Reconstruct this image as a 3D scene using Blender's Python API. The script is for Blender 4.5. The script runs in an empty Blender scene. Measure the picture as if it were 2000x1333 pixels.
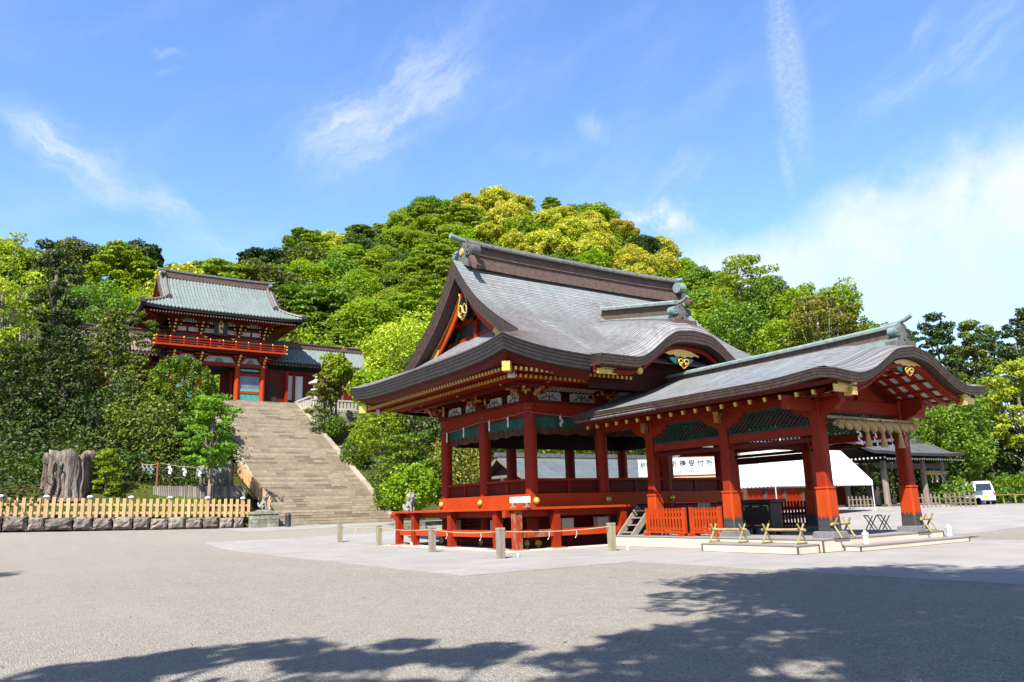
import bpy, math, random
import numpy as np
from mathutils import Vector, Matrix
random.seed(7)
rng = np.random.default_rng(11)
scene = bpy.context.scene
col = scene.collection
R_ = math.radians

# ------------------------------------------------------------------ camera
EYE = np.array([0.0, 0.0, 1.6])
FPX, CXP, CYP = 1506.36, 1000.0, 666.5
YAW, PITCH, ROLL = 0.593, 0.2139, -0.0299
FW = np.array([math.sin(YAW)*math.cos(PITCH), math.cos(YAW)*math.cos(PITCH), math.sin(PITCH)])
_r0 = np.array([math.cos(YAW), -math.sin(YAW), 0.0]); _u0 = np.cross(_r0, FW)
RT = _r0*math.cos(ROLL)+_u0*math.sin(ROLL); UP = -_r0*math.sin(ROLL)+_u0*math.cos(ROLL)
cam_d = bpy.data.cameras.new('camera'); cam = bpy.data.objects.new('camera', cam_d); col.objects.link(cam)
cam.matrix_world = Matrix(((RT[0], UP[0], -FW[0], 0), (RT[1], UP[1], -FW[1], 0), (RT[2], UP[2], -FW[2], 1.6), (0, 0, 0, 1)))
cam_d.sensor_width = 36; cam_d.lens = FPX/2000*36
cam_d.clip_start = 0.1; cam_d.clip_end = 6000
scene.camera = cam
def at(px, py, depth):
    """world point that lies `depth` metres ahead, at a direction measured on the photograph"""
    return EYE + (FW + RT*(px-CXP)/FPX - UP*(py-CYP)/FPX)*depth

# ------------------------------------------------------------------ light
SUN_EL, SUN_A = R_(50), R_(37)            # sun stands to the camera's left and behind
sdir = Vector((-math.cos(SUN_A)*math.cos(SUN_EL), -math.sin(SUN_A)*math.cos(SUN_EL), math.sin(SUN_EL)))
sl = bpy.data.lights.new('sun', 'SUN'); sl.energy = 5.0; sl.angle = R_(0.5); sl.color = (1.0, 0.955, 0.88)
so = bpy.data.objects.new('sun', sl); col.objects.link(so)
so.rotation_euler = (-sdir).to_track_quat('-Z', 'Y').to_euler(); so.location = (-30, -20, 60)
world = bpy.data.worlds.new('World'); scene.world = world; world.use_nodes = True
scene.view_settings.view_transform = 'Standard'; scene.view_settings.look = 'None'
scene.view_settings.exposure = 1.68; scene.view_settings.gamma = 1.0; scene.view_settings.use_curve_mapping = False
scene.cycles.max_bounces = 6; scene.cycles.diffuse_bounces = 2; scene.cycles.glossy_bounces = 2
scene.cycles.transmission_bounces = 4; scene.cycles.transparent_max_bounces = 6

def build_world():
    nt = world.node_tree; N = nt.nodes; L = nt.links; N.clear()
    def nd(t, **k):
        n = N.new(t)
        for a, b in k.items(): setattr(n, a, b)
        return n
    def mth(op, a, b=None, c=None, clamp=False):
        n = nd('ShaderNodeMath', operation=op, use_clamp=clamp)
        for i, v in enumerate((a, b, c)):
            if v is None: continue
            if isinstance(v, (int, float)): n.inputs[i].default_value = v
            else: L.new(v, n.inputs[i])
        return n.outputs[0]
    sky = nd('ShaderNodeTexSky', sky_type='NISHITA'); sky.sun_disc = False
    sky.sun_elevation = SUN_EL; sky.sun_rotation = math.atan2(sdir.x, sdir.y) % (2*math.pi)
    sky.air_density = 1.0; sky.dust_density = 0.6; sky.ozone_density = 2.2; sky.altitude = 0
    tc = nd('ShaderNodeTexCoord'); sep = nd('ShaderNodeSeparateXYZ'); L.new(tc.outputs['Generated'], sep.inputs[0])
    az = mth('ARCTAN2', sep.outputs[0], sep.outputs[1]); el = mth('ARCSINE', sep.outputs[2])
    azd = mth('MULTIPLY', az, 57.2958); eld = mth('MULTIPLY', el, 57.2958)
    # cloud plane coordinates: horizontal direction divided by height
    zc = mth('MAXIMUM', sep.outputs[2], 0.05)
    cx_ = mth('DIVIDE', sep.outputs[0], zc); cy_ = mth('DIVIDE', sep.outputs[1], zc)
    def noise(vec, scale, detail=8, rough=.6, dist=0.0):
        n = nd('ShaderNodeTexNoise'); n.inputs['Scale'].default_value = scale; n.inputs['Detail'].default_value = detail
        n.inputs['Roughness'].default_value = rough; n.inputs['Distortion'].default_value = dist; L.new(vec, n.inputs['Vector'])
        return n.outputs[0]
    def comb(x, y, z=0.0):
        n = nd('ShaderNodeCombineXYZ')
        for i, v in enumerate((x, y, z)):
            if isinstance(v, (int, float)): n.inputs[i].default_value = v
            else: L.new(v, n.inputs[i])
        return n.outputs[0]
    wv = comb(azd, eld)
    w1 = mth('SUBTRACT', noise(wv, .16, 5, .6), .5); w2 = mth('SUBTRACT', noise(comb(eld, azd, 7.3), .16, 5, .6), .5)
    wa = mth('ADD', azd, mth('MULTIPLY', w1, 5.0)); we = mth('ADD', eld, mth('MULTIPLY', w2, 5.0))
    def smooth(v, a, b):
        n = nd('ShaderNodeMapRange', interpolation_type='SMOOTHSTEP'); L.new(v, n.inputs[0])
        n.inputs[1].default_value = a; n.inputs[2].default_value = b; return n.outputs[0]
    def blob(a0, e0, ang, la, lb, warp=True):
        A = wa if warp else azd; E = we if warp else eld
        dx = mth('MULTIPLY', mth('SUBTRACT', A, a0), math.cos(R_(e0))); dy = mth('SUBTRACT', E, e0)
        c, s = math.cos(R_(ang)), math.sin(R_(ang))
        u = mth('DIVIDE', mth('ADD', mth('MULTIPLY', dx, c), mth('MULTIPLY', dy, s)), la)
        v = mth('DIVIDE', mth('SUBTRACT', mth('MULTIPLY', dy, c), mth('MULTIPLY', dx, s)), lb)
        d = mth('SQRT', mth('ADD', mth('MULTIPLY', u, u), mth('MULTIPLY', v, v)))
        return smooth(d, 1.0, 0.0), u, v
    def streak(ang, along, across, seed, det=7):
        c, s = math.cos(R_(ang)), math.sin(R_(ang))
        u = mth('ADD', mth('MULTIPLY', wa, c*.86), mth('MULTIPLY', we, s)); v = mth('SUBTRACT', mth('MULTIPLY', we, c), mth('MULTIPLY', wa, s*.86))
        return noise(comb(mth('MULTIPLY', u, along), mth('MULTIPLY', v, across), seed), 1.0, det, .62)
    total = None
    def add(m, k):
        nonlocal total
        m = mth('MULTIPLY', m, k); total = m if total is None else mth('ADD', total, m)
    wisp = smooth(streak(36, .16, .75, 1.7, 10), .24, .92)
    for (a0, e0, ang, la, lb, k) in ((24.5, 29.3, 42, 7.5, 2.6, .85), (21.5, 27.4, 25, 5.5, 2.6, .75), (28.5, 32.0, 42, 5.0, 2.3, .6), (33, 30, 30, 6, 3, .22),
                                     (46, 31.5, 42, 6, 1.8, .2), (64, 27.0, 12, 3.6, 1.5, .7), (68.6, 28.2, 50, 3.8, 2.2, .75), (41, 26.7, -35, 1.6, .8, .75), (47.3, 23.4, 28, 3.2, .8, .6),
                                     (65.5, 29.3, 20, 1.5, .7, .6), (36.5, 25.6, 0, 3, .8, .25)):
        add(mth('MULTIPLY', blob(a0, e0, ang, la*1.35, lb*1.7)[0], wisp), k*.62)
    wisp2 = smooth(streak(-24, .16, .75, 4.1, 10), .22, .92)
    for (a0, e0, ang, la, lb, k) in ((4.3, 22.6, -22, 7.0, 1.35, .95), (.8, 24.2, -14, 4, 1.5, .8), (9.3, 20.9, -22, 2.6, .8, .7), (12.2, 18.6, -15, 3.2, 1.7, .45), (7.8, 30.6, 0, 1.2, .35, .5), (8, 29.2, 0, .8, .3, .5)):
        add(mth('MULTIPLY', blob(a0, e0, ang, la*1.2, lb*1.6)[0], wisp2), k*.72)
    # vapour trail: feathery vertical band
    cmb = smooth(noise(comb(mth('MULTIPLY', azd, 2.6), mth('MULTIPLY', eld, 3.0)), 1.0, 8, .74), .15, .90)
    b, u, v = blob(56.15, 29.2, 92, 9.5, 1.75, warp=False)
    add(mth('MULTIPLY', smooth(b, .0, .8), cmb), .42)
    b, u, v = blob(55.2, 23, 96, 3.0, .55, warp=False); add(mth('MULTIPLY', b, cmb), .35)
    # broad bank of thin cloud low on the right
    bank_edge = mth('ADD', eld, mth('MULTIPLY', mth('SUBTRACT', azd, 57.0), -.20))
    bank = mth('MULTIPLY', smooth(mth('ADD', bank_edge, mth('MULTIPLY', w1, 9.0)), 21.8, 16.8), smooth(mth('ADD', azd, mth('MULTIPLY', w2, 8.0)), 38.0, 48.0))
    bank = mth('MULTIPLY', bank, mth('ADD', mth('MULTIPLY', smooth(eld, 9.0, 17.5), .62), .38))
    tex = mth('ADD', mth('MULTIPLY', noise(wv, .22, 8, .65, .4), 1.3), .25)
    add(mth('MULTIPLY', bank, tex), .78)
    bk2 = mth('MULTIPLY', blob(44.5, 20.3, 0, 5.2, 2.1)[0], smooth(noise(wv, .5, 8, .6), .35, .7)); add(bk2, .9)
    veil = smooth(streak(30, .06, .2, 9.0), .45, .9); add(mth('MULTIPLY', veil, smooth(eld, 6, 22)), .18)
    total = mth('MINIMUM', mth('MAXIMUM', total, 0.0), 0.93)
    # saturated spring blue of the photograph: the physical sky graded, cloud laid over it
    hs = nd('ShaderNodeHueSaturation'); hs.inputs['Saturation'].default_value = 1.06; hs.inputs['Value'].default_value = 1.0
    gr = nd('ShaderNodeMix', data_type='RGBA', blend_type='MULTIPLY'); gr.inputs[0].default_value = 1.0; L.new(sky.outputs[0], gr.inputs[6]); gr.inputs[7].default_value = (1.62, 1.75, 2.06, 1)
    L.new(gr.outputs[2], hs.inputs['Color'])
    mx = nd('ShaderNodeMix', data_type='RGBA'); L.new(total, mx.inputs[0]); L.new(hs.outputs[0], mx.inputs[6]); mx.inputs[7].default_value = (6.2, 6.45, 6.8, 1)
    bg = nd('ShaderNodeBackground'); bg.inputs[1].default_value = SKY_STRENGTH; L.new(mx.outputs[2], bg.inputs[0])
    out = nd('ShaderNodeOutputWorld'); L.new(bg.outputs[0], out.inputs[0])
SKY_STRENGTH = 0.052
build_world()

# ------------------------------------------------------------------ helpers
ORG = {}                                     # world position of each root made with world-space parts
def tag(o, label=None, cat=None, group=None, kind=None):
    if label: o['label'] = label
    if cat: o['category'] = cat
    if group: o['group'] = group
    if kind: o['kind'] = kind
    return o
def thing(name, loc, label, cat, group=None, rz=0.0):
    o = bpy.data.objects.new(name, None); col.objects.link(o); o.empty_display_size = .3
    o.location = loc; o.rotation_euler = (0, 0, rz)
    ORG[o.name] = np.array(loc, float)
    return tag(o, label, cat, group)
def origin(o):
    return ORG.get(o.name, np.zeros(3)) if o is not None else np.zeros(3)

class MB:
    def __init__(s): s.v = []; s.f = []; s.m = []; s.t = []; s.uv = {}
    def add(s, vs, fs, m=0, tone=None):
        k = len(s.v); s.v.extend([tuple(map(float, q)) for q in vs])
        t = random.random() if tone is None else tone
        for f in fs: s.f.append(tuple(i+k for i in f)); s.m.append(m); s.t.append(t)
        return k
    def box(s, x0, x1, y0, y1, z0, z1, m=0, tone=None):
        s.add([(x0,y0,z0),(x1,y0,z0),(x1,y1,z0),(x0,y1,z0),(x0,y0,z1),(x1,y0,z1),(x1,y1,z1),(x0,y1,z1)],
              [(3,2,1,0),(4,5,6,7),(0,1,5,4),(1,2,6,5),(2,3,7,6),(3,0,4,7)], m, tone)
    def beam(s, a, b, w, h, m=0, tone=None, up=(0,0,1)):
        a = Vector(a); b = Vector(b); d = (b-a).normalized(); u = Vector(up)
        if abs(d.dot(u)) > .99: u = Vector((1,0,0))
        sx = d.cross(u).normalized()*w/2; sz = sx.cross(d).normalized()*h/2
        vs = [a-sx-sz, a+sx-sz, a+sx+sz, a-sx+sz, b-sx-sz, b+sx-sz, b+sx+sz, b-sx+sz]
        s.add(vs, [(3,2,1,0),(4,5,6,7),(0,1,5,4),(1,2,6,5),(2,3,7,6),(3,0,4,7)], m, tone)
    def tube(s, pts, r, n=8, m=0, tone=None, cap=True):
        pts = [Vector(p) for p in pts]; rs = r if hasattr(r, '__len__') else [r]*len(pts)
        vs = []; ref = Vector((0,0,1))
        for i, p in enumerate(pts):
            d = (pts[min(i+1, len(pts)-1)]-pts[max(i-1, 0)]).normalized()
            q = ref if abs(d.dot(ref)) < .95 else Vector((1,0,0))
            a = d.cross(q).normalized(); b = d.cross(a)
            for k in range(n):
                t = 2*math.pi*k/n; vs.append(p+(a*math.cos(t)+b*math.sin(t))*rs[i])
        fs = []
        for i in range(len(pts)-1):
            for k in range(n):
                fs.append((i*n+k, i*n+(k+1)%n, (i+1)*n+(k+1)%n, (i+1)*n+k))
        if cap: fs.append(tuple(range(n-1,-1,-1))); fs.append(tuple((len(pts)-1)*n+k for k in range(n)))
        s.add(vs, fs, m, tone)
    def lathe(s, prof, c=(0,0,0), n=12, m=0, axis=2, tone=None):
        vs = []; fs = []
        for (r, z) in prof:
            for k in range(n):
                t = 2*math.pi*k/n; q = [r*math.cos(t), r*math.sin(t), z]
                if axis == 0: q = [z, r*math.cos(t), r*math.sin(t)]
                if axis == 1: q = [r*math.sin(t), z, r*math.cos(t)]
                vs.append((q[0]+c[0], q[1]+c[1], q[2]+c[2]))
        for i in range(len(prof)-1):
            for k in range(n): fs.append((i*n+k, i*n+(k+1)%n, (i+1)*n+(k+1)%n, (i+1)*n+k))
        fs.append(tuple(range(n-1,-1,-1))); fs.append(tuple((len(prof)-1)*n+k for k in range(n)))
        s.add(vs, fs, m, tone)
    def grid(s, P, m=0, closed=False, uv=None, tone=None):
        ni, nj = len(P), len(P[0]); vs = [q for row in P for q in row]; fs = []
        for i in range(ni-1):
            for j in range(nj-(0 if closed else 1)):
                j2 = (j+1) % nj; fs.append((i*nj+j, i*nj+j2, (i+1)*nj+j2, (i+1)*nj+j))
        k = s.add(vs, fs, m, tone)
        if uv is not None:
            for i in range(ni):
                for j in range(nj): s.uv[k+i*nj+j] = uv[i][j]
    def prism(s, poly, fn, a, b, m=0, tone=None):
        """poly of 2-D points, fn(p, depth) -> 3-D"""
        n = len(poly); vs = [fn(p, a) for p in poly]+[fn(p, b) for p in poly]
        fs = [tuple(range(n)), tuple(range(2*n-1, n-1, -1))]+[(i, i+n, (i+1)%n+n, (i+1)%n) for i in range(n)]
        s.add(vs, fs, m, tone)
    def mesh(s, name, mats, org=(0,0,0), smooth=False):
        me = bpy.data.meshes.new(name)
        v = np.array(s.v, float).reshape(-1, 3)-np.array(org, float)
        me.from_pydata(v.tolist(), [], s.f)
        for mm in (mats if isinstance(mats, (list, tuple)) else [mats]): me.materials.append(mm)
        me.polygons.foreach_set('material_index', s.m)
        at_ = me.attributes.new('tone', 'FLOAT', 'FACE'); at_.data.foreach_set('value', s.t)
        if s.uv:
            ua = me.attributes.new('ruv', 'FLOAT_VECTOR', 'POINT'); buf = np.zeros((len(s.v), 3))
            for k, q in s.uv.items(): buf[k, :2] = q[:2]; buf[k, 2] = q[2] if len(q) > 2 else 0
            ua.data.foreach_set('vector', buf.ravel())
        if smooth: me.polygons.foreach_set('use_smooth', [True]*len(me.polygons))
        me.update()
        if smooth == 'auto':
            try: me.set_sharp_from_angle(angle=R_(40))
            except Exception: pass
        return me
    def build(s, name, mats, parent=None, smooth=False, local=False, bevel=0.0, fix=True):
        org = np.zeros(3) if local else origin(parent)
        me = s.mesh(name, mats, org, smooth)
        if fix:
            import bmesh
            bm = bmesh.new(); bm.from_mesh(me); bmesh.ops.recalc_face_normals(bm, faces=bm.faces); bm.to_mesh(me); bm.free()
        o = link(name, me, parent)
        if bevel:
            md = o.modifiers.new('edge', 'BEVEL'); md.width = bevel; md.segments = 1; md.limit_method = 'ANGLE'
        return o
def link(name, me, parent=None, loc=(0,0,0), rot=(0,0,0), scale=None):
    o = bpy.data.objects.new(name, me); col.objects.link(o)
    if parent is not None:
        o.parent = parent
        if parent.name in ORG and o.name not in ORG: ORG[o.name] = ORG[parent.name]
    o.location = loc; o.rotation_euler = rot
    if scale is not None: o.scale = scale
    return o
def copy_tree(o, parent=None):
    c = o.copy(); col.objects.link(c)
    if parent is not None: c.parent = parent
    for ch in list(o.children): copy_tree(ch, c)
    return c
def lerp_tab(x, tab):
    xs = [a for a, _ in tab]; ys = [b for _, b in tab]
    return float(np.interp(x, xs, ys))
def pchip(tab):
    """smooth monotone-ish interpolation through a table"""
    xs = np.array([a for a, _ in tab], float); ys = np.array([b for _, b in tab], float)
    h = np.diff(xs); d = np.diff(ys)/h; m = np.zeros(len(xs)); m[0] = d[0]; m[-1] = d[-1]
    for i in range(1, len(xs)-1):
        m[i] = 0 if d[i-1]*d[i] <= 0 else 2*d[i-1]*d[i]/(d[i-1]+d[i])
    def fn(x):
        x = min(max(x, xs[0]), xs[-1]); i = min(int(np.searchsorted(xs, x, 'right'))-1, len(xs)-2); t = (x-xs[i])/h[i]
        return float((2*t**3-3*t*t+1)*ys[i]+(t**3-2*t*t+t)*h[i]*m[i]+(-2*t**3+3*t*t)*ys[i+1]+(t**3-t*t)*h[i]*m[i+1])
    return fn
def sstep(a, b, x):
    t = min(max((x-a)/(b-a), 0.0), 1.0); return t*t*(3-2*t)

# ------------------------------------------------------------------ materials
class NT:
    def __init__(s, name):
        s.mat = bpy.data.materials.new(name); s.mat.use_nodes = True; s.nt = s.mat.node_tree; s.N = s.nt.nodes; s.L = s.nt.links
        s.bsdf = s.N['Principled BSDF']; s.tc = None
    def node(s, t, **k):
        n = s.N.new(t)
        for a, b in k.items(): setattr(n, a, b)
        return n
    def put(s, sock, v):
        if isinstance(v, bpy.types.NodeSocket): s.L.new(v, sock)
        elif isinstance(v, (tuple, list)) and len(v) == 3 and sock.type == 'RGBA': sock.default_value = (*v, 1)
        else: sock.default_value = v
    def coord(s, kind='Object'):
        if s.tc is None: s.tc = s.node('ShaderNodeTexCoord')
        return s.tc.outputs[kind]
    def pos(s):
        return s.node('ShaderNodeNewGeometry').outputs['Position']
    def attr(s, name, out='Fac', typ='GEOMETRY'):
        n = s.node('ShaderNodeAttribute', attribute_name=name, attribute_type=typ); return n.outputs[out]
    def mapping(s, vec, scale=(1,1,1), loc=(0,0,0)):
        n = s.node('ShaderNodeMapping'); s.L.new(vec, n.inputs[0]); n.inputs['Scale'].default_value = scale; n.inputs['Location'].default_value = loc; return n.outputs[0]
    def noise(s, scale, detail=4, rough=.55, vec=None, dist=0.0, out=0):
        n = s.node('ShaderNodeTexNoise'); s.L.new(vec if vec is not None else s.coord(), n.inputs['Vector'])
        n.inputs['Scale'].default_value = scale; n.inputs['Detail'].default_value = detail; n.inputs['Roughness'].default_value = rough; n.inputs['Distortion'].default_value = dist
        return n.outputs[out]
    def math(s, op, a, b=None, clamp=False):
        n = s.node('ShaderNodeMath', operation=op, use_clamp=clamp); s.put(n.inputs[0], a)
        if b is not None: s.put(n.inputs[1], b)
        return n.outputs[0]
    def ramp(s, v, a, b, c=0.0, d=1.0):
        n = s.node('ShaderNodeMapRange'); s.put(n.inputs[0], v)
        for i, q in enumerate((a, b, c, d)): n.inputs[i+1].default_value = q
        return n.outputs[0]
    def mix(s, f, a, b, mode='MIX'):
        n = s.node('ShaderNodeMix', data_type='RGBA', blend_type=mode); s.put(n.inputs[0], f); s.put(n.inputs[6], a); s.put(n.inputs[7], b); return n.outputs[2]
    def bump(s, h, strength=.3, dist=.02):
        n = s.node('ShaderNodeBump'); n.inputs['Strength'].default_value = strength; n.inputs['Distance'].default_value = dist; s.put(n.inputs['Height'], h); s.L.new(n.outputs[0], s.bsdf.inputs['Normal'])
    def set(s, alb=.545, **k):
        if 'Base_Color' in k and alb != 1: k['Base_Color'] = s.mix(1.0, k['Base_Color'], (alb, alb, alb), 'MULTIPLY')
        for a, b in k.items(): s.put(s.bsdf.inputs[a.replace('_', ' ')], b)
        return s.mat
def sc(c, k): return tuple(min(1, x*k) for x in c)
def simple(name, c, rough=.6, var=.18, nscale=3.0, spec=.3, metal=0.0, bump=0.0, bscale=40, tone=0.0, stretch=None, bdist=.01, c2=None):
    t = NT(name); vec = t.coord() if stretch is None else t.mapping(t.coord(), stretch)
    f = t.noise(nscale, 6, .6, vec); f = t.ramp(f, .3, .7)
    cc = t.mix(f, sc(c, 1-var), c2 if c2 else sc(c, 1+var))
    if tone:
        cc = t.mix(1.0, cc, _grey(t, t.ramp(t.attr('tone'), 0, 1, 1-tone, 1+tone)), 'MULTIPLY')
    if bump: t.bump(t.noise(bscale, 5, .6, vec), bump, bdist)
    return t.set(Base_Color=cc, Roughness=rough, Metallic=metal, Specular_IOR_Level=spec)
def _grey(t, v):
    n = t.node('ShaderNodeCombineXYZ')
    for i in range(3): t.L.new(v, n.inputs[i])
    return n.outputs[0]

M = {}
def red_paint(name, c, wear=0.0):
    t = NT(name)
    f = t.ramp(t.noise(1.3, 5, .6), .3, .7); f2 = t.ramp(t.noise(14, 4, .6, t.mapping(t.coord(), (1, 1, .12))), .35, .75)
    cc = t.mix(f, sc(c, .86), sc(c, 1.1)); cc = t.mix(t.math('MULTIPLY', f2, .42), cc, sc(c, .60))
    sv = t.ramp(t.noise(.9, 7, .7, t.mapping(t.coord(), (1, 1, .3))), .52, .72, 0, .35); cc = t.mix(sv, cc, (c[0]*.9, c[1]*2.0+.01, c[2]*2.5+.01))
    if wear:
        w = t.ramp(t.noise(5.5, 8, .7, t.mapping(t.coord(), (1, 1, .45))), .58-.1*wear, .70-.1*wear); cc = t.mix(w, cc, (.30, .19, .12))
    t.bump(t.noise(30, 3, .6, t.mapping(t.coord(), (1, 1, .15))), .12, .01)
    return t.set(Base_Color=cc, Roughness=.55, Specular_IOR_Level=.14)
M['red'] = red_paint('shaded_vermilion_paint', (.34, .025, .004))  # vermilion darkened: shade put into the colour of the mostly shaded woodwork
M['orange'] = red_paint('sunlit_vermilion_paint', (.52, .056, .006))  # same vermilion, painted brighter for the parts in sunlight
M['worn'] = red_paint('worn_vermilion_paint', (.42, .045, .014), 1.0)
M['deepred'] = red_paint('deep_shade_vermilion_paint', (.15, .011, .005))  # same vermilion again, with deeper shade put into the colour
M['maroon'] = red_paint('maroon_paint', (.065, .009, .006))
def gold():
    t = NT('gilt_metal'); f = t.ramp(t.noise(9, 4, .6), .3, .7)
    return t.set(Base_Color=t.mix(f, (.62, .36, .06), (.85, .56, .13)), Roughness=.36, Metallic=.45, Specular_IOR_Level=.5, alb=.66)
M['gold'] = gold()
def ochre():
    t = NT('gilt_ochre_wood'); f = t.ramp(t.noise(4, 4, .6), .35, .65)
    return t.set(Base_Color=t.mix(f, (.30, .05, .012), (.62, .33, .06)), Roughness=.5)
M['ochre'] = ochre()
M['white'] = simple('white_plaster', (.74, .73, .69), .8, .06)
M['paper'] = simple('white_paper', (.82, .82, .82), .7, .04)
M['green'] = simple('green_paint', (.022, .070, .042), .55, .25, 2.0)
M['teal'] = simple('teal_paint', (.10, .42, .34), .55, .12)
M['valance'] = simple('green_valance_cloth', (.012, .13, .09), .8, .2, 1.5)
M['valance2'] = simple('brown_brocade_cloth', (.11, .045, .022), .8, .4, 6)
M['black'] = simple('black_lacquer', (.016, .015, .015), .35, .2)
M['iron'] = simple('dark_iron', (.055, .05, .05), .55, .25, 8)
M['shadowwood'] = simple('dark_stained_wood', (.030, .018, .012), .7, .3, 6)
M['greywood'] = simple('weathered_grey_wood', (.30, .25, .20), .8, .25, 9, bump=.3, stretch=(1,1,.15))
M['postwood'] = simple('weathered_post_wood', (.36, .30, .21), .8, .3, 9, bump=.3, stretch=(1,1,.12), c2=(.44, .40, .24))
M['fence'] = simple('fresh_cedar_wood', (.80, .49, .24), .65, .16, 6, bump=.15, stretch=(1,1,.1), tone=.2)
M['bamboo'] = simple('bamboo_cane', (.46, .32, .13), .5, .2, 6, c2=(.54, .38, .17))
M['bamboogreen'] = simple('green_bamboo_cane', (.34, .29, .11), .5, .25, 6)
M['straw'] = simple('rice_straw_rope', (.55, .37, .15), .85, .25, 12, bump=.6, bscale=25, bdist=.03)
M['cord'] = simple('pale_rope', (.55, .44, .28), .85, .15, 20)
M['pinkcord'] = simple('faded_pink_cord', (.34, .14, .11), .85, .15, 20)
M['cream'] = simple('cream_board', (.72, .60, .46), .75, .10, 1.2)
M['decktop'] = simple('grey_deck_board', (.30, .27, .25), .8, .15, 3, stretch=(6,1,1))
M['darktrim'] = simple('dark_brown_trim', (.10, .085, .075), .7, .2)
M['concrete'] = simple('pale_concrete', (.52, .47, .40), .85, .12, 2, bump=.2)
M['stone'] = simple('grey_stone', (.30, .27, .225), .85, .3, 3, bump=.8, bscale=9, tone=.25, bdist=.05, c2=(.40, .35, .28))
M['wallstone'] = simple('rough_field_stone', (.18, .15, .122), .9, .45, 2.2, bump=1.0, bscale=6, tone=.3, bdist=.10, c2=(.38, .32, .26))
M['mossstone'] = simple('lichened_stone', (.26, .25, .20), .9, .3, 4, bump=.8, bscale=12, tone=.28, bdist=.04, c2=(.38, .38, .27))
M['greystone'] = simple('carved_grey_stone', (.28, .26, .235), .9, .35, 7, bump=.6, bscale=18, bdist=.03, c2=(.42, .40, .34))
M['footstone'] = simple('dark_plinth_stone', (.17, .16, .16), .85, .2, 6, bump=.3)
M['palestone'] = simple('pale_granite', (.50, .46, .38), .85, .22, 5, bump=.4)
M['tent'] = simple('white_canvas', (.86, .86, .86), .7, .02, 1)
M['steel'] = simple('white_steel_tube', (.7, .7, .7), .4, .04)
M['pole'] = simple('brown_painted_steel', (.17, .085, .07), .5, .15)
M['browntimber'] = simple('old_brown_timber', (.10, .075, .055), .8, .3, 5, stretch=(1,1,.15))
M['silvertimber'] = simple('silvery_timber', (.24, .19, .155), .8, .3, 6, stretch=(1,1,.12))
M['rust'] = simple('rust_red_post', (.26, .075, .03), .7, .2, 6)
M['carwhite'] = simple('white_car_paint', (.78, .78, .80), .25, .02, 1, spec=.5)
M['carblue'] = simple('pale_blue_car_paint', (.40, .50, .60), .3, .04, 1, spec=.5)
M['glassdark'] = simple('dark_glass', (.02, .025, .022), .08, .1, 1, spec=.6)
M['rubber'] = simple('black_rubber', (.02, .02, .02), .8, .1)
M['yellowplate'] = simple('yellow_plate', (.75, .52, .02), .5, .05)
M['redlamp'] = simple('red_lamp', (.35, .02, .02), .3, .1)
M['ink'] = simple('black_ink', (.02, .02, .02), .6, .1)
M['redink'] = simple('faded_red_ink', (.45, .16, .10), .6, .1)
M['bark'] = simple('tree_bark', (.13, .10, .072), .9, .35, 4, bump=.8, bscale=14, bdist=.04, stretch=(1,1,.25))
M['palebark'] = simple('pale_tree_bark', (.30, .25, .19), .9, .35, 4, bump=.6, bscale=14, bdist=.03, stretch=(1,1,.3))
M['pot'] = simple('white_ceramic', (.75, .74, .71), .3, .05)
M['shidegrey'] = simple('blue_grey_ornament', (.10, .13, .17), .7, .3, 18)
def roof_metal(name, base, sheen, verd, course=.16, vamt=.5, lines=1.0):
    """copper shingle roofing: fine courses across the slope, streaks of patina and painted sky sheen running down it"""
    t = NT(name); uv = t.attr('ruv', 'Vector'); sp = t.node('ShaderNodeSeparateXYZ'); t.L.new(uv, sp.inputs[0])
    u, v = sp.outputs[0], sp.outputs[1]
    fr = t.math('FRACT', t.math('DIVIDE', v, course)); edge = t.ramp(fr, .05, .40, 0, 1)
    st = t.noise(1.0, 6, .62, t.mapping(uv, (1.6, .16, 1))); st2 = t.noise(1.0, 5, .6, t.mapping(uv, (.35, .22, 1), (3, 1, 0)))
    fine = t.noise(1.0, 3, .7, t.mapping(uv, (4.2, 1/course, 1))); blot = t.noise(1.0, 6, .65, t.mapping(uv, (.5, .8, 1), (7, 3, 0)))
    cc = t.mix(t.ramp(st, .36, .64), base, sheen); cc = t.mix(t.ramp(blot, .42, .66, 0, .55), cc, sc(base, .62)); cc = t.mix(t.ramp(fine, .40, .66, 0, .5), cc, sc(sheen, 1.45))  # sheen is mixed into the base colour as pale streaks
    cc = t.mix(t.math('MULTIPLY', t.ramp(st2, .5, .72), vamt), cc, verd)
    pat = sp.outputs[2]; cc = t.mix(t.math('MULTIPLY', pat, .8), cc, verd)
    cc = t.mix(t.ramp(edge, 0, 1, .8*lines, 0), cc, sc(base, .30))
    t.bump(t.math('ADD', t.math('MULTIPLY', fr, 1.0), t.math('MULTIPLY', fine, .45)), .7, .03)
    rg = t.ramp(st, .3, .7, .42, .58)
    return t.set(Base_Color=cc, Roughness=rg, Specular_IOR_Level=.35, Metallic=.0)
M['roof'] = roof_metal('copper_shingle_roof', (.20, .185, .175), (.305, .318, .328), (.28, .37, .365), .30, .55, .4)
M['roof2'] = roof_metal('weathered_copper_roof', (.165, .146, .133), (.255, .26, .27), (.22, .30, .285), .24, .4, .8)
M['gateroof'] = roof_metal('green_copper_tile_roof', (.175, .20, .185), (.245, .30, .28), (.21, .34, .305), .5, .9, .3)
M['brownroof'] = roof_metal('brown_copper_tile_roof', (.18, .125, .105), (.26, .195, .17), (.25, .30, .28), .5, .3, .3)
M['greyroof'] = roof_metal('grey_green_shingle_roof', (.115, .135, .132), (.155, .18, .178), (.16, .21, .20), .30, .5)
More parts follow.
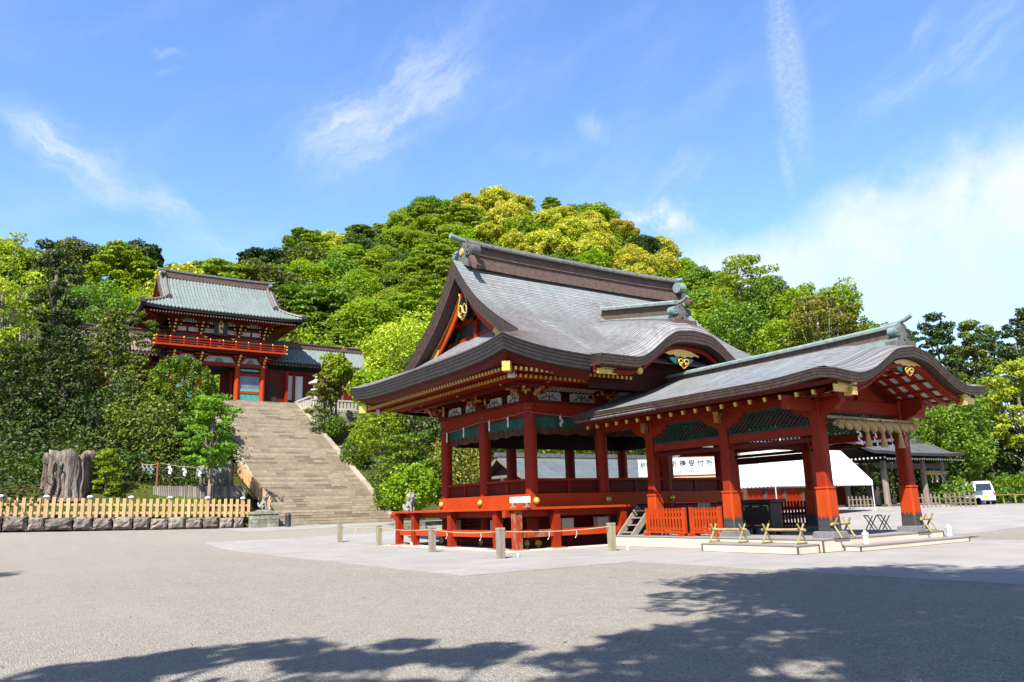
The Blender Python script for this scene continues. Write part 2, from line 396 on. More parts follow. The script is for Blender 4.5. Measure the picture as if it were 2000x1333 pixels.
M['darkroof'] = roof_metal('dark_shingle_roof', (.085, .085, .088), (.15, .155, .16), (.16, .2, .19), .2, .2)
M['eave'] = simple('layered_bark_eave', (.036, .029, .027), .75, .35, 5, bump=.3, bscale=20)
M['eavebrown'] = simple('brown_copper_edge', (.062, .037, .029), .6, .3, 6, bump=.3, bscale=16, c2=(.105, .066, .050))
M['ridge'] = simple('brown_copper_ridge', (.115, .068, .053), .55, .25, 4, c2=(.165, .105, .085))
M['butt'] = simple('copper_shingle_butt', (.165, .135, .118), .7, .2, 5, c2=(.22, .185, .168), spec=.1)
M['verdigris'] = simple('verdigris_copper', (.20, .27, .245), .6, .3, 5, c2=(.29, .36, .335))
M['verdgrey'] = simple('grey_copper_cap', (.12, .10, .092), .55, .3, 5, c2=(.19, .19, .175))
M['shopglass'] = simple('pale_display_glass', (.16, .17, .24), .15, .3, 1.2, spec=.5)
def leafmat(name, c, c2, trans=.35, hue=.0):
    t = NT(name); N = t.N
    f = t.attr('tone'); oi = t.node('ShaderNodeObjectInfo')
    cc = t.mix(f, c, c2)
    hs = t.node('ShaderNodeHueSaturation'); t.put(hs.inputs['Hue'], t.ramp(oi.outputs['Random'], 0, 1, .488, .512)); t.put(hs.inputs['Value'], t.ramp(oi.outputs['Random'], 0, 1, .85, 1.12)); t.L.new(cc, hs.inputs['Color'])
    cc = hs.outputs[0]
    t.set(Base_Color=cc, Roughness=.55, Specular_IOR_Level=.25, alb=1)
    tr = t.node('ShaderNodeBsdfTranslucent'); tc_ = t.mix(1.0, cc, (1.35, 1.25, .55), 'MULTIPLY'); t.L.new(tc_, tr.inputs[0])
    mx = t.node('ShaderNodeMixShader'); mx.inputs[0].default_value = trans
    out = N['Material Output']; t.L.new(t.bsdf.outputs[0], mx.inputs[1]); t.L.new(tr.outputs[0], mx.inputs[2]); t.L.new(mx.outputs[0], out.inputs[0])
    return t.mat
LEAF = {
 'bright': leafmat('spring_green_leaves', (.092, .155, .004), (.225, .320, .008), .48),
 'mid':    leafmat('mid_green_leaves', (.042, .092, .005), (.125, .200, .008)),
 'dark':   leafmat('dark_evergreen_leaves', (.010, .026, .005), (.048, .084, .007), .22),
 'olive':  leafmat('olive_conifer_leaves', (.032, .052, .006), (.115, .140, .009), .25),
 'yellow': leafmat('yellow_flowering_leaves', (.16, .21, .006), (.50, .45, .040), .35),
 'lime':   leafmat('yellow_green_leaves', (.14, .20, .007), (.34, .39, .018), .35),
 'rusty':  leafmat('bronze_green_leaves', (.065, .085, .007), (.20, .18, .018), .3),
 'maple':  leafmat('fresh_maple_leaves', (.055, .155, .007), (.14, .31, .010), .4),
}
# ------------------------------------------------------------------ terrain
def court_z(x, y):
    d = math.hypot(x, y); s = sstep(38, 62, d)
    return s*(.83+.026*max(0.0, min(15.5-x, 60.0)))
SIL = [(-60,.20),(-20,.24),(-7.08,.2739),(-.91,.3067),(1.87,.3199),(6.41,.3364),(9.06,.3245),(11.44,.3189),(14.21,.3322),(16,.3361),(18.54,.364),(21.56,.378),(24.67,.3912),(27.45,.4222),(30.27,.4278),(33.93,.4312),(36.76,.423),(40.34,.4039),(43.43,.3771),(46,.3363),(48.9,.3059),(51.3,.2699),(54.58,.223),(57.72,.175),(62.13,.12),(72.4,.05),(100,.0)]
def rho1(phi): return lerp_tab(phi, [(-60,140),(8,140),(14,150),(24,222),(40,225),(50,190),(70,150)])
def terrace(x): return 1-sstep(50, 85, x)
def hill_z(x, y):
    base = court_z(x, y); e = terrace(x)
    if x < 17.6:       # planted plot behind the stone wall, then the bank
        b = lerp_tab(y, [(57.7, 0), (58.0, .62), (59.9, 2.1), (60.1, 2.35), (62, 3.0), (68, 5.6), (82, 12.4), (120, 12.6)])
    else:
        b = lerp_tab(y, [(57.2, -.4), (58.5, .35), (62, 2.2), (70, 6.4), (76.9, 8.9), (78.2, 11.55), (82, 12.55), (120, 12.6)])
    if 15.2 < x < 17.6:    # the bank falls to the foot of the stair fence
        sb = -.42+(y-57.4)*.5 if y < 80 else b; f = sstep(15.2, 16.9, x); b = b*(1-f)+min(b, sb)*f
    b = base+b*e-(.15 if e < .3 else 0)
    r = math.hypot(x, y); phi = math.degrees(math.atan2(x, y)); R1 = rho1(phi); zt = 1.6+R1*lerp_tab(phi, SIL)-8.5
    if r > 110:
        t = (r-110)/(R1-110); zb = b
        z = zb+(zt-zb)*min(t, 1.0)**.92 if zt > zb else zb
        if t > 1: z -= (r-R1)*.22
        b = max(b, z) if r < R1+60 else z
    return b
def ground_z(x, y):
    return max(court_z(x, y), hill_z(x, y) if y > 57.7 else -9)

def gravel():
    t = NT('grey_gravel'); p = t.pos()
    vo = t.node('ShaderNodeTexVoronoi'); t.L.new(p, vo.inputs['Vector']); vo.inputs['Scale'].default_value = 55
    v2 = t.node('ShaderNodeTexVoronoi'); t.L.new(p, v2.inputs['Vector']); v2.inputs['Scale'].default_value = 17
    rs = t.node('ShaderNodeSeparateXYZ'); t.L.new(vo.outputs['Color'], rs.inputs[0]); r2 = t.node('ShaderNodeSeparateXYZ'); t.L.new(v2.outputs['Color'], r2.inputs[0])
    b = t.noise(.45, 5, .6, p); e = t.noise(2.2, 5, .65, p); f = t.noise(.09, 3, .5, p)
    cc = t.mix(rs.outputs[0], (.20, .182, .15), (.62, .56, .465)); cc = t.mix(t.math('MULTIPLY', r2.outputs[1], .45), cc, (.33, .30, .25))
    cc = t.mix(t.ramp(rs.outputs[1], .86, .98, 0, .8), cc, (.80, .76, .70)); cc = t.mix(t.ramp(b, .35, .68, 0, .35), cc, (.50, .44, .345)); cc = t.mix(t.ramp(e, .42, .75, 0, .35), cc, (.27, .25, .215))
    tr = t.noise(1.0, 4, .6, t.mapping(p, (.9, .10, 1))); cc = t.mix(t.ramp(tr, .5, .72, 0, .25), cc, (.52, .47, .39)); cc = t.mix(t.ramp(f, .4, .65, 0, .3), cc, (.50, .46, .40))
    t.bump(t.math('ADD', t.math('MULTIPLY', vo.outputs['Distance'], -1.2), t.math('MULTIPLY', e, .6)), 1.0, .03)
    return t.set(Base_Color=cc, Roughness=.95, Specular_IOR_Level=.15, alb=.545)
def paving():
    t = NT('pale_stone_paving'); p = t.pos()
    br = t.node('ShaderNodeTexBrick'); t.L.new(p, br.inputs['Vector']); br.inputs['Scale'].default_value = 1.0
    br.inputs['Brick Width'].default_value = 1.3; br.inputs['Row Height'].default_value = .62; br.inputs['Mortar Size'].default_value = .012
    t.put(br.inputs['Color1'], (.335, .317, .295)); t.put(br.inputs['Color2'], (.38, .355, .328)); t.put(br.inputs['Mortar'], (.31, .29, .265))
    f = t.noise(.55, 6, .65, t.mapping(p, (1, 1, 1))); g = t.noise(16, 5, .65, p)
    cc = t.mix(t.ramp(f, .38, .62, 0, .7), br.outputs[0], (.255, .243, .232)); cc = t.mix(t.ramp(g, .35, .7, 0, .3), cc, (.45, .42, .385))
    t.bump(t.math('ADD', g, t.math('MULTIPLY', br.outputs[1], -.8)), .3, .015)
    return t.set(Base_Color=cc, Roughness=.85, Specular_IOR_Level=.2)
def soil():
    t = NT('leaf_littered_soil'); p = t.pos()
    f = t.ramp(t.noise(.45, 6, .6, p), .35, .68); g = t.ramp(t.noise(5, 6, .7, p), .35, .7)
    cc = t.mix(f, (.06, .05, .022), (.05, .085, .012)); cc = t.mix(t.math('MULTIPLY', g, .6), cc, (.10, .12, .02))
    t.bump(t.noise(3, 6, .7, p), 1.0, .15)
    return t.set(Base_Color=cc, Roughness=.95, Specular_IOR_Level=.1)
M['gravel'] = gravel(); M['paving'] = paving(); M['soil'] = soil()
b = MB(); rad = [0]+list(np.geomspace(1.2, 36, 22))+list(np.linspace(38.5, 66, 24))+list(np.geomspace(72, 3500, 22)); NA = 150
P = [[(r*math.sin(2*math.pi*k/NA), r*math.cos(2*math.pi*k/NA), court_z(r*math.sin(2*math.pi*k/NA), r*math.cos(2*math.pi*k/NA))) for k in range(NA)] for r in rad]
b.grid(P, closed=True); o = b.build('ground', M['gravel'], smooth=True, fix=False); tag(o, kind='structure')
def sheet(name, x0, x1, y0, y1, dz, mat, step=.8):
    b = MB(); xs = np.linspace(x0, x1, int((x1-x0)/step)+2); ys = np.linspace(y0, y1, int((y1-y0)/step)+2)
    jx = lambda i, n, q: (0 if 0 < i < n-1 else random.uniform(-.05, .05))
    P = [[(x+jx(i, len(xs), x), y+jx(j, len(ys), y), court_z(x, y)+dz) for i, x in enumerate(xs)] for j, y in enumerate(ys)]; b.grid(P)
    rim = P[0]+[r[-1] for r in P[1:]]+P[-1][-2::-1]+[r[0] for r in P[-2:0:-1]]; b.grid([rim, [(a, c, d-.12) for a, c, d in rim]], closed=True)
    o = b.build(name, mat, smooth='auto'); return tag(o, kind='structure')
sheet('pavement', 9.9, 60, 17.2, 45.2, .02, M['paving'])
sheet('pavement', 13.5, 60, 51.8, 57.6, .025, M['paving'])
sheet('pavement', 15.5, 30, -18, 17.2, .016, M['paving'])
# wooded hill and the bank beside the stairs: one sheet of terrain
b = MB(); xs = list(np.arange(-150, 0, 5))+list(np.arange(0, 60, 1.2))+list(np.arange(60, 290, 5)); ys = [57.7, 58.0, 58.6, 59.3, 59.9, 60.1]+list(np.arange(61, 86, 1.0))+list(np.arange(87, 115, 3))+list(np.arange(116, 330, 5))
xs = [x for x in xs if not (17.2 < x < 27.4)]; xs += [17.15, 17.65, 18.2, 22, 26.3, 26.9, 27.3]; xs.sort()
def hz(x, y):
    if 17.6 < x < 27.0 and y < 83: return court_z(x, y)-1.0+lerp_tab(y, [(57, 0), (82, 12.0)])
    return hill_z(x, y)
b.grid([[(x, y, hz(x, y)) for x in xs] for y in ys]); o = b.build('hill', M['soil'], smooth=True); tag(o, kind='structure')

# ------------------------------------------------------------------ stone staircase
def stepstone():
    t = NT('worn_sandstone_step'); p = t.pos(); tn = t.attr('tone')
    f = t.noise(2.2, 6, .62, p); g = t.noise(17, 5, .7, p)
    cc = t.mix(tn, (.24, .19, .13), (.52, .43, .305)); cc = t.mix(t.ramp(f, .42, .7, 0, .55), cc, (.205, .178, .135)); cc = t.mix(t.ramp(g, .4, .75, 0, .4), cc, (.46, .40, .30))
    ms = t.noise(.7, 6, .7); cc = t.mix(t.ramp(ms, .55, .75, 0, .5), cc, (.13, .13, .085)); t.bump(g, .5, .03); return t.set(Base_Color=cc, Roughness=.9, Specular_IOR_Level=.15)
M['step'] = stepstone()
SX0, SX1, SY0, SZ0, SN, TR, RI = 17.75, 26.75, 56.9, .72, 61, .418, .209
stairs = thing('stone_staircase', (SX0, SY0, SZ0), 'long straight flight of worn sandstone steps climbing to the red tower gate', 'staircase')
meshes = []
for k in range(9):
    b = MB(); x = 0.0; W = SX1-SX0; r = random.Random(k)
    while x < W-.02:
        w = min(r.uniform(.7, 1.9), W-x)
        if W-x-w < .4: w = W-x
        dz = r.uniform(-.016, .012); dy = r.uniform(-.014, .014)
        b.box(x+.006, x+w-.006, dy, TR+.06, .022, RI+dz, tone=min(1, max(0, r.gauss(.58+.16*(k % 3-1), .27)))); x += w
    b.box(.02, W-.02, .05, TR+.05, -.1, RI-.05, tone=.1)
    meshes.append(b.mesh('step', M['step']))
for k in range(SN):
    link('step', meshes[(k*4+k//9) % 9], stairs, (0, k*TR, k*RI))
SYT, SZT = SY0+SN*TR, SZ0+SN*RI
M['kerbstone'] = simple('staircase_kerb_stone', (.36, .30, .22), .9, .2, 2, bump=.4, bscale=10, tone=.15)
def kerb(x0, x1, lift):
    k = 0; y = SY0-.1
    while y < SYT:
        L = min(random.uniform(1.2, 2.2), SYT-y); b = MB(); z = SZ0+(y-SY0)*RI/TR; z2 = SZ0+(y+L-SY0)*RI/TR
        b.beam(((x0+x1)/2, y+.006, z+lift-.25), ((x0+x1)/2, y+L-.006, z2+lift-.25), x1-x0, .5); b.build('kerb_stone', M['kerbstone'], stairs); y += L
kerb(SX1-.02, SX1+.5, .24); kerb(SX0-.42, SX0+.02, .22)
# landing in front of the gate
b = MB(); b.box(2, 52, SYT-.02, 110, SZT-.3, SZT-.004); o = b.build('terrace', M['footstone']); tag(o, kind='structure')

# ------------------------------------------------------------------ stone wall and picket fences on the left
WY = 57.5
def wz(x): return .83+.026*(15.5-x)
wall = thing('stone_wall', (7, WY, wz(7)), 'low retaining wall of rough square boulders under the wooden picket fence', 'stone wall')
def boulder(w, h, d, seed):
    r = random.Random(seed); b = MB(); n = 5; P = []
    def pt(u, v, s):
        bulge = .10*(1-abs(2*u-1)**3)*(1-abs(2*v-1)**3)
        return ((u-.5)*w+r.uniform(-.03, .03), -d/2*s-bulge*s+r.uniform(-.045, .045), v*h*(1+.0)+r.uniform(-.035, .035))
    F = [[pt(i/n, j/n, 1) for j in range(n+1)] for i in range(n+1)]
    for i in range(n+1):
        for j in range(n+1):
            x, y, z = F[i][j]; e = max(abs(2*i/n-1), abs(2*j/n-1))
            if e > .99: F[i][j] = (x*.965, y+.09, h/2+(z-h/2)*.95)
    B = [[(F[i][j][0], d/2, F[i][j][2]) for j in range(n+1)] for i in range(n+1)]
    b.grid(F, tone=r.random()); b.grid(B[::-1], tone=r.random()); t = r.random()
    for i in range(n):
        b.add([F[i][n], F[i+1][n], B[i+1][n], B[i][n]], [(0,1,2,3)], tone=t); b.add([F[i][0], F[i+1][0], B[i+1][0], B[i][0]], [(3,2,1,0)], tone=t)
        b.add([F[0][i], F[0][i+1], B[0][i+1], B[0][i]], [(0,1,2,3)], tone=t); b.add([F[n][i], F[n][i+1], B[n][i+1], B[n][i]], [(3,2,1,0)], tone=t)
    return b.mesh('stone', M['wallstone'], smooth=False)
x = -3.2; k = 0
for w in (1.5, 1.35, 1.2, 1.3, .9, 1.55, 1.1, 1.15, 1.2, 1.05, 1.1, 1.1, 1.12, 1.1, .95, .72):
    h = random.uniform(.72, .86)+(.06 if k < 5 else 0)
    link('stone', boulder(w-.04, h, .9, k), wall, (x+w/2-7, random.uniform(-.05, .05), wz(x+w/2)-wz(7)-.04), (0, random.uniform(-.01, .03), random.uniform(-.03, .03))); x += w; k += 1
# picket fence on the wall
def picket_mesh(w, d, h):
    b = MB(); b.box(-w/2, w/2, -d/2, d/2, 0, h); return b.mesh('picket', M['fence'])
PH = 1.24; pm = [picket_mesh(.19, .05, PH+random.uniform(-.02, .02)) for _ in range(9)]
def capmesh():
    b = MB(); b.lathe([(.17, 0), (.19, .03), (.185, .07), (.13, .125), (.05, .15)], n=12); return b.mesh('post_cap', M['paper'], smooth=True)
cpm = capmesh()
b = MB(); b.box(-.115, .115, -.09, .09, 0, PH+.03); pstm = b.mesh('post', M['fence'])
fence = thing('picket_fence', (7, WY+.25, wz(7)+.78), 'pale orange wooden picket fence with white capped posts on the boulder wall', 'picket fence', 'new pale wooden picket fences')
fy = WY+.25; x = -3.0; i = 0
while x < 15.7:
    zz = wz(x)+.74-(wz(7)+.78)
    if i % 6 == 3:
        p = link('post', pstm, fence, (x-7, 0, zz)); link('post_cap', cpm, p, (0, 0, PH+.02))
    else: link('picket', pm[(i*4) % 9], fence, (x-7, -.06+random.uniform(-.004, .004), zz+random.uniform(-.01, .012)), (0, random.uniform(-.006, .006), 0))
    x += .405; i += 1
for zr in (.30, .82):
    b = MB(); b.beam((-3.2, fy, wz(-3.2)+.74+zr), (15.8, fy, wz(15.8)+.74+zr), .06, .15); b.build('rail', M['fence'], fence)
fence2 = thing('picket_fence', (17.25, 58, 2), 'pale orange picket fence climbing beside the left edge of the staircase', 'picket fence', 'new pale wooden picket fences')
def f2z(y): return lerp_tab(y, [(57.7, 1.75), (60, 2.6), (67.5, 5.25)])
y = 57.8; i = 0
while y < 67.2:
    link('picket', pm[(i*4) % 9], fence2, (-.11, y-58, f2z(y)-2), (0, 0, R_(90))); y += .40; i += 1
for zr in (.32, .86):
    b = MB(); b.beam((17.2, 57.6, f2z(57.7)+zr), (17.2, 60, f2z(60)+zr), .06, .14); b.beam((17.2, 60, f2z(60)+zr), (17.2, 67.2, f2z(67.2)+zr), .06, .14); b.build('rail', M['fence'], fence2)

# ------------------------------------------------------------------ tree stump
def stump():
    root = thing('tree_stump', (4.2, 60.6, 2.9), 'huge grey broken tree stump standing behind the picket fence', 'tree stump')
    b = MB(); n = 72; r = random.Random(3); ph = [r.uniform(0, 6.28) for _ in range(12)]
    top = [3.25+.16*math.sin(3*k*2*math.pi/n+1)+.10*math.sin(7*k*2*math.pi/n)+r.uniform(-.07, .07) for k in range(n)]
    P = []; levels = [0, .12, .3, .5, .7, .85, 1.0]
    for li, l in enumerate(levels):
        row = []
        for k in range(n):
            a = 2*math.pi*k/n; rr = 1.34*(1.06-.10*math.sin(l*3.1))+(.22 if l == 0 else 0)
            rr += .13*math.sin(5*a+ph[0]+.4*l)+.10*math.sin(9*a+ph[1]-.6*l)+.07*math.sin(17*a+ph[2]+l)+.05*math.sin(29*a+ph[3])+r.uniform(-.02, .02)
            z = l*top[k]
            row.append((4.2+rr*math.cos(a), 60.6+rr*.85*math.sin(a), 2.9+z))
        P.append(row)
    inner = [[(4.2+(q[0]-4.2)*.8, 60.6+(q[1]-60.6)*.8, q[2]-.05) for q in P[-1]], [(4.2+(q[0]-4.2)*.7, 60.6+(q[1]-60.6)*.7, q[2]-1.2) for q in P[-1]]]
    b.grid(P+inner, closed=True)
    t = NT('weathered_stump_wood'); vec = t.mapping(t.coord(), (1, 1, .16)); f = t.noise(2.6, 7, .65, vec); g = t.noise(11, 5, .65, vec)
    cc = t.mix(t.ramp(f, .38, .66), (.12, .092, .072), (.42, .35, .29)); cc = t.mix(t.ramp(g, .52, .74, 0, .75), cc, (.055, .042, .035)); cc = t.mix(t.ramp(t.noise(.8, 4, .6), .55, .7, 0, .5), cc, (.22, .13, .08))
    t.bump(t.math('ADD', f, g), 1.0, .12); b.build('trunk', t.set(Base_Color=cc, Roughness=.9, Specular_IOR_Level=.1), root, smooth=True)
    b = MB()
    for k in range(11):
        a = 3.3+k*.27+r.uniform(-.08, .08); h = r.uniform(2.5, 3.2); rr = 1.27+.08*math.sin(5*a)
        pts = [(4.2+rr*math.cos(a+.05*math.sin(i*1.3+k))*(1.06-.05*i/8+.02*math.sin(i*2+k)), 60.6+.85*rr*math.sin(a+.05*math.sin(i*1.3+k))*(1.06-.05*i/8), 2.9+h*i/8) for i in range(9)]
        w_ = r.uniform(.7, 1.3); b.tube(pts, [.24*w_, .18*w_, .15*w_, .16*w_, .12*w_, .15*w_, .12*w_, .13*w_, .08*w_], 7)
    b.build('bark_ridge', root.children[0].data.materials[0], root, smooth=True)
    b = MB()
    for k in range(40):
        x, y = 4.5+r.uniform(-.25, .3), 60.3+r.uniform(-.2, .2)
        b.add([(x-.02, y, 6.0), (x+.02, y, 6.0), (x+r.uniform(-.15, .15), y+r.uniform(-.1, .1), 6.35+r.uniform(0, .15))], [(0,1,2)])
    g = b.build('grass_tuft', LEAF['olive'], root, fix=False); tag(g, kind='stuff')
stump()

# ------------------------------------------------------------------ roped plot: poles, rope, paper streamers, log edging
shide_n = 0
def shide_mesh(s, flips=4, seed=0):
    """folded zigzag paper streamer hanging from its top"""
    b = MB(); r = random.Random(seed); x, z = -.09*s, 0.0
    for i in range(flips):
        w, h = .19*s, .24*s; sl = .05*s; y = .03*s*(-1)**i; dx = r.uniform(-.02, .02)*s
        b.add([(x, y, z), (x+w, y+.02*s, z-sl), (x+w+dx, y-.02*s, z-h-sl), (x+dx, y, z-h)], [(0,1,2,3)])
        x += (.10*s if i % 2 == 0 else -.055*s)+dx; z -= h*.80
    b.add([(-.012*s, 0, .1*s), (.012*s, 0, .1*s), (.012*s, 0, -.02*s), (-.012*s, 0, -.02*s)], [(0,1,2,3)])
    return b.mesh('paper_streamer', M['paper'])
def rope_pts(a, c, sag, n=9):
    a = np.array(a, float); c = np.array(c, float)
    return [tuple(a+(c-a)*t-np.array([0, 0, 4*sag*t*(1-t)])) for t in np.linspace(0, 1, n)]
plot_poles = [(9.1, 62.6, 3.6, 5.75, 'rust red pole at the back left corner of the roped tree plot'), (9.98, 61.0, 3.3, 5.66, 'rust red pole at the front left corner of the roped tree plot'),
              (15.25, 61.0, 3.3, 5.62, 'rust red pole beside the stair fence at the roped tree plot'), (13.7, 63.2, 4.2, 5.95, 'dark thin pole behind the mossy rocks in the roped tree plot')]
for (x, y, z0, z1, lb) in plot_poles:
    o = MB(); o.tube([(x, y, z0), (x, y, z1)], .085, 8); o = o.build('pole', M['rust']); tag(o, lb, 'pole', 'poles of the roped tree plot')
for i, (a, c, sg, lb) in enumerate((((9.98, 61, 5.58), (15.25, 61, 5.5), .28, 'thin pale rope strung across the front of the roped tree plot'), ((9.1, 62.6, 5.62), (9.98, 61, 5.55), .12, 'short pale rope joining the two left poles of the tree plot'),
                      ((9.1, 62.6, 5.6), (13.7, 63.2, 5.8), .4, 'thin pale rope strung along the back of the roped tree plot'))):
    b = MB(); b.tube(rope_pts(a, c, sg), .022, 5); tag(b.build('rope', M['cord']), lb, 'rope', 'ropes around the tree plot')
sm = [shide_mesh(1.0, 3, k) for k in range(4)]
def hang(px, pts, k, lb, grp, s=1.0, rz=0.0):
    P_ = np.array(pts); i = px*(len(P_)-1); j = min(int(i), len(P_)-2); q = P_[j]+(P_[j+1]-P_[j])*(i-j)
    o = link('paper_streamer', sm[k % 4], None, tuple(q), (0, 0, rz), (s, s, s)); tag(o, lb, 'paper streamer', grp)
fr = rope_pts((9.98, 61, 5.58), (15.25, 61, 5.5), .28); lf = rope_pts((9.1, 62.6, 5.62), (9.98, 61, 5.55), .12)
G_ = 'white paper streamers on the tree plot rope'
for k, t in enumerate((.14, .335, .53, .745)):
    hang(t, fr, k, ['first white paper streamer right of the front left pole', 'second white paper streamer right of the front left pole', 'third white paper streamer on the front rope, left of the mossy rocks', 'white paper streamer on the front rope before the mossy rocks'][k], G_, 1.0, .2*k-.3)
for k, t in enumerate((.12, .36, .62)):
    hang(t, lf, k+1, ['white paper streamer nearest the back left pole', 'middle white paper streamer between the two left poles', 'white paper streamer just left of the front left pole'][k], G_, .95, .5)
for k, (x, lb) in enumerate(((14.35, 'white paper streamer hanging between the mossy rocks'), (14.75, 'white paper streamer beside the right hand pole'))):
    o = link('paper_streamer', sm[k], None, (x, 61.7, 5.42), (0, 0, .4), (.9, .9, .9)); tag(o, lb, 'paper streamer', G_)
edging = thing('log_edging', (12.8, 60, 3.2), 'row of short upright grey logs edging the mound', 'garden edging')
lm = []
for k in range(5):
    b = MB(); h = .66+random.uniform(-.05, .06); b.tube([(0, 0, -.25), (0, 0, h)], [.062, .058], 7); lm.append(b.mesh('log', simple('grey_log_%d' % k, (.20+.05*k, .17+.045*k, .145+.04*k), .9, .3, 10, stretch=(1,1,.2))))
x = 9.7; k = 0
while x < 16.0:
    link('log', lm[random.randrange(5)], edging, (x-12.8, -.10+.25*((x-12.8)/3.2)**2, .0+.03*(12.8-x)/3)); x += .118; k += 1
# rocks round the sapling
def rock(name, loc, r, label, cat='rock', group=None, mat='mossstone', seed=0, sz=(1,1,1)):
    b = MB(); rr = random.Random(seed); n, m = 12, 8; P = []
    for j in range(m+1):
        t = math.pi*j/m; row = []
        for i in range(n):
            a = 2*math.pi*i/n; k = r*(1+.16*math.sin(2*a+seed)+.12*math.sin(3*t+seed*2)+rr.uniform(-.08, .08))
            row.append((loc[0]+k*sz[0]*math.sin(t)*math.cos(a), loc[1]+k*sz[1]*math.sin(t)*math.sin(a), loc[2]-k*sz[2]*math.cos(t)))
        P.append(row)
    b.grid(P, closed=True); o = b.build(name, M[mat]); tag(o, label, cat, group); return o
rock('rock', (13.6, 62.3, 4.5), .85, 'tall mossy pale rock leaning left of the maple trunk', group='mossy rocks round the maple', seed=1, sz=(.75, .7, 1.55))
rock('rock', (14.5, 62.0, 4.55), .7, 'upright greenish rock below the maple, in the middle', group='mossy rocks round the maple', seed=2, sz=(.7, .7, 1.7))
rock('rock', (15.15, 62.2, 4.4), .6, 'narrow brown rock beside the right hand pole', group='mossy rocks round the maple', seed=3, sz=(.5, .6, 1.9))

# ------------------------------------------------------------------ guardian lions
def lion_parts():
    b = MB(); r = random.Random(5)
    def ell(c, s, n=12, m=9, wob=.05):
        P = []
        for j in range(m+1):
            t = math.pi*j/m; row = []
            for i in range(n):
                a = 2*math.pi*i/n; k = 1+wob*math.sin(3*a+4*t)+r.uniform(-wob, wob)*.5
                row.append((c[0]+s[0]*k*math.sin(t)*math.cos(a), c[1]+s[1]*k*math.sin(t)*math.sin(a), c[2]-s[2]*k*math.cos(t)))
            P.append(row)
        b.grid(P, closed=True)
    return b, ell
def lion_mesh():
    """one continuous seated body grown from a skeleton"""
    J = [((-.16,0,.30),.20),((.02,0,.47),.185),((.14,0,.66),.19),((.20,0,.82),.17),((.26,0,.97),.205),((.40,0,.93),.14),   # hip, waist, chest, neck, head, muzzle
         ((.17,.12,.56),.085),((.22,.13,.30),.065),((.24,.13,.08),.06),((.31,.13,.03),.055),
         ((.17,-.12,.56),.085),((.22,-.13,.30),.065),((.24,-.13,.08),.06),((.31,-.13,.03),.055),
         ((-.10,.17,.26),.13),((.06,.19,.20),.10),((-.08,.19,.07),.065),((.08,.19,.035),.05),
         ((-.10,-.17,.26),.13),((.06,-.19,.20),.10),((-.08,-.19,.07),.065),((.08,-.19,.035),.05),
         ((-.30,0,.28),.07),((-.34,0,.42),.10),((-.30,0,.55),.07)]
    E = [(0,1),(1,2),(2,3),(3,4),(4,5),(2,6),(6,7),(7,8),(8,9),(2,10),(10,11),(11,12),(12,13),(0,14),(14,15),(15,16),(16,17),(0,18),(18,19),(19,20),(20,21),(0,22),(22,23),(23,24)]
    me = bpy.data.meshes.new('lion_skeleton'); me.from_pydata([j[0] for j in J], E, []); o = bpy.data.objects.new('lion_skeleton', me); col.objects.link(o)
    md = o.modifiers.new('s', 'SKIN'); sv = me.skin_vertices[0].data
    for i, j in enumerate(J): sv[i].radius = (j[1], j[1])
    sv[0].use_root = True
    o.modifiers.new('u', 'SUBSURF').levels = 1
    dg = bpy.context.evaluated_depsgraph_get(); out = bpy.data.meshes.new_from_object(o.evaluated_get(dg)); out.name = 'lion_body'
    bpy.data.objects.remove(o); out.materials.clear(); out.materials.append(M['greystone']); out.polygons.foreach_set('use_smooth', [True]*len(out.polygons)); return out
LION = lion_mesh()
b, ell = lion_parts()
for k in range(32):
    a = 2*math.pi*k/16; rr = .20 if k < 16 else .235; ell((.19-(.0 if k < 16 else .07), rr*math.cos(a), .92-(0 if k < 16 else .06)+rr*math.sin(a)*.95), (.07, .06, .06), 6, 4)
MANE = b.mesh('mane', M['greystone'], smooth=True)
b, ell = lion_parts()
for s_ in (-1, 1):
    ell((.18, s_*.17, 1.10), (.06, .03, .055), 6, 4); ell((.40, s_*.085, 1.03), (.04, .04, .035), 6, 4)
ell((.52, 0, .97), (.045, .06, .035), 6, 4); ell((.45, 0, .83), (.10, .10, .03), 8, 4)
FACE = b.mesh('face', M['greystone'], smooth=True)
def guardian(loc, rz, s, label):
    t = thing('guardian_lion', loc, label, 'stone lion', 'pair of stone guardian lions', rz); t.scale = (s, s, s)
    link('body', LION, t); link('mane', MANE, t); link('face', FACE, t)
    b = MB(); b.box(-.38, .42, -.27, .27, -.06, .012); link('base', b.mesh('base', M['greystone']), t)
guardian((16.45, 57.0, 2.03), R_(-25), 1.0, 'seated grey stone lion on the pedestal at the foot of the stairs')
guardian((22.75, 46.3, 1.45), R_(-60), 1.2, 'seated grey stone lion seen above the red deck before bushes')
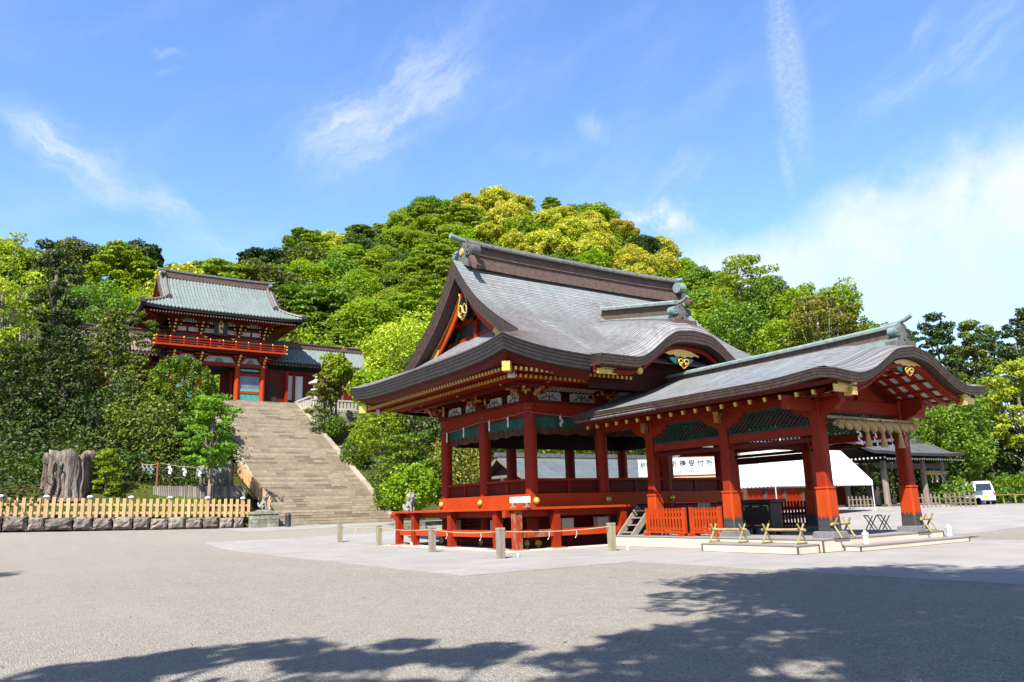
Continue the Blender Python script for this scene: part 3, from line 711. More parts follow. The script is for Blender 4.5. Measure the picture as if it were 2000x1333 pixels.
def pedestal(x0, x1, y0, y1, z0, z1, label, seed):
    t = thing('stone_pedestal', ((x0+x1)/2, (y0+y1)/2, z0), label, 'pedestal', 'pedestals of the guardian lions'); r = random.Random(seed)
    z = z0; rows = [z0, z0+(z1-z0)*.36, z0+(z1-z0)*.62, z1]
    for i in range(3):
        x = x0; off = r.uniform(.2, .5)
        first = True
        while x < x1-.01:
            w = off if first else r.uniform(.4, .75); first = False
            if x1-x-w < .25: w = x1-x
            b = MB(); d = r.uniform(0, .03); b.box(x+.008, x+w-.008, y0-d, y0+.3, rows[i]+.008, rows[i+1]-.008); b.build('stone', M['mossstone'], t, bevel=.012); x += w
        y = y0+.3
        while y < y1-.01:
            w = min(r.uniform(.4, .7), y1-y)
            for xx in (x0, x1-.3):
                b = MB(); b.box(xx-.01*r.random(), xx+.3+.01*r.random(), y+.008, y+w-.008, rows[i]+.008, rows[i+1]-.008); b.build('stone', M['mossstone'], t, bevel=.012)
            y += w
    b = MB(); b.box(x0-.08, x1+.08, y0-.08, y1+.08, z1, z1+.2); b.box(x0+.35, x1-.35, y0+.2, y1-.2, z1+.2, z1+.26); b.build('cap_slab', M['mossstone'], t, bevel=.02)
pedestal(15.65, 17.4, 56.25, 57.6, .78, 1.72, 'square pedestal of lichened stone blocks at the left foot of the stairs', 1)
pedestal(22.0, 23.6, 45.6, 47.0, .45, 1.15, 'stone block pedestal half hidden behind the red deck', 2)
b = MB(); b.lathe([(.23, 0), (.22, .1), (.2, .8), (.23, .84), (.2, .93), (.1, .98)], (17.85, 55.6, .76), 12); tag(b.build('stone_bollard', M['iron'], smooth='auto'), 'dark round stone bollard beside the lion pedestal', 'bollard')
# ------------------------------------------------------------------ dance hall
HX, HY = [18.67, 22.51, 26.35, 30.17], [26.56, 30.17, 33.78]
XC, YC = 24.42, 30.17
hall = thing('dance_hall', (XC, YC, 0), 'large vermilion open dance hall with sweeping grey copper roof in the court centre', 'shrine hall')
EX0, EX1, EY0, EY1 = 15.05, 33.79, 22.97, 37.37          # eave rectangle
GXL, GXR, SB = 17.1, 31.74, 5.3                           # gable planes, where hip begins
zA = pchip([(0, 13.05), (1, 11.82), (2, 10.80), (3.5, 9.68), (5.3, 8.58), (7.2, 7.40)])
zB = pchip([(0, 7.66), (1, 8.02), (2.05, 8.55), (3.3, 9.55)])
zH = pchip([(0, 7.93), (1, 8.22), (2.05, 8.60)])
RB = None
def stepped(rows, flip_z=-1, dz=.022):
    """turn smooth rows of points into overlapping courses: each row is repeated a little lower, leaving a butt edge"""
    out = []; idx = []
    for i, r in enumerate(rows):
        if i: out.append([(x, y, z+dz*.5) for x, y, z in r]); idx.append(i)
        out.append([(x, y, z-dz*.5 if i else z) for x, y, z in r]); idx.append(i)
    return out, idx
def course_mesh(b, P, UV, butt=1):
    Q, idx = stepped(P); U2 = [UV[i] for i in idx]; nj = len(P[0]); n0 = len(b.f)
    b.grid(Q, uv=U2, tone=.5)
    k = n0
    for i in range(len(Q)-1):
        isb = idx[i] == idx[i+1]
        for j in range(nj-1):
            if isb: b.m[k] = butt
            k += 1
def arc_rows(fn, a, c, pitch):
    """parameters between a and c spaced evenly along the slope fn"""
    t = np.linspace(a, c, 400); z = np.array([fn(q) for q in t]); L = np.concatenate([[0], np.cumsum(np.hypot(np.diff(t), np.diff(z)))]); n = int(L[-1]/pitch)+1
    return np.interp(np.linspace(0, L[-1], n+1), L, t), np.linspace(0, L[-1], n+1)
def roofA(flip):
    b = MB(); P = []; UV = []
    S, Ls = arc_rows(zA, 0, 7.2, .165)
    for s, L in zip(S, Ls):
        t = max(0.0, (7.2-s)*(2.05/1.9)) if s > SB else 2.05
        x0, x1 = (GXL, GXR) if s <= SB else (EX0+t, EX1-t)
        row = []; uv = []
        for u in np.linspace(-1, 1, 61):
            x = (x0+x1)/2+u*(x1-x0)/2; z = zA(s)
            if s > SB: z += (zH(t)-zA(s))*abs(u)**5
            else: z += .05*abs(u)**14
            row.append((x, YC-s*flip, z)); uv.append((x, L, max(0, 1-s/1.3)*.7))
        P.append(row); UV.append(uv)
    course_mesh(b, P, UV); return b
RM = [M['roof'], M['butt']]
roofA(1).build('roof', RM, hall)
roofA(-1).build('roof', RM, hall)
def roofB(sg):
    b = MB(); P = []; UV = []
    for t in np.linspace(3.3, 0, 22):
        half = 7.2-t*(1.9/2.05) if t <= 2.05 else 5.3-(t-2.05)*1.5
        row = []; uv = []
        for u in np.linspace(-1, 1, 49):
            z = zB(t)+((zH(min(t, 2.05))-zB(t))*abs(u)**5 if t <= 2.05 else -.02)
            row.append((XC+sg*(EX1-XC-t), YC+u*half, z)); uv.append((u*half, t*1.15, 0))
        P.append(row); UV.append(uv)
    course_mesh(b, P, UV); b.build('skirt_roof', RM, hall)
roofB(-1); roofB(1)
# eave bands: rim height along each side
PROF = [(0,0),(0,-.05),(.014,-.056),(.03,-.17),(.044,-.176),(.06,-.30),(.074,-.306),(.09,-.44),(.104,-.446),(.12,-.58),(.40,-.61)]
def rimz(side, u):
    if side in 'LR': return zB(0)+(zH(0)-zB(0))*abs(u)**5
    return zA(7.2)+(zH(0)-zA(7.2))*abs(u)**5
def side_pt(side, u, d, dz, z=None):
    hx, hy = (EX1-EX0)/2-d, (EY1-EY0)/2-d; zz = (rimz(side, u) if z is None else z)+dz
    if side == 'L': return (XC-hx, YC+u*hy, zz)
    if side == 'R': return (XC+hx, YC+u*hy, zz)
    if side == 'F': return (XC+u*hx, YC-hy, zz)
    return (XC+u*hx, YC+hy, zz)
KX0, KX1, KY = 19.2, 29.64, 22.3
def us(side, a=-1, c=1, n=41): return np.linspace(a, c, n)
hxF = (EX1-EX0)/2; uk = (KX0-XC)/hxF
for side, rng_ in (('L', (-1, 1)), ('R', (-1, 1)), ('B', (-1, 1)), ('F', (-1, uk)), ('F', (-uk, 1))):
    U = us(side, *rng_); b = MB()
    b.grid([[side_pt(side, u, d, dz) for u in U] for d, dz in PROF]); b.build('eave_edge', M['eave'], hall, smooth='auto')
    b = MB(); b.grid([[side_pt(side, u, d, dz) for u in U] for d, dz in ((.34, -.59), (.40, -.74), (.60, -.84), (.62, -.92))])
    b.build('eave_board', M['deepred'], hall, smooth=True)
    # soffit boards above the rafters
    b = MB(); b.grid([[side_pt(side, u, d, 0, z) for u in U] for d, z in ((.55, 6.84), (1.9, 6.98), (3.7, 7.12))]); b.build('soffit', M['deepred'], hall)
# karahafu bulge in the front eave
Kp = pchip([(0, 8.80), (.9, 8.70), (1.5, 8.44), (2.1, 8.02), (2.75, 7.58), (3.4, 7.30), (4.2, 6.98), (5.4, 6.4)])
rise = pchip([(22.3, 0), (22.6, .32), (23.1, .62), (24, .86), (25.5, 1.18), (28.6, 1.78)])
def zK(x, y):
    s = YC-y; a = (zA(s) if s <= 7.2 else 7.40-.10*(s-7.2))+.045
    c = Kp(abs(x-XC))+rise(y); k = .14
    h = max(0.0, min(1.0, .5+.5*(c-a)/k)); return a*(1-h)+c*h+k*h*(1-h)
b = MB(); P = []; UV = []
for y in np.concatenate([np.linspace(28.4, 23.4, 36), np.linspace(23.28, 22.3, 10)]):
    row = []
    for x in np.linspace(KX0, KX1, 81):
        e = min(x-KX0, KX1-x)/.5; q = sstep(22.9, 23.6, y); sink = .10*q*(1-min(1, max(0, e)))+.10*sstep(26.5, 28.4, y)
        row.append((x, y, zK(x, y)-sink))
    P.append(row); UV.append([(x, (28.4-y)*1.2, max(0, 1-abs(x-XC)/.9)*.5*(y > 23.6)) for x in np.linspace(KX0, KX1, 81)])
course_mesh(b, P, UV); b.build('porch_roof', RM, hall)
b = MB(); KXS = np.linspace(KX0, KX1, 81)
KPROF = [(0,0),(0,-.05),(.013,-.056),(.028,-.16),(.041,-.166),(.056,-.27),(.07,-.276),(.085,-.40),(.52,-.44)]
def krim(x): return zK(x, 22.3)
b.grid([[(x, KY+d, krim(x)+dz*(1+.28*max(0, 1-abs(x-XC)/2.6))) for x in KXS] for d, dz in KPROF])
for xs_, sg in ((KX0, 1), (KX1, -1)):
    b.grid([[(xs_+sg*d*.3, y, krim(xs_)+dz) for y in np.linspace(KY, 23.1, 4)] for d, dz in KPROF])
b.build('porch_eave_edge', M['eavebrown'], hall, smooth='auto')
b = MB(); b.grid([[(x, KY+d, krim(x)-.44-(.12*max(0, 1-abs(x-XC)/2.6))+dz) for x in KXS] for d, dz in ((.50, .04), (.50, -.23), (.58, -.23), (.58, .0))]); b.build('porch_bargeboard', M['red'], hall, smooth='auto')
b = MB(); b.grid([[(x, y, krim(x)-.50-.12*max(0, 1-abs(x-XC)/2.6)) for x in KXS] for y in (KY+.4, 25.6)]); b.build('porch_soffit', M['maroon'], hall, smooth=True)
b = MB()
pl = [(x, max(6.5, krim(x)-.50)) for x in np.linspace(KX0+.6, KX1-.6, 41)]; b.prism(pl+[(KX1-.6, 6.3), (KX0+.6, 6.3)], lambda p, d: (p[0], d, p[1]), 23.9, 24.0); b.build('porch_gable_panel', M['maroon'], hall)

def fishtail(x0, x1, zc, h, y, flip=1):
    w = x1-x0; X = lambda t: x0+t*w if flip == 1 else x1-t*w
    return [(X(0), zc-.5*h), (X(0), zc+.30*h), (X(.2), zc+.30*h), (X(.2), zc+.52*h), (X(.98), zc+.5*h), (X(.72), zc+.16*h), (X(.86), zc+.12*h), (X(.6), zc-.04*h), (X(.82), zc-.12*h), (X(.68), zc-.24*h), (X(1.0), zc-.42*h), (X(.95), zc-.5*h)]
for fl, (x0, x1) in ((1, (19.3, 20.35)), (-1, (28.5, 29.5))):
    b = MB(); b.prism(fishtail(x0, x1, 6.80, .27, 0, fl), lambda p, d: (p[0], d, p[1]), KY+.46, KY+.495); b.build('gold_fitting', M['gold'], hall)
for x in (21.55, 27.3):
    b = MB(); b.lathe([(.02, -.06), (.13, -.05), (.15, 0), (.15, .05)], (x, KY+.45, krim(x)-.60), 12, axis=1); b.build('gold_roundel', M['gold'], hall, smooth='auto')
def kara_ornament(parent, xc, y, zt, w, h, teal=True):
    """gilt spreading cap with a heart shaped pendant under it"""
    b = MB(); n = 9; top = [(xc+(i/n*2-1)*w/2, zt-.22*h*abs(i/n*2-1)**2) for i in range(n+1)]
    bot = []
    for i in range(n, -1, -1):
        u = i/n*2-1; bot.append((xc+u*w/2*(1 if i in (0, n) else .96), zt-.22*h*abs(u)**2-.32*h*(1-abs(u)**1.5)-(.07*h if i % 2 else 0)))
    b.prism(top+bot, lambda p, d: (p[0], d, p[1]), y-.05, y); b.build('gable_ornament_cap', M['gold'], parent)
    b = MB()
    for sg in (-1, 1):
        b.prism([(xc+sg*.06*w, zt-.34*h), (xc+sg*.36*w, zt-.40*h), (xc+sg*.30*w, zt-.52*h), (xc+sg*.18*w, zt-.66*h), (xc+sg*.05*w, zt-.6*h)], lambda p, d: (p[0], d, p[1]), y+.005, y+.05)
    b.build('gable_ornament_leaf', M['teal'], parent)
    b = MB(); b.prism([(xc-.15*w, zt-.46*h), (xc-.09*w, zt-.40*h), (xc, zt-.46*h), (xc+.09*w, zt-.40*h), (xc+.15*w, zt-.46*h), (xc+.13*w, zt-.66*h), (xc, zt-.9*h), (xc-.13*w, zt-.66*h)], lambda p, d: (p[0], d, p[1]), y-.07, y-.02); b.build('pendant', M['shadowwood'], parent)
    b = MB()
    for sg in (-1, 1):
        c = (xc+sg*.075*w, zt-.55*h); pts = [(c[0]+sg*math.cos(a)*(.075*w)*(1-a/14), y-.09, c[1]+math.sin(a)*.11*h*(1-a/14)) for a in np.linspace(-2.0, 5.0, 22)]
        b.tube(pts, .018*w, 5)
    b.tube([(xc-.13*w, y-.09, zt-.68*h), (xc, y-.09, zt-.88*h), (xc+.13*w, y-.09, zt-.68*h)], .016*w, 5); b.build('pendant_scroll', M['gold'], parent, smooth=True)
kara_ornament(hall, XC-.35, 22.80, 8.02, 2.0, .95)

# verge (thick roof edge at each gable), bargeboards, gable wall
def verge_pts(off, n=33):
    """points (y, z) along the gable curve shifted `off` metres below the roof surface"""
    out = []
    for s in np.linspace(-SB, SB, n):
        a = abs(s); ds = .01; m = (zA(min(a+ds, 7.2))-zA(max(a-ds, 0)))/(min(a+ds, 7.2)-max(a-ds, 0)); L = math.hypot(1, m)
        ny, nz = (m/L)*(1 if s > 0 else -1), -1/L         # pointing down and inward
        if abs(s) < .01: ny, nz = 0, -1.25
        out.append((YC+s+ny*off, zA(a)+nz*off))
    return out
for gx, sg in ((GXL, 1), (GXR, -1)):
    b = MB(); prof = [(0, 0), (0, .07), (.013, .078), (.03, .22), (.043, .228), (.06, .36), (.075, .368), (.09, .52), (.9, .56)]
    b.grid([[(gx+sg*d, y, z) for (y, z) in verge_pts(off)] for d, off in prof]); b.build('verge_edge', M['eavebrown'], hall, smooth='auto')
    b = MB()
    b.grid([[(gx+sg*d, y, z) for (y, z) in verge_pts(off)] for d, off in ((.62, .55), (.62, 1.05), (.72, 1.05), (.72, .55))]); b.build('bargeboard', M['orange'], hall, smooth='auto')
    b = MB()
    b.grid([[(gx+sg*d, y, z) for (y, z) in verge_pts(off)] for d, off in ((.58, .62), (.58, .69), (.63, .69))]); b.build('bargeboard_trim', M['gold'], hall, smooth='auto')
    wallpoly = verge_pts(.3, 25)
    b = MB(); b.prism([(y, z) for y, z in wallpoly]+[(YC+4.6, 8.4), (YC-4.6, 8.4)], lambda p, d: (d, p[0], p[1]), gx+sg*1.34, gx+sg*1.42); b.build('gable_wall', M['iron'], hall)
    b = MB(); X0, X1 = gx+sg*1.16, gx+sg*1.34
    b.box(min(X0, X1), max(X0, X1), YC-3.6, YC+3.6, 9.35, 9.62); b.box(min(X0, X1), max(X0, X1), YC-.14, YC+.14, 9.62, 12.2); b.box(min(X0, X1), max(X0, X1), YC-2.2, YC+2.2, 10.3, 10.5); b.build('gable_beam', M['red'], hall)
    # pendant: black and gold scroll with a red knot
    xx = gx+sg*.54
    b = MB(); b.prism([(YC-.42, 11.75), (YC, 12.1), (YC+.42, 11.75), (YC+.24, 11.35), (YC+.42, 10.95), (YC+.34, 10.45), (YC, 10.2), (YC-.34, 10.45), (YC-.42, 10.95), (YC-.24, 11.35)], lambda p, d: (d, p[0], p[1]), xx, xx+.06*sg); b.build('gable_pendant', M['black'], hall)
    b = MB()
    for s2 in (-1, 1):
        c = (YC+s2*.19, 10.72); b.tube([(xx-.04*sg, c[0]+s2*math.cos(a)*.19*(1-a/13), c[1]+math.sin(a)*.28*(1-a/13)) for a in np.linspace(-1.9, 5, 22)], .042, 6)
        b.tube([(xx-.03*sg, YC+s2*.42, 11.75), (xx-.03*sg, YC+s2*.24, 11.35), (xx-.03*sg, YC+s2*.40, 11.0), (xx-.03*sg, YC+s2*.33, 10.5), (xx-.03*sg, YC, 10.24)], .035, 5)
    b.build('pendant_scroll', M['gold'], hall, smooth=True)
    b = MB(); b.lathe([(.02, -.1), (.13, -.06), (.19, 0), (.13, .08), (.02, .1)], (xx-.06*sg, YC, 11.42), 6, axis=0); b.build('pendant_knot', M['orange'], hall)
    b = MB()
    for s2 in (-1, 1):
        V = verge_pts(.76, 81); seg = V[4:18] if s2 == -1 else V[-18:-4]; lo = verge_pts(1.05, 81); seg2 = lo[4:18] if s2 == -1 else lo[-18:-4]
        poly = [p for p in seg]+[(q[0], q[1]+(.10 if i % 3 == 1 else 0)) for i, q in enumerate(seg2[::-1])]
        b.prism(poly, lambda p, d: (d, p[0], p[1]), gx+sg*.56, gx+sg*.61)
    b.build('bargeboard_fitting', M['gold'], hall)

# ridges
def ridge_beam(parent, fn, n, parts):
    """fn(t) -> (centre point, sideways unit vector); parts: list of (name, material, [(sideways, height) polygon])"""
    for name, mat, poly in parts:
        b = MB(); rows = []
        for t in np.linspace(0, 1, n):
            c, sd = fn(t); c = np.array(c, float); sd = np.array(sd, float)
            rows.append([tuple(c+sd*q[0]+np.array([0, 0, q[1]])) for q in poly])
        b.grid(rows, closed=True); k = len(b.v); m = len(poly); b.f.append(tuple(range(m))); b.m.append(0); b.t.append(.5); b.f.append(tuple(k-1-i for i in range(m))); b.m.append(0); b.t.append(.5)
        b.build(name, mat, parent, smooth='auto')
def main_ridge(t): return ((17.75+t*(31.55-17.75), YC, 13.0+.10*(2*t-1)**4), (0, 1, 0))
ridge_beam(hall, main_ridge, 25, [
  ('ridge_base', M['ridge'], [(-.52, -.35), (-.48, .10), (-.36, .15), (.36, .15), (.48, .10), (.52, -.35)]),
  ('ridge_band', M['ridge'], [(-.30, .13), (-.30, .34), (-.36, .35), (-.36, .41), (-.25, .42), (-.25, .80), (.25, .80), (.25, .42), (.36, .41), (.36, .35), (.30, .34), (.30, .13)]),
  ('ridge_cap', M['verdgrey'], [(-.44, .78), (-.46, .86), (-.40, .98), (-.2, 1.10), (0, 1.14), (.2, 1.10), (.40, .98), (.46, .86), (.44, .78)])])
def ridge_end(parent, c, ax, s, up=0.0, leg=True, gold=True):
    """carved demon tile end: plate, side scrolls, legs down the roof and a projecting tube; ax = outward unit vector"""
    ax = np.array(ax, float); sd = np.array([ax[1], -ax[0], 0.0]); c = np.array(c, float); Z = np.array([0, 0, 1.0])
    P = lambda a, b_, h: tuple(c+ax*a*s+sd*b_*s+Z*h*s)
    b = MB(); poly = [(-.55, -.25), (-.62, .05), (-.34, .22), (-.40, .55), (-.26, .92), (0, 1.08), (.26, .92), (.40, .55), (.34, .22), (.62, .05), (.55, -.25), (.22, -.10), (0, .12), (-.22, -.10)]
    b.prism(poly, lambda p, d: P(d, p[0], p[1]), -.08, .12); b.build('ridge_end_plate', M['verdgrey'], parent)
    for sg in (-1, 1):
        b = MB(); n = 16
        for (r0, r1, a0, a1) in ((.0, .30, -.38, .10), (.16, .24, .10, .15), (.0, .10, .10, .17)):
            ring = lambda r, a: [P(a, sg*.62+r*math.cos(2*math.pi*k/n), .52+r*math.sin(2*math.pi*k/n)) for k in range(n)]
            rows = [ring(max(r0, .001), a1), ring(r1, a1), ring(r1, a0), ring(max(r0, .001), a0)]; b.grid(rows, closed=True)
        b.build('scroll', M['verdigris'] if sg == 1 else M['verdgrey'], parent, smooth='auto')
        if leg:
            b = MB(); b.beam(P(-.02, sg*.62, .28), P(-.02, sg*1.05, -.42), .22*s, .22*s); b.beam(P(-.02, sg*1.02, -.34), P(-.02, sg*1.32, -.50), .26*s, .2*s); b.build('roof_leg', M['ridge'], parent)
    if gold:
        b = MB(); b.lathe([(.001, .02), (.17*s, .0), (.19*s, -.05), (.001, -.06)], (0, 0, 0), 14, axis=0); R = np.stack([ax, sd, Z], 1)
        b.v = [tuple(np.array(P(.17, 0, .58))+R@np.array(v)) for v in b.v]; b.build('gold_crest', M['gold'], parent, smooth='auto')
    b = MB(); b.tube([P(-1.2, 0, 1.10), P(-.2, 0, 1.14), P(.35, 0, 1.20+up*.4), P(.72, 0, 1.30+up)], [.13*s, .13*s, .12*s, .13*s], 10); b.build('ridge_tube', M['verdigris'], parent, smooth='auto')
ridge_end(hall, (17.72, YC, 12.98), (-1, 0, 0), 1.0)
ridge_end(hall, (31.58, YC, 12.98), (1, 0, 0), 1.0)
def kridge(t):
    y = 23.05+t*(28.2-23.05); return ((XC, y, zK(XC, min(y, 28.4))+.0+(.06 if t < .1 else 0)), (1, 0, 0))
def kridge(t):
    y = 23.05+t*(28.0-23.05); return ((XC, y, 9.55+.17*(y-23.05)), (1, 0, 0))
ridge_beam(hall, kridge, 14, [
  ('porch_ridge_base', M['verdigris'], [(-.42, -.5), (-.40, .04), (-.25, .09), (.25, .09), (.40, .04), (.42, -.5)]),
  ('porch_ridge_band', M['ridge'], [(-.20, .08), (-.20, .58), (.20, .58), (.20, .08)]),
  ('porch_ridge_cap', M['verdigris'], [(-.36, .56), (-.37, .66), (-.2, .76), (0, .79), (.2, .76), (.37, .66), (.36, .56)])])
ridge_end(hall, (XC, 22.98, 9.46), (0, -1, 0), .64, up=.12, leg=False, gold=False)
b = MB(); b.box(XC-.72, XC+.72, 22.75, 23.3, 9.1, 9.40); b.build('ridge_end_base', M['ridge'], hall, bevel=.03)

# ---- body of the hall
def pillar_mesh(r, z0, z1):
    b = MB(); b.lathe([(r, z0), (r, z1)], n=20); return b.mesh('pillar', M['red'], smooth='auto')
pmh = pillar_mesh(.27, 0, 6.0)
PIL = [(x, y) for x in HX for y in HY if not (x in HX[1:3] and y == HY[1])]
for (x, y) in PIL: link('pillar', pmh, hall, (x-XC, y-YC, 0))
def ring(name, mat, z0, z1, off, th, sides='LRFB', bevel=0):
    """four straight members round the pillar rectangle, outer face `off` outside the pillar line"""
    X0, X1, Y0, Y1 = HX[0]-off, HX[-1]+off, HY[0]-off, HY[-1]+off
    for sd in sides:
        b = MB()
        if sd == 'L': b.box(X0, X0+th, Y0, Y1, z0, z1)
        if sd == 'R': b.box(X1-th, X1, Y0, Y1, z0, z1)
        if sd == 'F': b.box(X0+th+.002, X1-th-.002, Y0+.002, Y0+th, z0, z1)
        if sd == 'B': b.box(X0+th+.002, X1-th-.002, Y1-th, Y1-.002, z0, z1)
        b.build(name, mat, hall, bevel=bevel)
ring('head_beam', M['red'], 5.42, 5.94, .20, .40)
ring('head_plate', M['deepred'], 5.94, 6.06, .30, .60)
ring('sill_beam', M['orange'], 1.64, 2.17, .30, .30)
ring('sill_rail', M['red'], 2.70, 2.80, .14, .26)
ring('ground_sill', M['deepred'], .04, .34, .30, .34)
ring('upper_sill', M['deepred'], 1.20, 1.52, .28, .30)
ring('purlin', M['deepred'], 6.50, 6.66, 1.30, .2)
for (a, c, fixed, ax) in [(HY[0], HY[1], HX[0], 'L'), (HY[1], HY[2], HX[0], 'L'), (HX[0], HX[1], HY[0], 'F'), (HX[2], HX[3], HY[0], 'F'), (HY[0], HY[1], HX[3], 'R'), (HY[1], HY[2], HX[3], 'R'), (HX[0], HX[1], HY[2], 'B'), (HX[1], HX[2], HY[2], 'B'), (HX[2], HX[3], HY[2], 'B'), (HX[1], HX[2], HY[0], 'F')]:
    mid = (a+c)/2; d_ = 1 if ax in 'LF' else -1
    def W(u, w, z):   # u along the wall, w outward
        return (fixed-w*d_, u, z) if ax in 'LR' else (u, fixed-w*d_, z)
    def bx(bm, u0, u1, w0, w1, z0, z1):
        p, q = W(u0, w0, z0), W(u1, w1, z1); bm.box(min(p[0], q[0]), max(p[0], q[0]), min(p[1], q[1]), max(p[1], q[1]), z0, z1)
    # dado: two sunk boards with a middle post
    for (u0, u1) in ((a+.2, mid-.05), (mid+.05, c-.2)):
        b = MB(); bx(b, u0, u1, -.04, .0, 2.17, 2.70); b.build('dado_panel', M['deepred'], hall)
    b = MB(); bx(b, mid-.05, mid+.05, -.05, .05, 2.17, 2.70); b.build('dado_post', M['red'], hall)
    # cloth valance
    b = MB(); n = 24
    b.grid([[W(a+.2+(c-a-.4)*i/n, .02*math.sin(i*1.7)-.05, z+.03*math.sin(i*.9)*(z < 5)) for i in range(n+1)] for z in (5.42, 4.95)]); b.build('valance', M['valance'], hall, smooth=True)
    b = MB(); b.grid([[W(a+.2+(c-a-.4)*i/n, .02*math.sin(i*1.7)-.05, z+.03*math.sin(i*.9)) for i in range(n+1)] for z in (4.95, 4.66)]); b.build('valance_hem', M['valance2'], hall, smooth=True)
    for i in range(7):
        u = a+.35+(c-a-.7)*(i+.5)/7; b = MB(); bx(b, u-.09, u+.09, -.035, -.02, 4.75, 5.0); b.build('valance_pattern', M['valance2'], hall)
    # white frog-leg panels with floral medallion
    for k, u0 in enumerate((a+(c-a)*.27, a+(c-a)*.73)):
        sgn = -1 if k == 0 else 1; w = (c-a)*.165
        poly = [(u0-w, 6.07), (u0-w, 6.2), (u0-w, 6.40), (u0-w*.85, 6.47), (u0+w*.85, 6.47), (u0+w, 6.40), (u0+w, 6.07)]
        if sgn == -1: poly[0] = (u0-w*1.55, 6.07); poly[1] = (u0-w*1.15, 6.18)
        else: poly[-1] = (u0+w*1.55, 6.07); poly.insert(-1, (u0+w*1.15, 6.18))
        b = MB(); b.prism(poly, lambda p, d: W(p[0], d, p[1]), .02, .06); pan = b.build('white_panel', M['white'], hall)
        b = MB(); cz = 6.27
        for (dx, dz, q) in ((0, 0, .075), (-.16, .03, .06), (.16, .03, .06), (-.29, -.05, .055), (.29, -.05, .055), (0, .12, .04), (0, -.12, .045), (-.22, .12, .035), (.22, .12, .035), (-.40, -.09, .04), (.40, -.09, .04)):
            r2 = q*1.2; b.prism([(u0+dx-r2, cz+dz), (u0+dx, cz+dz+r2), (u0+dx+r2, cz+dz), (u0+dx, cz+dz-r2)], lambda p, d: W(p[0], d, p[1]), .06, .072)
        b.build('floral_medallion', M['shidegrey'], pan)
    # dark wall behind panels and white ceiling ribs fanning out to the purlin
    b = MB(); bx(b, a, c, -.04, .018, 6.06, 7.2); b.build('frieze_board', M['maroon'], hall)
    b = MB()
    for i in range(13):
        u = a+.62+(c-a-1.24)*i/12; b.beam(W(u, .06, 6.52), W(u, .95, 6.60), .035, .03)
    b.build('ceiling_rib', M['white'] if ax == 'F' else M['deepred'], hall)
# gilt knobs and rosettes
b = MB(); b.lathe([(.001, -.13), (.07, -.12), (.13, -.07), (.16, 0), (.13, .02), (.16, .05)], n=14, axis=0); kn = b.mesh('gold_knob', M['gold'], smooth=True)
b = MB(); b.lathe([(.001, -.04), (.06, -.035), (.075, -.02)], n=10, axis=0)
for k in range(6):
    t = k*math.pi/3; b.lathe([(.001, -.03), (.05, -.02), (.06, 0)], (0, .105*math.cos(t), .105*math.sin(t)), 8, axis=0)
ros = b.mesh('gold_rosette', M['gold'], smooth='auto')
b = MB(); b.lathe([(.001, -.05), (.05, -.05), (.06, -.03), (.10, -.03), (.11, -.06), (.16, -.04), (.17, 0)], n=16, axis=0); std = b.mesh('gold_stud', M['gold'], smooth='auto')
for y in HY:
    link('gold_knob', kn, hall, (HX[0]-.31-XC, y-YC, 1.88)); link('gold_rosette', ros, hall, (HX[0]-.21-XC, y-YC, 5.70)); link('gold_stud', std, hall, (HX[0]-.31-XC, y-YC, .19))
for x in HX:
    link('gold_knob', kn, hall, (x-XC, HY[0]-.31-YC, 1.88), (0, 0, R_(90))); link('gold_rosette', ros, hall, (x-XC, HY[0]-.21-YC, 5.70), (0, 0, R_(90))); link('gold_stud', std, hall, (x-XC, HY[0]-.31-YC, .19), (0, 0, R_(90)))
# bracket sets: stacked blocks and arms, outward = -x in local space
def bracket(corner):
    b = MB(); b.box(-.30, .30, -.30, .30, .0, .20, 0); b.box(-.22, .22, -.22, .22, .2, .26, 1)
    dirs = [(-1, 0)] if not corner else [(-1, 0), (0, -1), (-.72, -.72)]
    for (dx, dy) in dirs:
        for L, z, h in ((.62, .20, .16), (1.0, .38, .15), (1.34, .54, .14)):
            b.beam((0, 0, z+h/2), (dx*L, dy*L, z+h/2), .15, h, 0); b.beam((dx*L, dy*L, z+h/2), (dx*(L+.10), dy*(L+.10), z+h/2-.03), .12, h*.8, 1)
            px, py = -dy, dx
            for sg in (-1, 1):
                e = (dx*L*.86+px*sg*.42, dy*L*.86+py*sg*.42, z+h/2+.02)
                b.beam((dx*L*.86, dy*L*.86, z+h/2), e, .12, h*.8, 0)
                b.box(e[0]-.085, e[0]+.085, e[1]-.085, e[1]+.085, z+h*.55, z+h+.05, 1)
            b.box(dx*L-.10, dx*L+.10, dy*L-.10, dy*L+.10, z+h, z+h+.07, 1)
    for sg in ((-1, 1) if not corner else ()):
        b.beam((0, 0, .30), (0, sg*.62, .30), .15, .15, 0); b.beam((0, 0, .48), (0, sg*.82, .48), .15, .13, 0)
        for q in (.55, .76): b.box(-.1, .1, sg*q-.08, sg*q+.08, .38 if q < .6 else .55, .47 if q < .6 else .64, 1)
        b.beam((-.05, sg*.25, .10), (-.35, sg*.62, .42), .10, .13, 1)
        b.beam((-.55, sg*.1, .30), (-.75, sg*.55, .62), .10, .12, 1)
    if corner:
        for (ax, ay, bx_, by) in ((-.3, .25, -.5, .6), (.25, -.3, .6, -.5), (-.7, -.2, -1.05, .05), (-.2, -.7, .05, -1.05)): b.beam((ax, ay, .12), (bx_, by, .55), .11, .14, 1)
    return b.mesh('bracket_set', [M['deepred'], M['ochre']])
bs, bc = bracket(False), bracket(True)
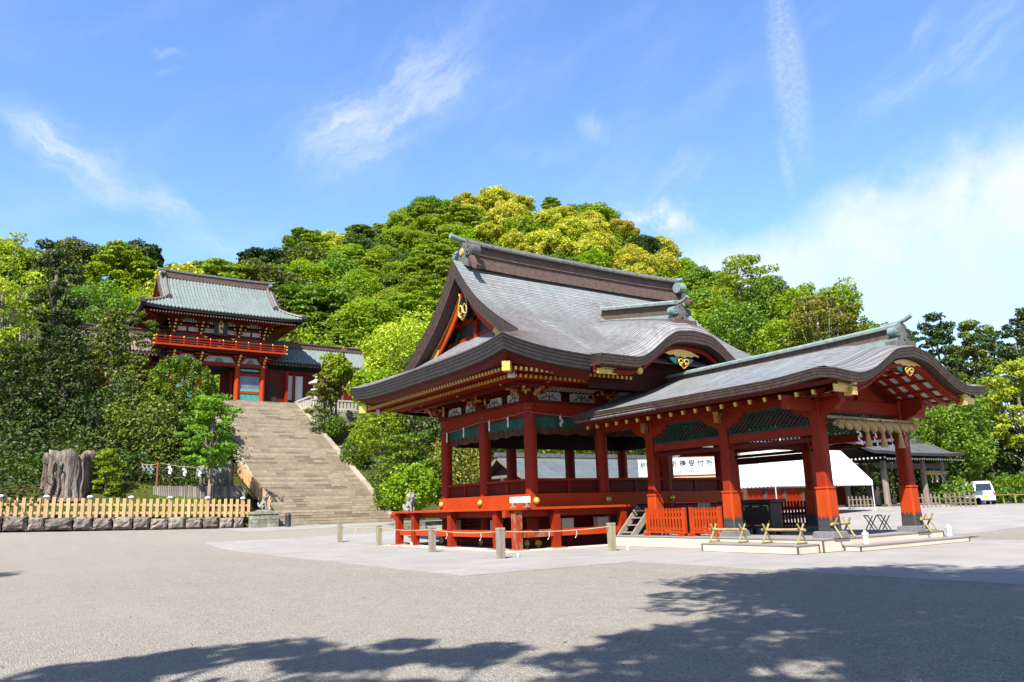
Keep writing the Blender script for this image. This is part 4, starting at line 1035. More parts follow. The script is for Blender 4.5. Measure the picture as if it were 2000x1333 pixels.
for (x, y) in PIL:
    cx_, cy_ = x in (HX[0], HX[3]), y in (HY[0], HY[2])
    if cx_ and cy_: rz = {(0, 0): 0, (1, 0): 90, (1, 1): 180, (0, 1): 270}[(int(x == HX[3]), int(y == HY[2]))]; link('bracket_set', bc, hall, (x-XC, y-YC, 6.06), (0, 0, R_(rz)))
    else: rz = (0 if x == HX[0] else 180) if cx_ else (90 if y == HY[0] else 270); link('bracket_set', bs, hall, (x-XC, y-YC, 6.06), (0, 0, R_(rz)))
# rafters in two tiers with gilt tips
def rafter_mesh(d0, d1, z0, z1, w, h):
    b = MB(); b.beam((d0+.06, 0, z0+.06*(z1-z0)/(d1-d0)), (d1, 0, z1), w, h, 0); b.beam((d0, 0, z0), (d0+.07, 0, z0+.07*(z1-z0)/(d1-d0)), w+.012, h+.012, 1); return b.mesh('rafter', [M['red'], M['gold']])
up_t, lo_t = rafter_mesh(.58, 2.3, 6.755, 6.90, .095, .12), rafter_mesh(1.28, 3.6, 6.63, 6.84, .095, .12)
def place_rafters(side, sep):
    hx, hy = (EX1-EX0)/2, (EY1-EY0)/2; half = hy if side in 'LR' else hx; rz = {'L': 0, 'F': 90, 'R': 180, 'B': 270}[side]
    rest = []
    for me, d0, k in ((up_t, .72, 0), (lo_t, 1.42, 1)):
        n = int(2*(half-d0)/sep); 
        for i in range(n+1):
            u = -(half-d0)+2*(half-d0)*i/n
            if side == 'F' and abs(u) < 3.4 and u > -2.6: continue
            loc = {'L': (-hx, u, 0), 'R': (hx, u, 0), 'F': (u, -hy, 0), 'B': (u, hy, 0)}[side]
            link('rafter', me, hall, loc, (0, 0, R_(rz)))
place_rafters('L', .235); place_rafters('F', .24)
b = MB()
for side in 'RB':
    for i in range(40):
        hx, hy = (EX1-EX0)/2, (EY1-EY0)/2
        if side == 'R': y = YC-hy+.8+i*(2*hy-1.6)/39; b.beam((EX1-.6, y, 6.755), (EX1-3.6, y, 6.86), .1, .12)
        else: x = XC-hx+.8+i*(2*hx-1.6)/39; b.beam((x, EY1-.6, 6.755), (x, EY1-3.6, 6.86), .1, .12)
g = b.build('rear_rafters', M['red'], hall); tag(g, kind='stuff')
for (sx, sy) in ((-1, -1), (-1, 1), (1, -1), (1, 1)):
    cx0, cy0 = XC+sx*((EX1-EX0)/2-.42), YC+sy*((EY1-EY0)/2-.42); cx1, cy1 = XC+sx*5.75, YC+sy*3.61
    b = MB(); b.beam((cx0+(cx1-cx0)*.05, cy0+(cy1-cy0)*.05, 6.72), (cx1, cy1, 6.86), .22, .26); b.build('hip_rafter', M['red'], hall)
    b = MB(); b.beam((cx0-(cx1-cx0)*.01, cy0-(cy1-cy0)*.01, 6.76), (cx0+(cx1-cx0)*.075, cy0+(cy1-cy0)*.075, 6.765), .30, .36); b.build('gilt_rafter_end', M['gold'], hall)
    b = MB(); b.beam((cx0+(cx1-cx0)*.19, cy0+(cy1-cy0)*.19, 6.60), (cx0+(cx1-cx0)*.23, cy0+(cy1-cy0)*.23, 6.605), .24, .26); b.build('gilt_rafter_end', M['white'], hall)
# inside: floor, dark coffered ceiling, hanging boards
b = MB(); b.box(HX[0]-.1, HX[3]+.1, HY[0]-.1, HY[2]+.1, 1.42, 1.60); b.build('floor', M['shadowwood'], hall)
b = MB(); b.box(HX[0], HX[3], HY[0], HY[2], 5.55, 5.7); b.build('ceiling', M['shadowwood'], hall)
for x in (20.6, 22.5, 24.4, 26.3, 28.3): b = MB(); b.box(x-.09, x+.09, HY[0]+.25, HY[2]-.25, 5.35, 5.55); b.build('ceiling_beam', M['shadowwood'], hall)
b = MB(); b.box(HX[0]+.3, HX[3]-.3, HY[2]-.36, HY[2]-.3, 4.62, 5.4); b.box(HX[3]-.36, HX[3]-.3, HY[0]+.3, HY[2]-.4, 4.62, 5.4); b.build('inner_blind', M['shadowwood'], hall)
# underfloor boarding with square lattice
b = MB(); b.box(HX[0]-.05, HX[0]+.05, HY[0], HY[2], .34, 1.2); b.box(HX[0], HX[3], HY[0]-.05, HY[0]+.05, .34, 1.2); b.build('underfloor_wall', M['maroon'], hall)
b = MB()
for y in np.arange(HY[0]+.4, HY[2], .16): b.box(HX[0]-.09, HX[0]-.055, y-.025, y+.025, .5, 1.2)
for x in np.arange(HX[0]+.4, HX[1]+1, .16): b.box(x-.025, x+.025, HY[0]-.09, HY[0]-.055, .5, 1.2)
for z in (.62, .78, .94, 1.1): b.box(HX[0]-.10, HX[0]-.06, HY[0], HY[2], z-.02, z+.02); b.box(HX[0], HX[1]+1, HY[0]-.10, HY[0]-.06, z-.02, z+.02)
b.build('underfloor_lattice', M['deepred'], hall)
for (x, y) in ((18.2, 28.6), (18.2, 32.2)): b = MB(); b.box(x-.15, x+.15, y-.28, y+.28, .62, 1.15); b.build('cream_vent_box', M['cream'], hall)
for (x, y) in ((20.0, 26.1), (21.9, 26.1)): b = MB(); b.box(x-.3, x+.3, y-.15, y+.15, .62, 1.15); b.build('cream_vent_box', M['cream'], hall)
# deck all round with posts and tie rails
DX0, DY0, DX1, DY1 = 16.56, 24.73, 32.3, 35.6
b = MB(); b.box(DX0, 18.36, DY0, DY1, 1.53, 1.63); b.build('deck', M['orange'], hall, bevel=.012)
b = MB(); b.box(18.362, 22.8, DY0+.002, 26.25, 1.53, 1.628); b.build('deck', M['orange'], hall, bevel=.012)
b = MB(); b.box(18.362, DX1, 34.08, DY1, 1.53, 1.628); b.build('deck', M['orange'], hall)
b = MB(); b.box(30.48, DX1, 26.3, 34.07, 1.53, 1.626); b.build('deck', M['orange'], hall)
b = MB(); b.box(DX0+.44, DX0+.62, DY0+.66, DY1+1.1, 1.28, 1.52); b.build('deck_beam', M['red'], hall)
b = MB(); b.box(DX0-.12, 22.75, DY0+.44, DY0+.62, 1.28, 1.52); b.build('deck_beam', M['red'], hall)
b = MB(); b.box(DX0-.17, DX0-.122, DY0+.435, DY0+.625, 1.27, 1.525); b.build('beam_end', M['worn'], hall)
b = MB(); b.box(-.15, .15, -.15, .15, .08, 1.525); pst = b.mesh('deck_post', M['red']); pw = b.mesh('deck_post', M['worn'])
b = MB(); b.box(-.34, .34, -.34, .34, 0, .085); psl = b.mesh('post_foot', simple('reddish_foot_slab', (.36, .20, .14), .85, .25, 5))
posts = [(16.82, 35.25), (16.82, 33.55), (16.82, 30.05), (16.82, 26.35), (16.80, 24.98), (18.62, 24.98), (22.1, 24.98)]
for k, (x, y) in enumerate(posts):
    o = link('deck_post', pw if k in (4,) else pst, hall, (x-XC, y-YC, 0)); link('post_foot', psl, o)
    if k == 4: o['label'] = 'corner deck post with its paint worn off'
def rail(a, c, mat='orange'):
    b = MB(); b.beam(a, c, .12, .27); b.build('tie_rail', M[mat], hall)
ly = [p[1] for p in posts[:5]]
for i in range(4): rail((16.82, ly[i]-.15, .64), (16.82, ly[i+1]+.15, .64))
rail((16.95, 24.98, .64), (18.47, 24.98, .64), 'worn'); rail((18.77, 24.98, .64), (21.95, 24.98, .64))
b = MB()
for z in (0,):
    b.box(16.25, 17.25, 24.45, 36.0, -.05, .055); b.box(17.26, 23.0, 24.45, 25.4, -.05, .054)
b.build('plinth_kerb', M['cream'], hall)
b = MB(); b.box(17.26, 31, 25.41, 36, -.05, .03); b.build('underfloor_ground', M['footstone'], hall)
for i, (p, q) in enumerate((((HX[0]-.32, HY[2]+.1, 5.32), (HX[0]-.30, HY[1], 5.50)), ((HX[0]-.30, HY[1], 5.50), (HX[0]-.32, HY[0]-.28, 5.55)), ((HX[0]-.32, HY[0]-.30, 5.55), (HX[1]-.2, HY[0]-.36, 5.40)), ((HX[1]-.2, HY[0]-.36, 5.40), (HX[1]+1.4, HY[0]-.36, 5.3)))):
    b = MB(); b.tube(rope_pts(p, q, .06), .022, 5)
    tag(b.build('straw_rope', M['pinkcord']), ['thin faded rope along the far left bay of the dance hall', 'thin faded rope along the near left bay of the dance hall', 'thin faded rope along the front bay from the corner pillar', 'short end of faded rope running under the porch roof'][i], 'rope', 'thin ropes round the dance hall')
for k, (x, y, z, rz, lb) in enumerate(((18.33, 33.1, 5.30, 90, 'small paper streamer beside the farthest left hall pillar'), (18.33, 31.5, 5.40, 90, 'small paper streamer left of the middle hall pillar'), (18.33, 29.2, 5.46, 90, 'small paper streamer just right of the middle hall pillar'), (18.33, 27.7, 5.48, 90, 'small paper streamer left of the corner hall pillar'), (20.05, 26.2, 5.44, 0, 'small paper streamer right of the corner hall pillar'), (21.7, 26.2, 5.42, 0, 'small paper streamer close to the porch roof corner'))):
    o = link('paper_streamer', sm[k % 4], None, (x, y, z), (0, R_(6), R_(rz)), (.6, .6, .72)); tag(o, lb, 'paper streamer', 'paper streamers on the hall rope')
# white notice on the deck
t = thing('notice_board', (17.0, 25.0, 1.63), 'small white notice board standing on the red deck corner', 'notice board', rz=0)
b = MB(); b.box(16.97, 17.02, 24.33, 25.68, 1.81, 2.04); nb = b.build('board', M['paper'], t)
b = MB(); r = random.Random(2)
for i in range(9):
    y = 25.52-i*.125; 
    for k in range(3): yy = y-r.uniform(0, .06); zz = 1.87+r.uniform(0, .10); b.box(16.962, 16.968, yy-r.uniform(.008, .03), yy+.008, zz, zz+r.uniform(.01, .04))
b.build('lettering', M['redink'], nb)
for y in (24.52, 25.45): b = MB(); b.box(16.94, 17.06, y-.045, y+.045, 1.65, 1.81); b.box(16.88, 17.12, y-.10, y+.10, 1.632, 1.67); b.build('leg', M['greywood'], t)
# rope fence of square posts in front of the hall
RP = [(15.75, 40.3, 'square weathered post farthest left, before the stairs'), (16.15, 36.15, 'greenish post at the far left end of the red deck'), (14.75, 27.95, 'second nearest weathered post, before the left red deck posts'), (14.1, 21.95, 'nearest and tallest looking weathered post at the hall corner'), (18.7, 21.75, 'greenish post at the foot of the wooden ladder')]
for k, (x, y, lb) in enumerate(RP):
    t = thing('rope_post', (x, y, court_z(x, y)), lb, 'post', 'square wooden posts of the rope barrier')
    b = MB(); b.box(x-.11, x+.11, y-.11, y+.11, court_z(x, y)-.1, court_z(x, y)+.93); b.build('shaft', M['postwood'] if k in (1, 4, 0) else M['greywood'], t)
    b = MB(); b.box(x-.118, x+.118, y-.118, y+.118, court_z(x, y)+.931, court_z(x, y)+1.0); b.build('cap', M['postwood'], t)
LB = ['pale rope sagging between the two farthest barrier posts', 'pale rope sagging before the red posts of the left deck', 'pale rope sagging to the nearest corner post', 'long pale rope sagging from the corner post to the ladder post']
for k in range(4):
    p, q = RP[k], RP[k+1]; pa, pb = (p[0], p[1], court_z(p[0], p[1])+.88), (q[0], q[1], court_z(q[0], q[1])+.88); b = MB(); pts = rope_pts(pa, pb, .085, 13); b.tube(pts, .016, 5)
    o = b.build('barrier_rope', M['cord']); tag(o, LB[k], 'rope', 'ropes of the post barrier')
    for t_ in ((.45,), (.35,), (.3, .75), (.42, .72))[k]:
        j = int(t_*12); c = pts[j]; bb = MB(); bb.tube([c, (c[0]+.02, c[1], c[2]-.14), (c[0]-.03, c[1]+.03, c[2]-.26)], [.012, .012, .018], 4); 
        o2 = bb.build('rope_tassel', M['paper']); o2.parent = o
# ladder steps beside the porch
t = thing('wooden_steps', (22, 24.2, 0), 'small weathered wooden steps rising to the deck beside the porch', 'steps')
for y in (24.62, 23.82): b = MB(); b.beam((21.25, y, .02), (22.75, y, 1.50), .07, .24); b.build('stringer', M['greywood'], t)
for i in range(5): b = MB(); z = .24+i*.28; x = 21.25+1.5*z/1.48; b.box(x-.10, x+.16, 23.86, 24.58, z-.025, z+.025); b.build('tread', M['greywood'], t)
# ------------------------------------------------------------------ worship porch in front of the hall
PX, PY, PZ = [22.07, 26.80], [15.22, 19.06, 22.90], .42
porch = thing('worship_porch', (24.43, 19, 0), 'open vermilion worship porch with curved copper gable, projecting from the dance hall', 'porch')
RX0, RX1, RY0, RY1 = 20.0, 28.87, 13.05, 25.4
kp = pchip([(0, 6.36), (.9, 6.21), (1.75, 5.79), (2.5, 5.43), (3.3, 5.27), (4.43, 5.33)])
sp_ = pchip([(0, 6.84), (.5, 6.66), (2.2, 6.02), (4.43, 5.31)])
def zP(x, y):
    a = abs(x-24.43); f = sstep(13.05, 15.6, y); lift = .05*math.exp(-((y-13.05)/.5)**2)*0
    base = kp(a)+(0 if y > 14 else 0)
    return base*(1-f)+sp_(a)*f+.12*sstep(13.05, 13.5, y)*(1-f)
b = MB(); ys = list(np.linspace(13.05, 16, 19))+list(np.linspace(16.4, RY1, 14)); xs = np.linspace(RX0, RX1, 61)
b.grid([[(x, y, zP(x, y)) for x in xs] for y in ys], uv=[[((y if y > 14.6 else 14.6), ((4.44-abs(x-24.43))*1.08 if y > 14.6 else (y-13.05)*1.1+.0+(4.44-abs(x-24.43))*.35), max(0, 1-abs(x-24.43)/1.1)*.6) for x in xs] for y in ys])
b.build('roof', M['roof2'], porch, smooth=True)
EP = [(0,0),(0,-.035),(.012,-.04),(.025,-.11),(.037,-.116),(.05,-.20),(.062,-.206),(.075,-.29),(.38,-.31)]
b = MB(); b.grid([[(x+(d if x < 24.43 else -d)*max(0, (abs(x-24.43)-4.0)/.43), RY0+d, zP(x, RY0)+dz*(1+.15*max(0, 1-abs(x-24.43)/2))) for x in xs] for d, dz in EP]); b.build('gable_eave_edge', M['eavebrown'], porch, smooth='auto')
for sx, x0 in ((1, RX0), (-1, RX1)):
    b = MB(); yy = np.linspace(RY0, RY1, 21); b.grid([[(x0+sx*d, y+(d if i == 0 else 0), zP(x0, y)+dz) for i, y in enumerate(yy)] for d, dz in EP]); b.build('side_eave_edge', M['eavebrown'], porch, smooth='auto')
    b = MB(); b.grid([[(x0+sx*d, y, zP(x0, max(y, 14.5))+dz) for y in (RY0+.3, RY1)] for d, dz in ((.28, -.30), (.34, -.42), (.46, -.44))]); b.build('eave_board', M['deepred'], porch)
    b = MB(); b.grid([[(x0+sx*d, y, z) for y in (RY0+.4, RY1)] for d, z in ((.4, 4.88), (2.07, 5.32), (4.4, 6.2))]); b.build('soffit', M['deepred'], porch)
    # widely spaced rafters with small gilt tips
    rm = MB(); rm.beam((.57, 0, 4.80), (2.3, 0, 5.16), .085, .13, 0); rm.beam((.50, 0, 4.785), (.58, 0, 4.80), .10, .145, 1); rme = rm.mesh('rafter', [M['red'], M['gold']])
    for i in range(19):
        y = 14.2+i*.60; link('rafter', rme, porch, (x0-24.43, y-19, 0), (0, 0, 0 if sx == 1 else R_(180)))
b = MB(); b.grid([[(x, RY0+d, zP(x, RY0)-.32+dz-.06*max(0, 1-abs(x-24.43)/2)) for x in np.linspace(RX0+.35, RX1-.35, 61)] for d, dz in ((.36, .03), (.36, -.25), (.46, -.25), (.46, .03))]); b.build('bargeboard', M['red'], porch, smooth='auto')
for fl, (x0, x1) in ((1, (20.35, 21.45)), (-1, (27.45, 28.5))):
    b = MB(); b.prism(fishtail(x0, x1, 4.83, .28, 0, fl), lambda p, d: (p[0], d, p[1]), RY0+.32, RY0+.355); b.build('gold_fitting', M['gold'], porch)
kara_ornament(porch, 24.43, RY0+.34, 5.96, 1.55, .62)
# sloping white coffers between red ribs inside the gable
b = MB(); n = 24
def zin(x): return zP(x, RY0)-.42-.08*max(0, 1-abs(x-24.43)/2)
CX = np.linspace(21.1, 27.76, 30)
b.grid([[(x, y, min(zin(x), 5.9)-.03+dz) for x in CX] for y, dz in ((RY0+.4, 0), (RY0+1.2, -.02), (RY0+2.15, -.03))]); b.build('gable_ceiling', M['white'], porch, smooth=True)
b = MB()
for y in (RY0+.42, RY0+.86, RY0+1.30, RY0+1.74, RY0+2.12):
    b.grid([[(x, y+dy, min(zin(x), 5.9)-.05+dz) for x in CX] for dy, dz in ((-.10, 0), (-.10, -.07), (.10, -.07), (.10, 0))])
for x in np.arange(21.3, 27.8, .52):
    z = min(zin(x), 5.9)-.05; b.beam((x, RY0+.4, z-.02), (x, RY0+2.15, z-.04), .22, .05)
b.build('ceiling_rib', M['red'], porch)
# gable end wall and tie beams on the front
b = MB(); b.prism([(x, min(zin(x), 5.85)) for x in CX]+[(27.76, 4.7), (21.1, 4.7)], lambda p, d: (p[0], d, p[1]), RY0+2.17, RY0+2.25); b.build('gable_panel', M['deepred'], porch)
b = MB(); b.beam((RX0+.5, PY[0], 4.62), (RX1-.5, PY[0], 4.62), .26, .42); b.build('front_beam', M['red'], porch)
b = MB(); b.box(24.18, 24.68, PY[0]-.16, PY[0]+.16, 4.83, 5.9); b.build('king_post', M['red'], porch)
b = MB()
for sg in (-1, 1): b.prism([(24.43+sg*.3, 4.85), (24.43+sg*1.6, 4.85), (24.43+sg*.9, 5.1), (24.43+sg*.3, 5.5)], lambda p, d: (p[0], d, p[1]), PY[0]-.07, PY[0]+.07)
b.build('frog_leg_strut', M['red'], porch)
for x in (21.2, 27.66):
    b = MB(); b.lathe([(.001, -.05), (.11, -.04), (.13, .03)], (x, RY0+.2, 5.02), 12, axis=1); b.box(x-.12, x+.12, RY0+.2, RY0+.5, 4.62, 4.86); b.build('gold_roundel', M['gold'], porch)
# columns
def column(x, y):
    t = MB(); s = .20; ch = .055
    def octo(s, c): return [(-s+c, -s), (s-c, -s), (s, -s+c), (s, s-c), (s-c, s), (-s+c, s), (-s, s-c), (-s, -s+c)]
    P_ = lambda p, d: (x+p[0], y+p[1], d)
    t.prism(octo(s, ch), P_, 1.9, 4.95); o = t.build('column', M['red'], porch)
    t = MB(); lo, hi = octo(.26, .05), octo(.235, .045); t.grid([[(x+p[0], y+p[1], .98) for p in octo(.25, .05)], [(x+p[0], y+p[1], 1.93) for p in hi]], closed=True); t.build('column_sheath', M['orange'], o)
    t = MB(); t.prism(octo(.262, .06), P_, 1.925, 1.985); t.build('column_collar', M['orange'], o, bevel=.01)
    t = MB(); t.grid([[(x+p[0], y+p[1], .62) for p in octo(.268, .05)], [(x+p[0], y+p[1], .985) for p in octo(.254, .05)]], closed=True)
    for k in range(4):           # scalloped cloud edge
        dx, dy = [(-1, 0), (0, -1), (1, 0), (0, 1)][k]
        for u in (-.14, 0, .14):
            c = (x+dx*.256+(u if dx == 0 else 0), y+dy*.256+(u if dy == 0 else 0))
            ax = (dy, -dx); poly = [(c[0]+ax[0]*.062*math.cos(a), c[1]+ax[1]*.062*math.cos(a), .975+.11*math.sin(a)) for a in np.linspace(0, math.pi, 8)]
            q = [(p[0]+dx*.008, p[1]+dy*.008, p[2]) for p in poly]; t.add(q, [tuple(range(8))])
    t.build('iron_shoe', M['iron'], o, fix=False)
    t = MB(); t.grid([[(x+sx*.40, y+sy*.40, PZ) for sx, sy in ((-1,-1),(1,-1),(1,1),(-1,1))], [(x+sx*.36, y+sy*.36, .60) for sx, sy in ((-1,-1),(1,-1),(1,1),(-1,1))], [(x+sx*.33, y+sy*.33, .622) for sx, sy in ((-1,-1),(1,-1),(1,1),(-1,1))]], closed=True)
    t.add([(x-.33, y-.33, .622), (x+.33, y-.33, .622), (x+.33, y+.33, .622), (x-.33, y+.33, .622)], [(0,1,2,3)]); t.build('base_stone', M['footstone'], o)
for x in PX:
    for y in PY: column(x, y)
# side beams, lattices between them, cushion corbels
def lattice(y0, y1, x, z0, z1, along='y'):
    b = MB(); w = .05; sp = .185; L = y1-y0; H = z1-z0; nn = int((L+H)/sp)
    for k in range(nn):
        c = k*sp-H
        for d in (1, -1):
            # line u = c + v (d=1) or mirrored
            v0, v1 = max(0, -c), min(H, L-c)
            if v1-v0 < .05: continue
            u0, u1 = c+v0, c+v1
            if d == -1: u0, u1 = L-u0, L-u1
            a = (x+.012*d, y0+u0, z0+v0) if along == 'y' else (y0+u0, x+.012*d, z0+v0); e = (x+.012*d, y0+u1, z0+v1) if along == 'y' else (y0+u1, x+.012*d, z0+v1)
            b.beam(a, e, .022, w, up=(1, 0, 0) if along == 'y' else (0, 1, 0))
    return b
for x in PX:
    b = MB(); b.box(x-.11, x+.11, PY[0]-.9, RY1+.4, 4.70, 4.95); b.build('eave_purlin', M['red'], porch)
    for i in range(2):
        y0, y1 = PY[i]+.16, PY[i+1]-.16
        b = MB(); b.box(x-.10, x+.10, y0, y1, 3.66, 3.92); b.build('tie_beam', M['red'], porch)
        b = MB(); b.box(x-.05, x+.05, y0, y1, 3.44, 3.56); b.build('lower_tie_beam', M['deepred'], porch)
        b = lattice(y0+.12, y1-.12, x, 3.98, 4.62); b.build('lattice', M['green'], porch, fix=False)
        b = MB(); b.box(x-.05, x+.05, y0, y1, 3.921, 3.985); b.box(x-.05, x+.05, y0, y1, 4.62, 4.70); b.box(x-.05, x+.05, y0, y0+.12, 3.985, 4.62); b.box(x-.05, x+.05, y1-.12, y1, 3.985, 4.62); b.build('lattice_frame', M['green'], porch)
    for y in PY:     # curved corbels under the purlin either side of the column
        b = MB(); b.prism([(y-1.0, 4.70), (y+1.0, 4.70), (y+.95, 4.55), (y+.8, 4.50), (y+.72, 4.38), (y+.5, 4.34), (y+.17, 4.16), (y-.17, 4.16), (y-.5, 4.34), (y-.72, 4.38), (y-.8, 4.50), (y-.95, 4.55)], lambda p, d: (d, p[0], p[1]), x-.13, x+.13); b.build('corbel', M['red'], porch)
        sx = -1 if x < 24 else 1
        b = MB(); b.box(x+sx*.34-.1, x+sx*.34+.1, y-.1, y+.1, 4.42, 4.74); b.box(x+sx*.34-.13, x+sx*.34+.13, y-.13, y+.13, 4.74, 4.80); b.build('gilt_beam_end', M['ochre'], porch)
        b = MB(); b.beam((x-.4*sx, y, 4.60), (x+.34*sx, y, 4.58), .16, .22); b.build('cross_arm', M['red'], porch)
b = lattice(PX[0]+.2, PX[1]-.2, PY[2], 3.98, 4.62, 'x'); b.build('lattice', M['green'], porch, fix=False)
b = lattice(PX[0]+.2, PX[1]-.2, PY[0]+.02, 3.75, 4.38, 'x'); b.build('lattice', M['green'], porch, fix=False)
b = MB(); b.box(PX[0]+.2, PX[1]-.2, PY[1]-.06, PY[1]+.06, 3.5, 3.75); b.build('cross_beam', M['deepred'], porch); b = MB(); b.box(PX[0]+.2, PX[1]-.2, PY[2]-.06, PY[2]+.06, 3.55, 3.9); b.build('cross_beam', M['deepred'], porch)
b = MB(); b.box(PX[1]-.06, PX[1]+.06, PY[1]+.3, PY[2]-.3, 3.15, 3.42); b.build('rear_beam', M['maroon'], porch)
def porch_ridge(t):
    y = 13.35+t*(24.6-13.35); return ((24.43, y, 6.62+.06*(1-t)**4), (1, 0, 0))
ridge_beam(porch, porch_ridge, 16, [
  ('ridge_base', M['verdigris'], [(-.40, -.25), (-.38, .0), (-.22, .04), (.22, .04), (.38, .0), (.40, -.25)]),
  ('ridge_band', M['ridge'], [(-.19, .03), (-.19, .36), (.19, .36), (.19, .03)]),
  ('ridge_cap', M['verdigris'], [(-.30, .34), (-.31, .42), (-.16, .51), (0, .53), (.16, .51), (.31, .42), (.30, .34)])])
ridge_end(porch, (24.43, 13.38, 6.58), (0, -1, 0), .55, up=.12, leg=False, gold=False)
b = MB(); b.box(23.85, 25.0, 13.25, 13.65, 6.30, 6.56); b.build('ridge_end_base', M['verdgrey'], porch, bevel=.02)
b = MB(); b.tube([(19.93, 20.4, 5.0), (19.93, 25.0, 5.0)], .05, 6); b.tube([(19.99, 20.6, 5.12), (19.99, 24.6, 5.12)], .012, 4); b.build('gutter', M['verdgrey'], porch)

# ------------------------------------------------------------------ platform, boxes and steps
plat = thing('wooden_platform', (24.5, 19.5, 0), 'low cream sided platform with grey boards under the worship porch', 'platform')
def stepbox(name, x0, x1, y0, y1, z0, z1, par):
    b = MB(); b.box(x0, x1, y0, y1, z0+.03, z1-.035); b.build(name, M['cream'], par)
    b = MB(); b.box(x0-.02, x1+.02, y0-.02, y1+.02, z1-.034, z1); b.build('top_board', M['decktop'], par)
    b = MB()
    for (x, y) in ((x0, y0), (x1, y0), (x0, y1), (x1, y1)): b.box(x-.022, x+.022, y-.022, y+.022, z0+.02, z1-.036)
    b.box(x0+.03, x1-.03, y0+.03, y1-.03, z0, z0+.03); b.build('corner_trim', M['darktrim'], par)
stepbox('side_board', 21.15, 28.05, 14.88, 24.4, 0, .42, plat)
t = thing('step_box', (20.6, 16.8, 0), 'long low cream box step along the left side of the platform', 'step', 'cream box steps round the platform'); stepbox('side_board', 20.08, 21.10, 15.0, 18.75, 0, .29, t)
t = thing('step_box', (25.3, 14.6, 0), 'long low cream box step along the front of the platform', 'step', 'cream box steps round the platform'); stepbox('side_board', 22.15, 28.6, 14.3, 14.84, 0, .2, t)
# bamboo trestle barriers
def trestle(loc, L, rz, label):
    t = thing('bamboo_trestle', loc, label, 'barrier', 'bamboo trestle barriers on the platform', rz); r = random.Random(L)
    b = MB(); b.tube([(-L/2, 0, .42), (-L/4, .004, .425), (0, 0, .42), (L/4, -.004, .418), (L/2, 0, .42)], .042, 8)
    for q in (-.9, -.45, .1, .6): b.lathe([(.043, -.008), (.047, 0), (.043, .008)], (q*L/2, 0, .42), 8, axis=0)
    link('pole', b.mesh('pole', M['bamboo'], smooth='auto'), t)
    for x in (-L/2+.16, L/2-.16):
        for s_ in (-1, 1):
            b = MB(); b.tube([(x+s_*.02, s_*.22, .0), (x-s_*.015, -s_*.13, .60)], .03, 6); link('leg', b.mesh('leg', M['bamboogreen'], smooth='auto'), t)
        b = MB(); b.tube([(x, -.24, .04), (x, .24, .04)], .026, 6); link('foot_bar', b.mesh('foot_bar', M['bamboogreen'], smooth='auto'), t)
    return t
A_ = R_(90)
trestle((20.6, 18.05, .29), 1.55, A_, 'bamboo trestle barrier on the box step, nearest the red pickets')
trestle((20.6, 15.85, .29), 1.6, A_, 'bamboo trestle barrier on the box step, before the black offertory chest')
trestle((22.35, 15.02, .42), 1.2, R_(8), 'short bamboo trestle barrier beside the front left column base')
trestle((27.3, 15.0, .42), 1.1, R_(12), 'short bamboo trestle barrier at the far right column base')
def sake_pot(loc, label):
    t = thing('white_jar', loc, label, 'jar', 'white jars on the platform edge')
    b = MB(); b.lathe([(.085, 0), (.095, .03), (.075, .06), (.082, .16), (.095, .24), (.085, .27)], loc, 14); b.build('body', M['pot'], t, smooth='auto')
    b = MB(); b.lathe([(.105, .271), (.11, .30), (.10, .345), (.05, .36), (.045, .41), (.001, .43)], loc, 14); b.build('lid', M['pot'], t, smooth='auto')
sake_pot((22.85, 14.55, .2), 'white lidded jar on the front step by the left column'); sake_pot((28.2, 14.75, .2), 'white lidded jar at the right end of the platform')
b = MB(); b.lathe([(.07, 0), (.075, .1), (.05, .14), (.03, .16)], (16.35, 33.0, .055), 10); b.lathe([(.03, 0), (.03, .05)], (16.35, 33.0, .2), 8); tag(b.build('garden_lamp', M['steel'], smooth='auto'), 'tiny white ground lamp on the kerb below the left deck', 'lamp', 'small ground lamps')
b = MB(); b.lathe([(.07, 0), (.08, .12), (.05, .16)], (19.4, 21.7, .02), 10); tag(b.build('garden_lamp', M['steel'], smooth='auto'), 'tiny white ground lamp beside the ladder post', 'lamp', 'small ground lamps')
b = MB(); b.lathe([(.06, 0), (.07, .1), (.05, .14)], (14.75, 21.9, .02), 10); tag(b.build('garden_lamp', M['carblue'], smooth='auto'), 'small bluish ground lamp beside the nearest barrier post', 'lamp', 'small ground lamps')
# red picket barriers between the left columns
def red_barrier(x, y0, y1, label, mat='orange', hz=1.02, along='y'):
    t = thing('picket_barrier', ((x, (y0+y1)/2, PZ) if along == 'y' else ((y0+y1)/2, x, PZ)), label, 'barrier', 'red picket barriers in the porch')
    n = int((y1-y0)/.155); W = lambda u, w, z: (x+w, u, z) if along == 'y' else (u, x+w, z)
    def bx(bm, u0, u1, w0, w1, z0, z1):
        p, q = W(u0, w0, z0), W(u1, w1, z1); bm.box(min(p[0], q[0]), max(p[0], q[0]), min(p[1], q[1]), max(p[1], q[1]), z0, z1)
    for i in range(n):
        u = y0+.12+(y1-y0-.24)*i/(n-1); b = MB(); bx(b, u-.038, u+.038, -.02, .02, PZ+.10, PZ+hz); b.build('picket', M[mat], t)
    for z in (.22, .62, .84): b = MB(); bx(b, y0, y1, .021, .055, PZ+z, PZ+z+.085); b.build('rail', M[mat], t)
    for u in (y0, y1): b = MB(); bx(b, u-.05, u+.05, -.05, .05, PZ+.08, PZ+hz+.02); b.build('post', M[mat], t)
    b = MB()
    for u in (y0+.1, y1-.1): bx(b, u-.06, u+.06, -.28, .28, PZ+.01, PZ+.10)
    bx(b, y0, y1, -.04, .04, PZ+.10, PZ+.17); b.build('foot', M[mat], t)
red_barrier(21.62, 20.95, 22.95, 'bright red picket barrier beside the wooden ladder steps')
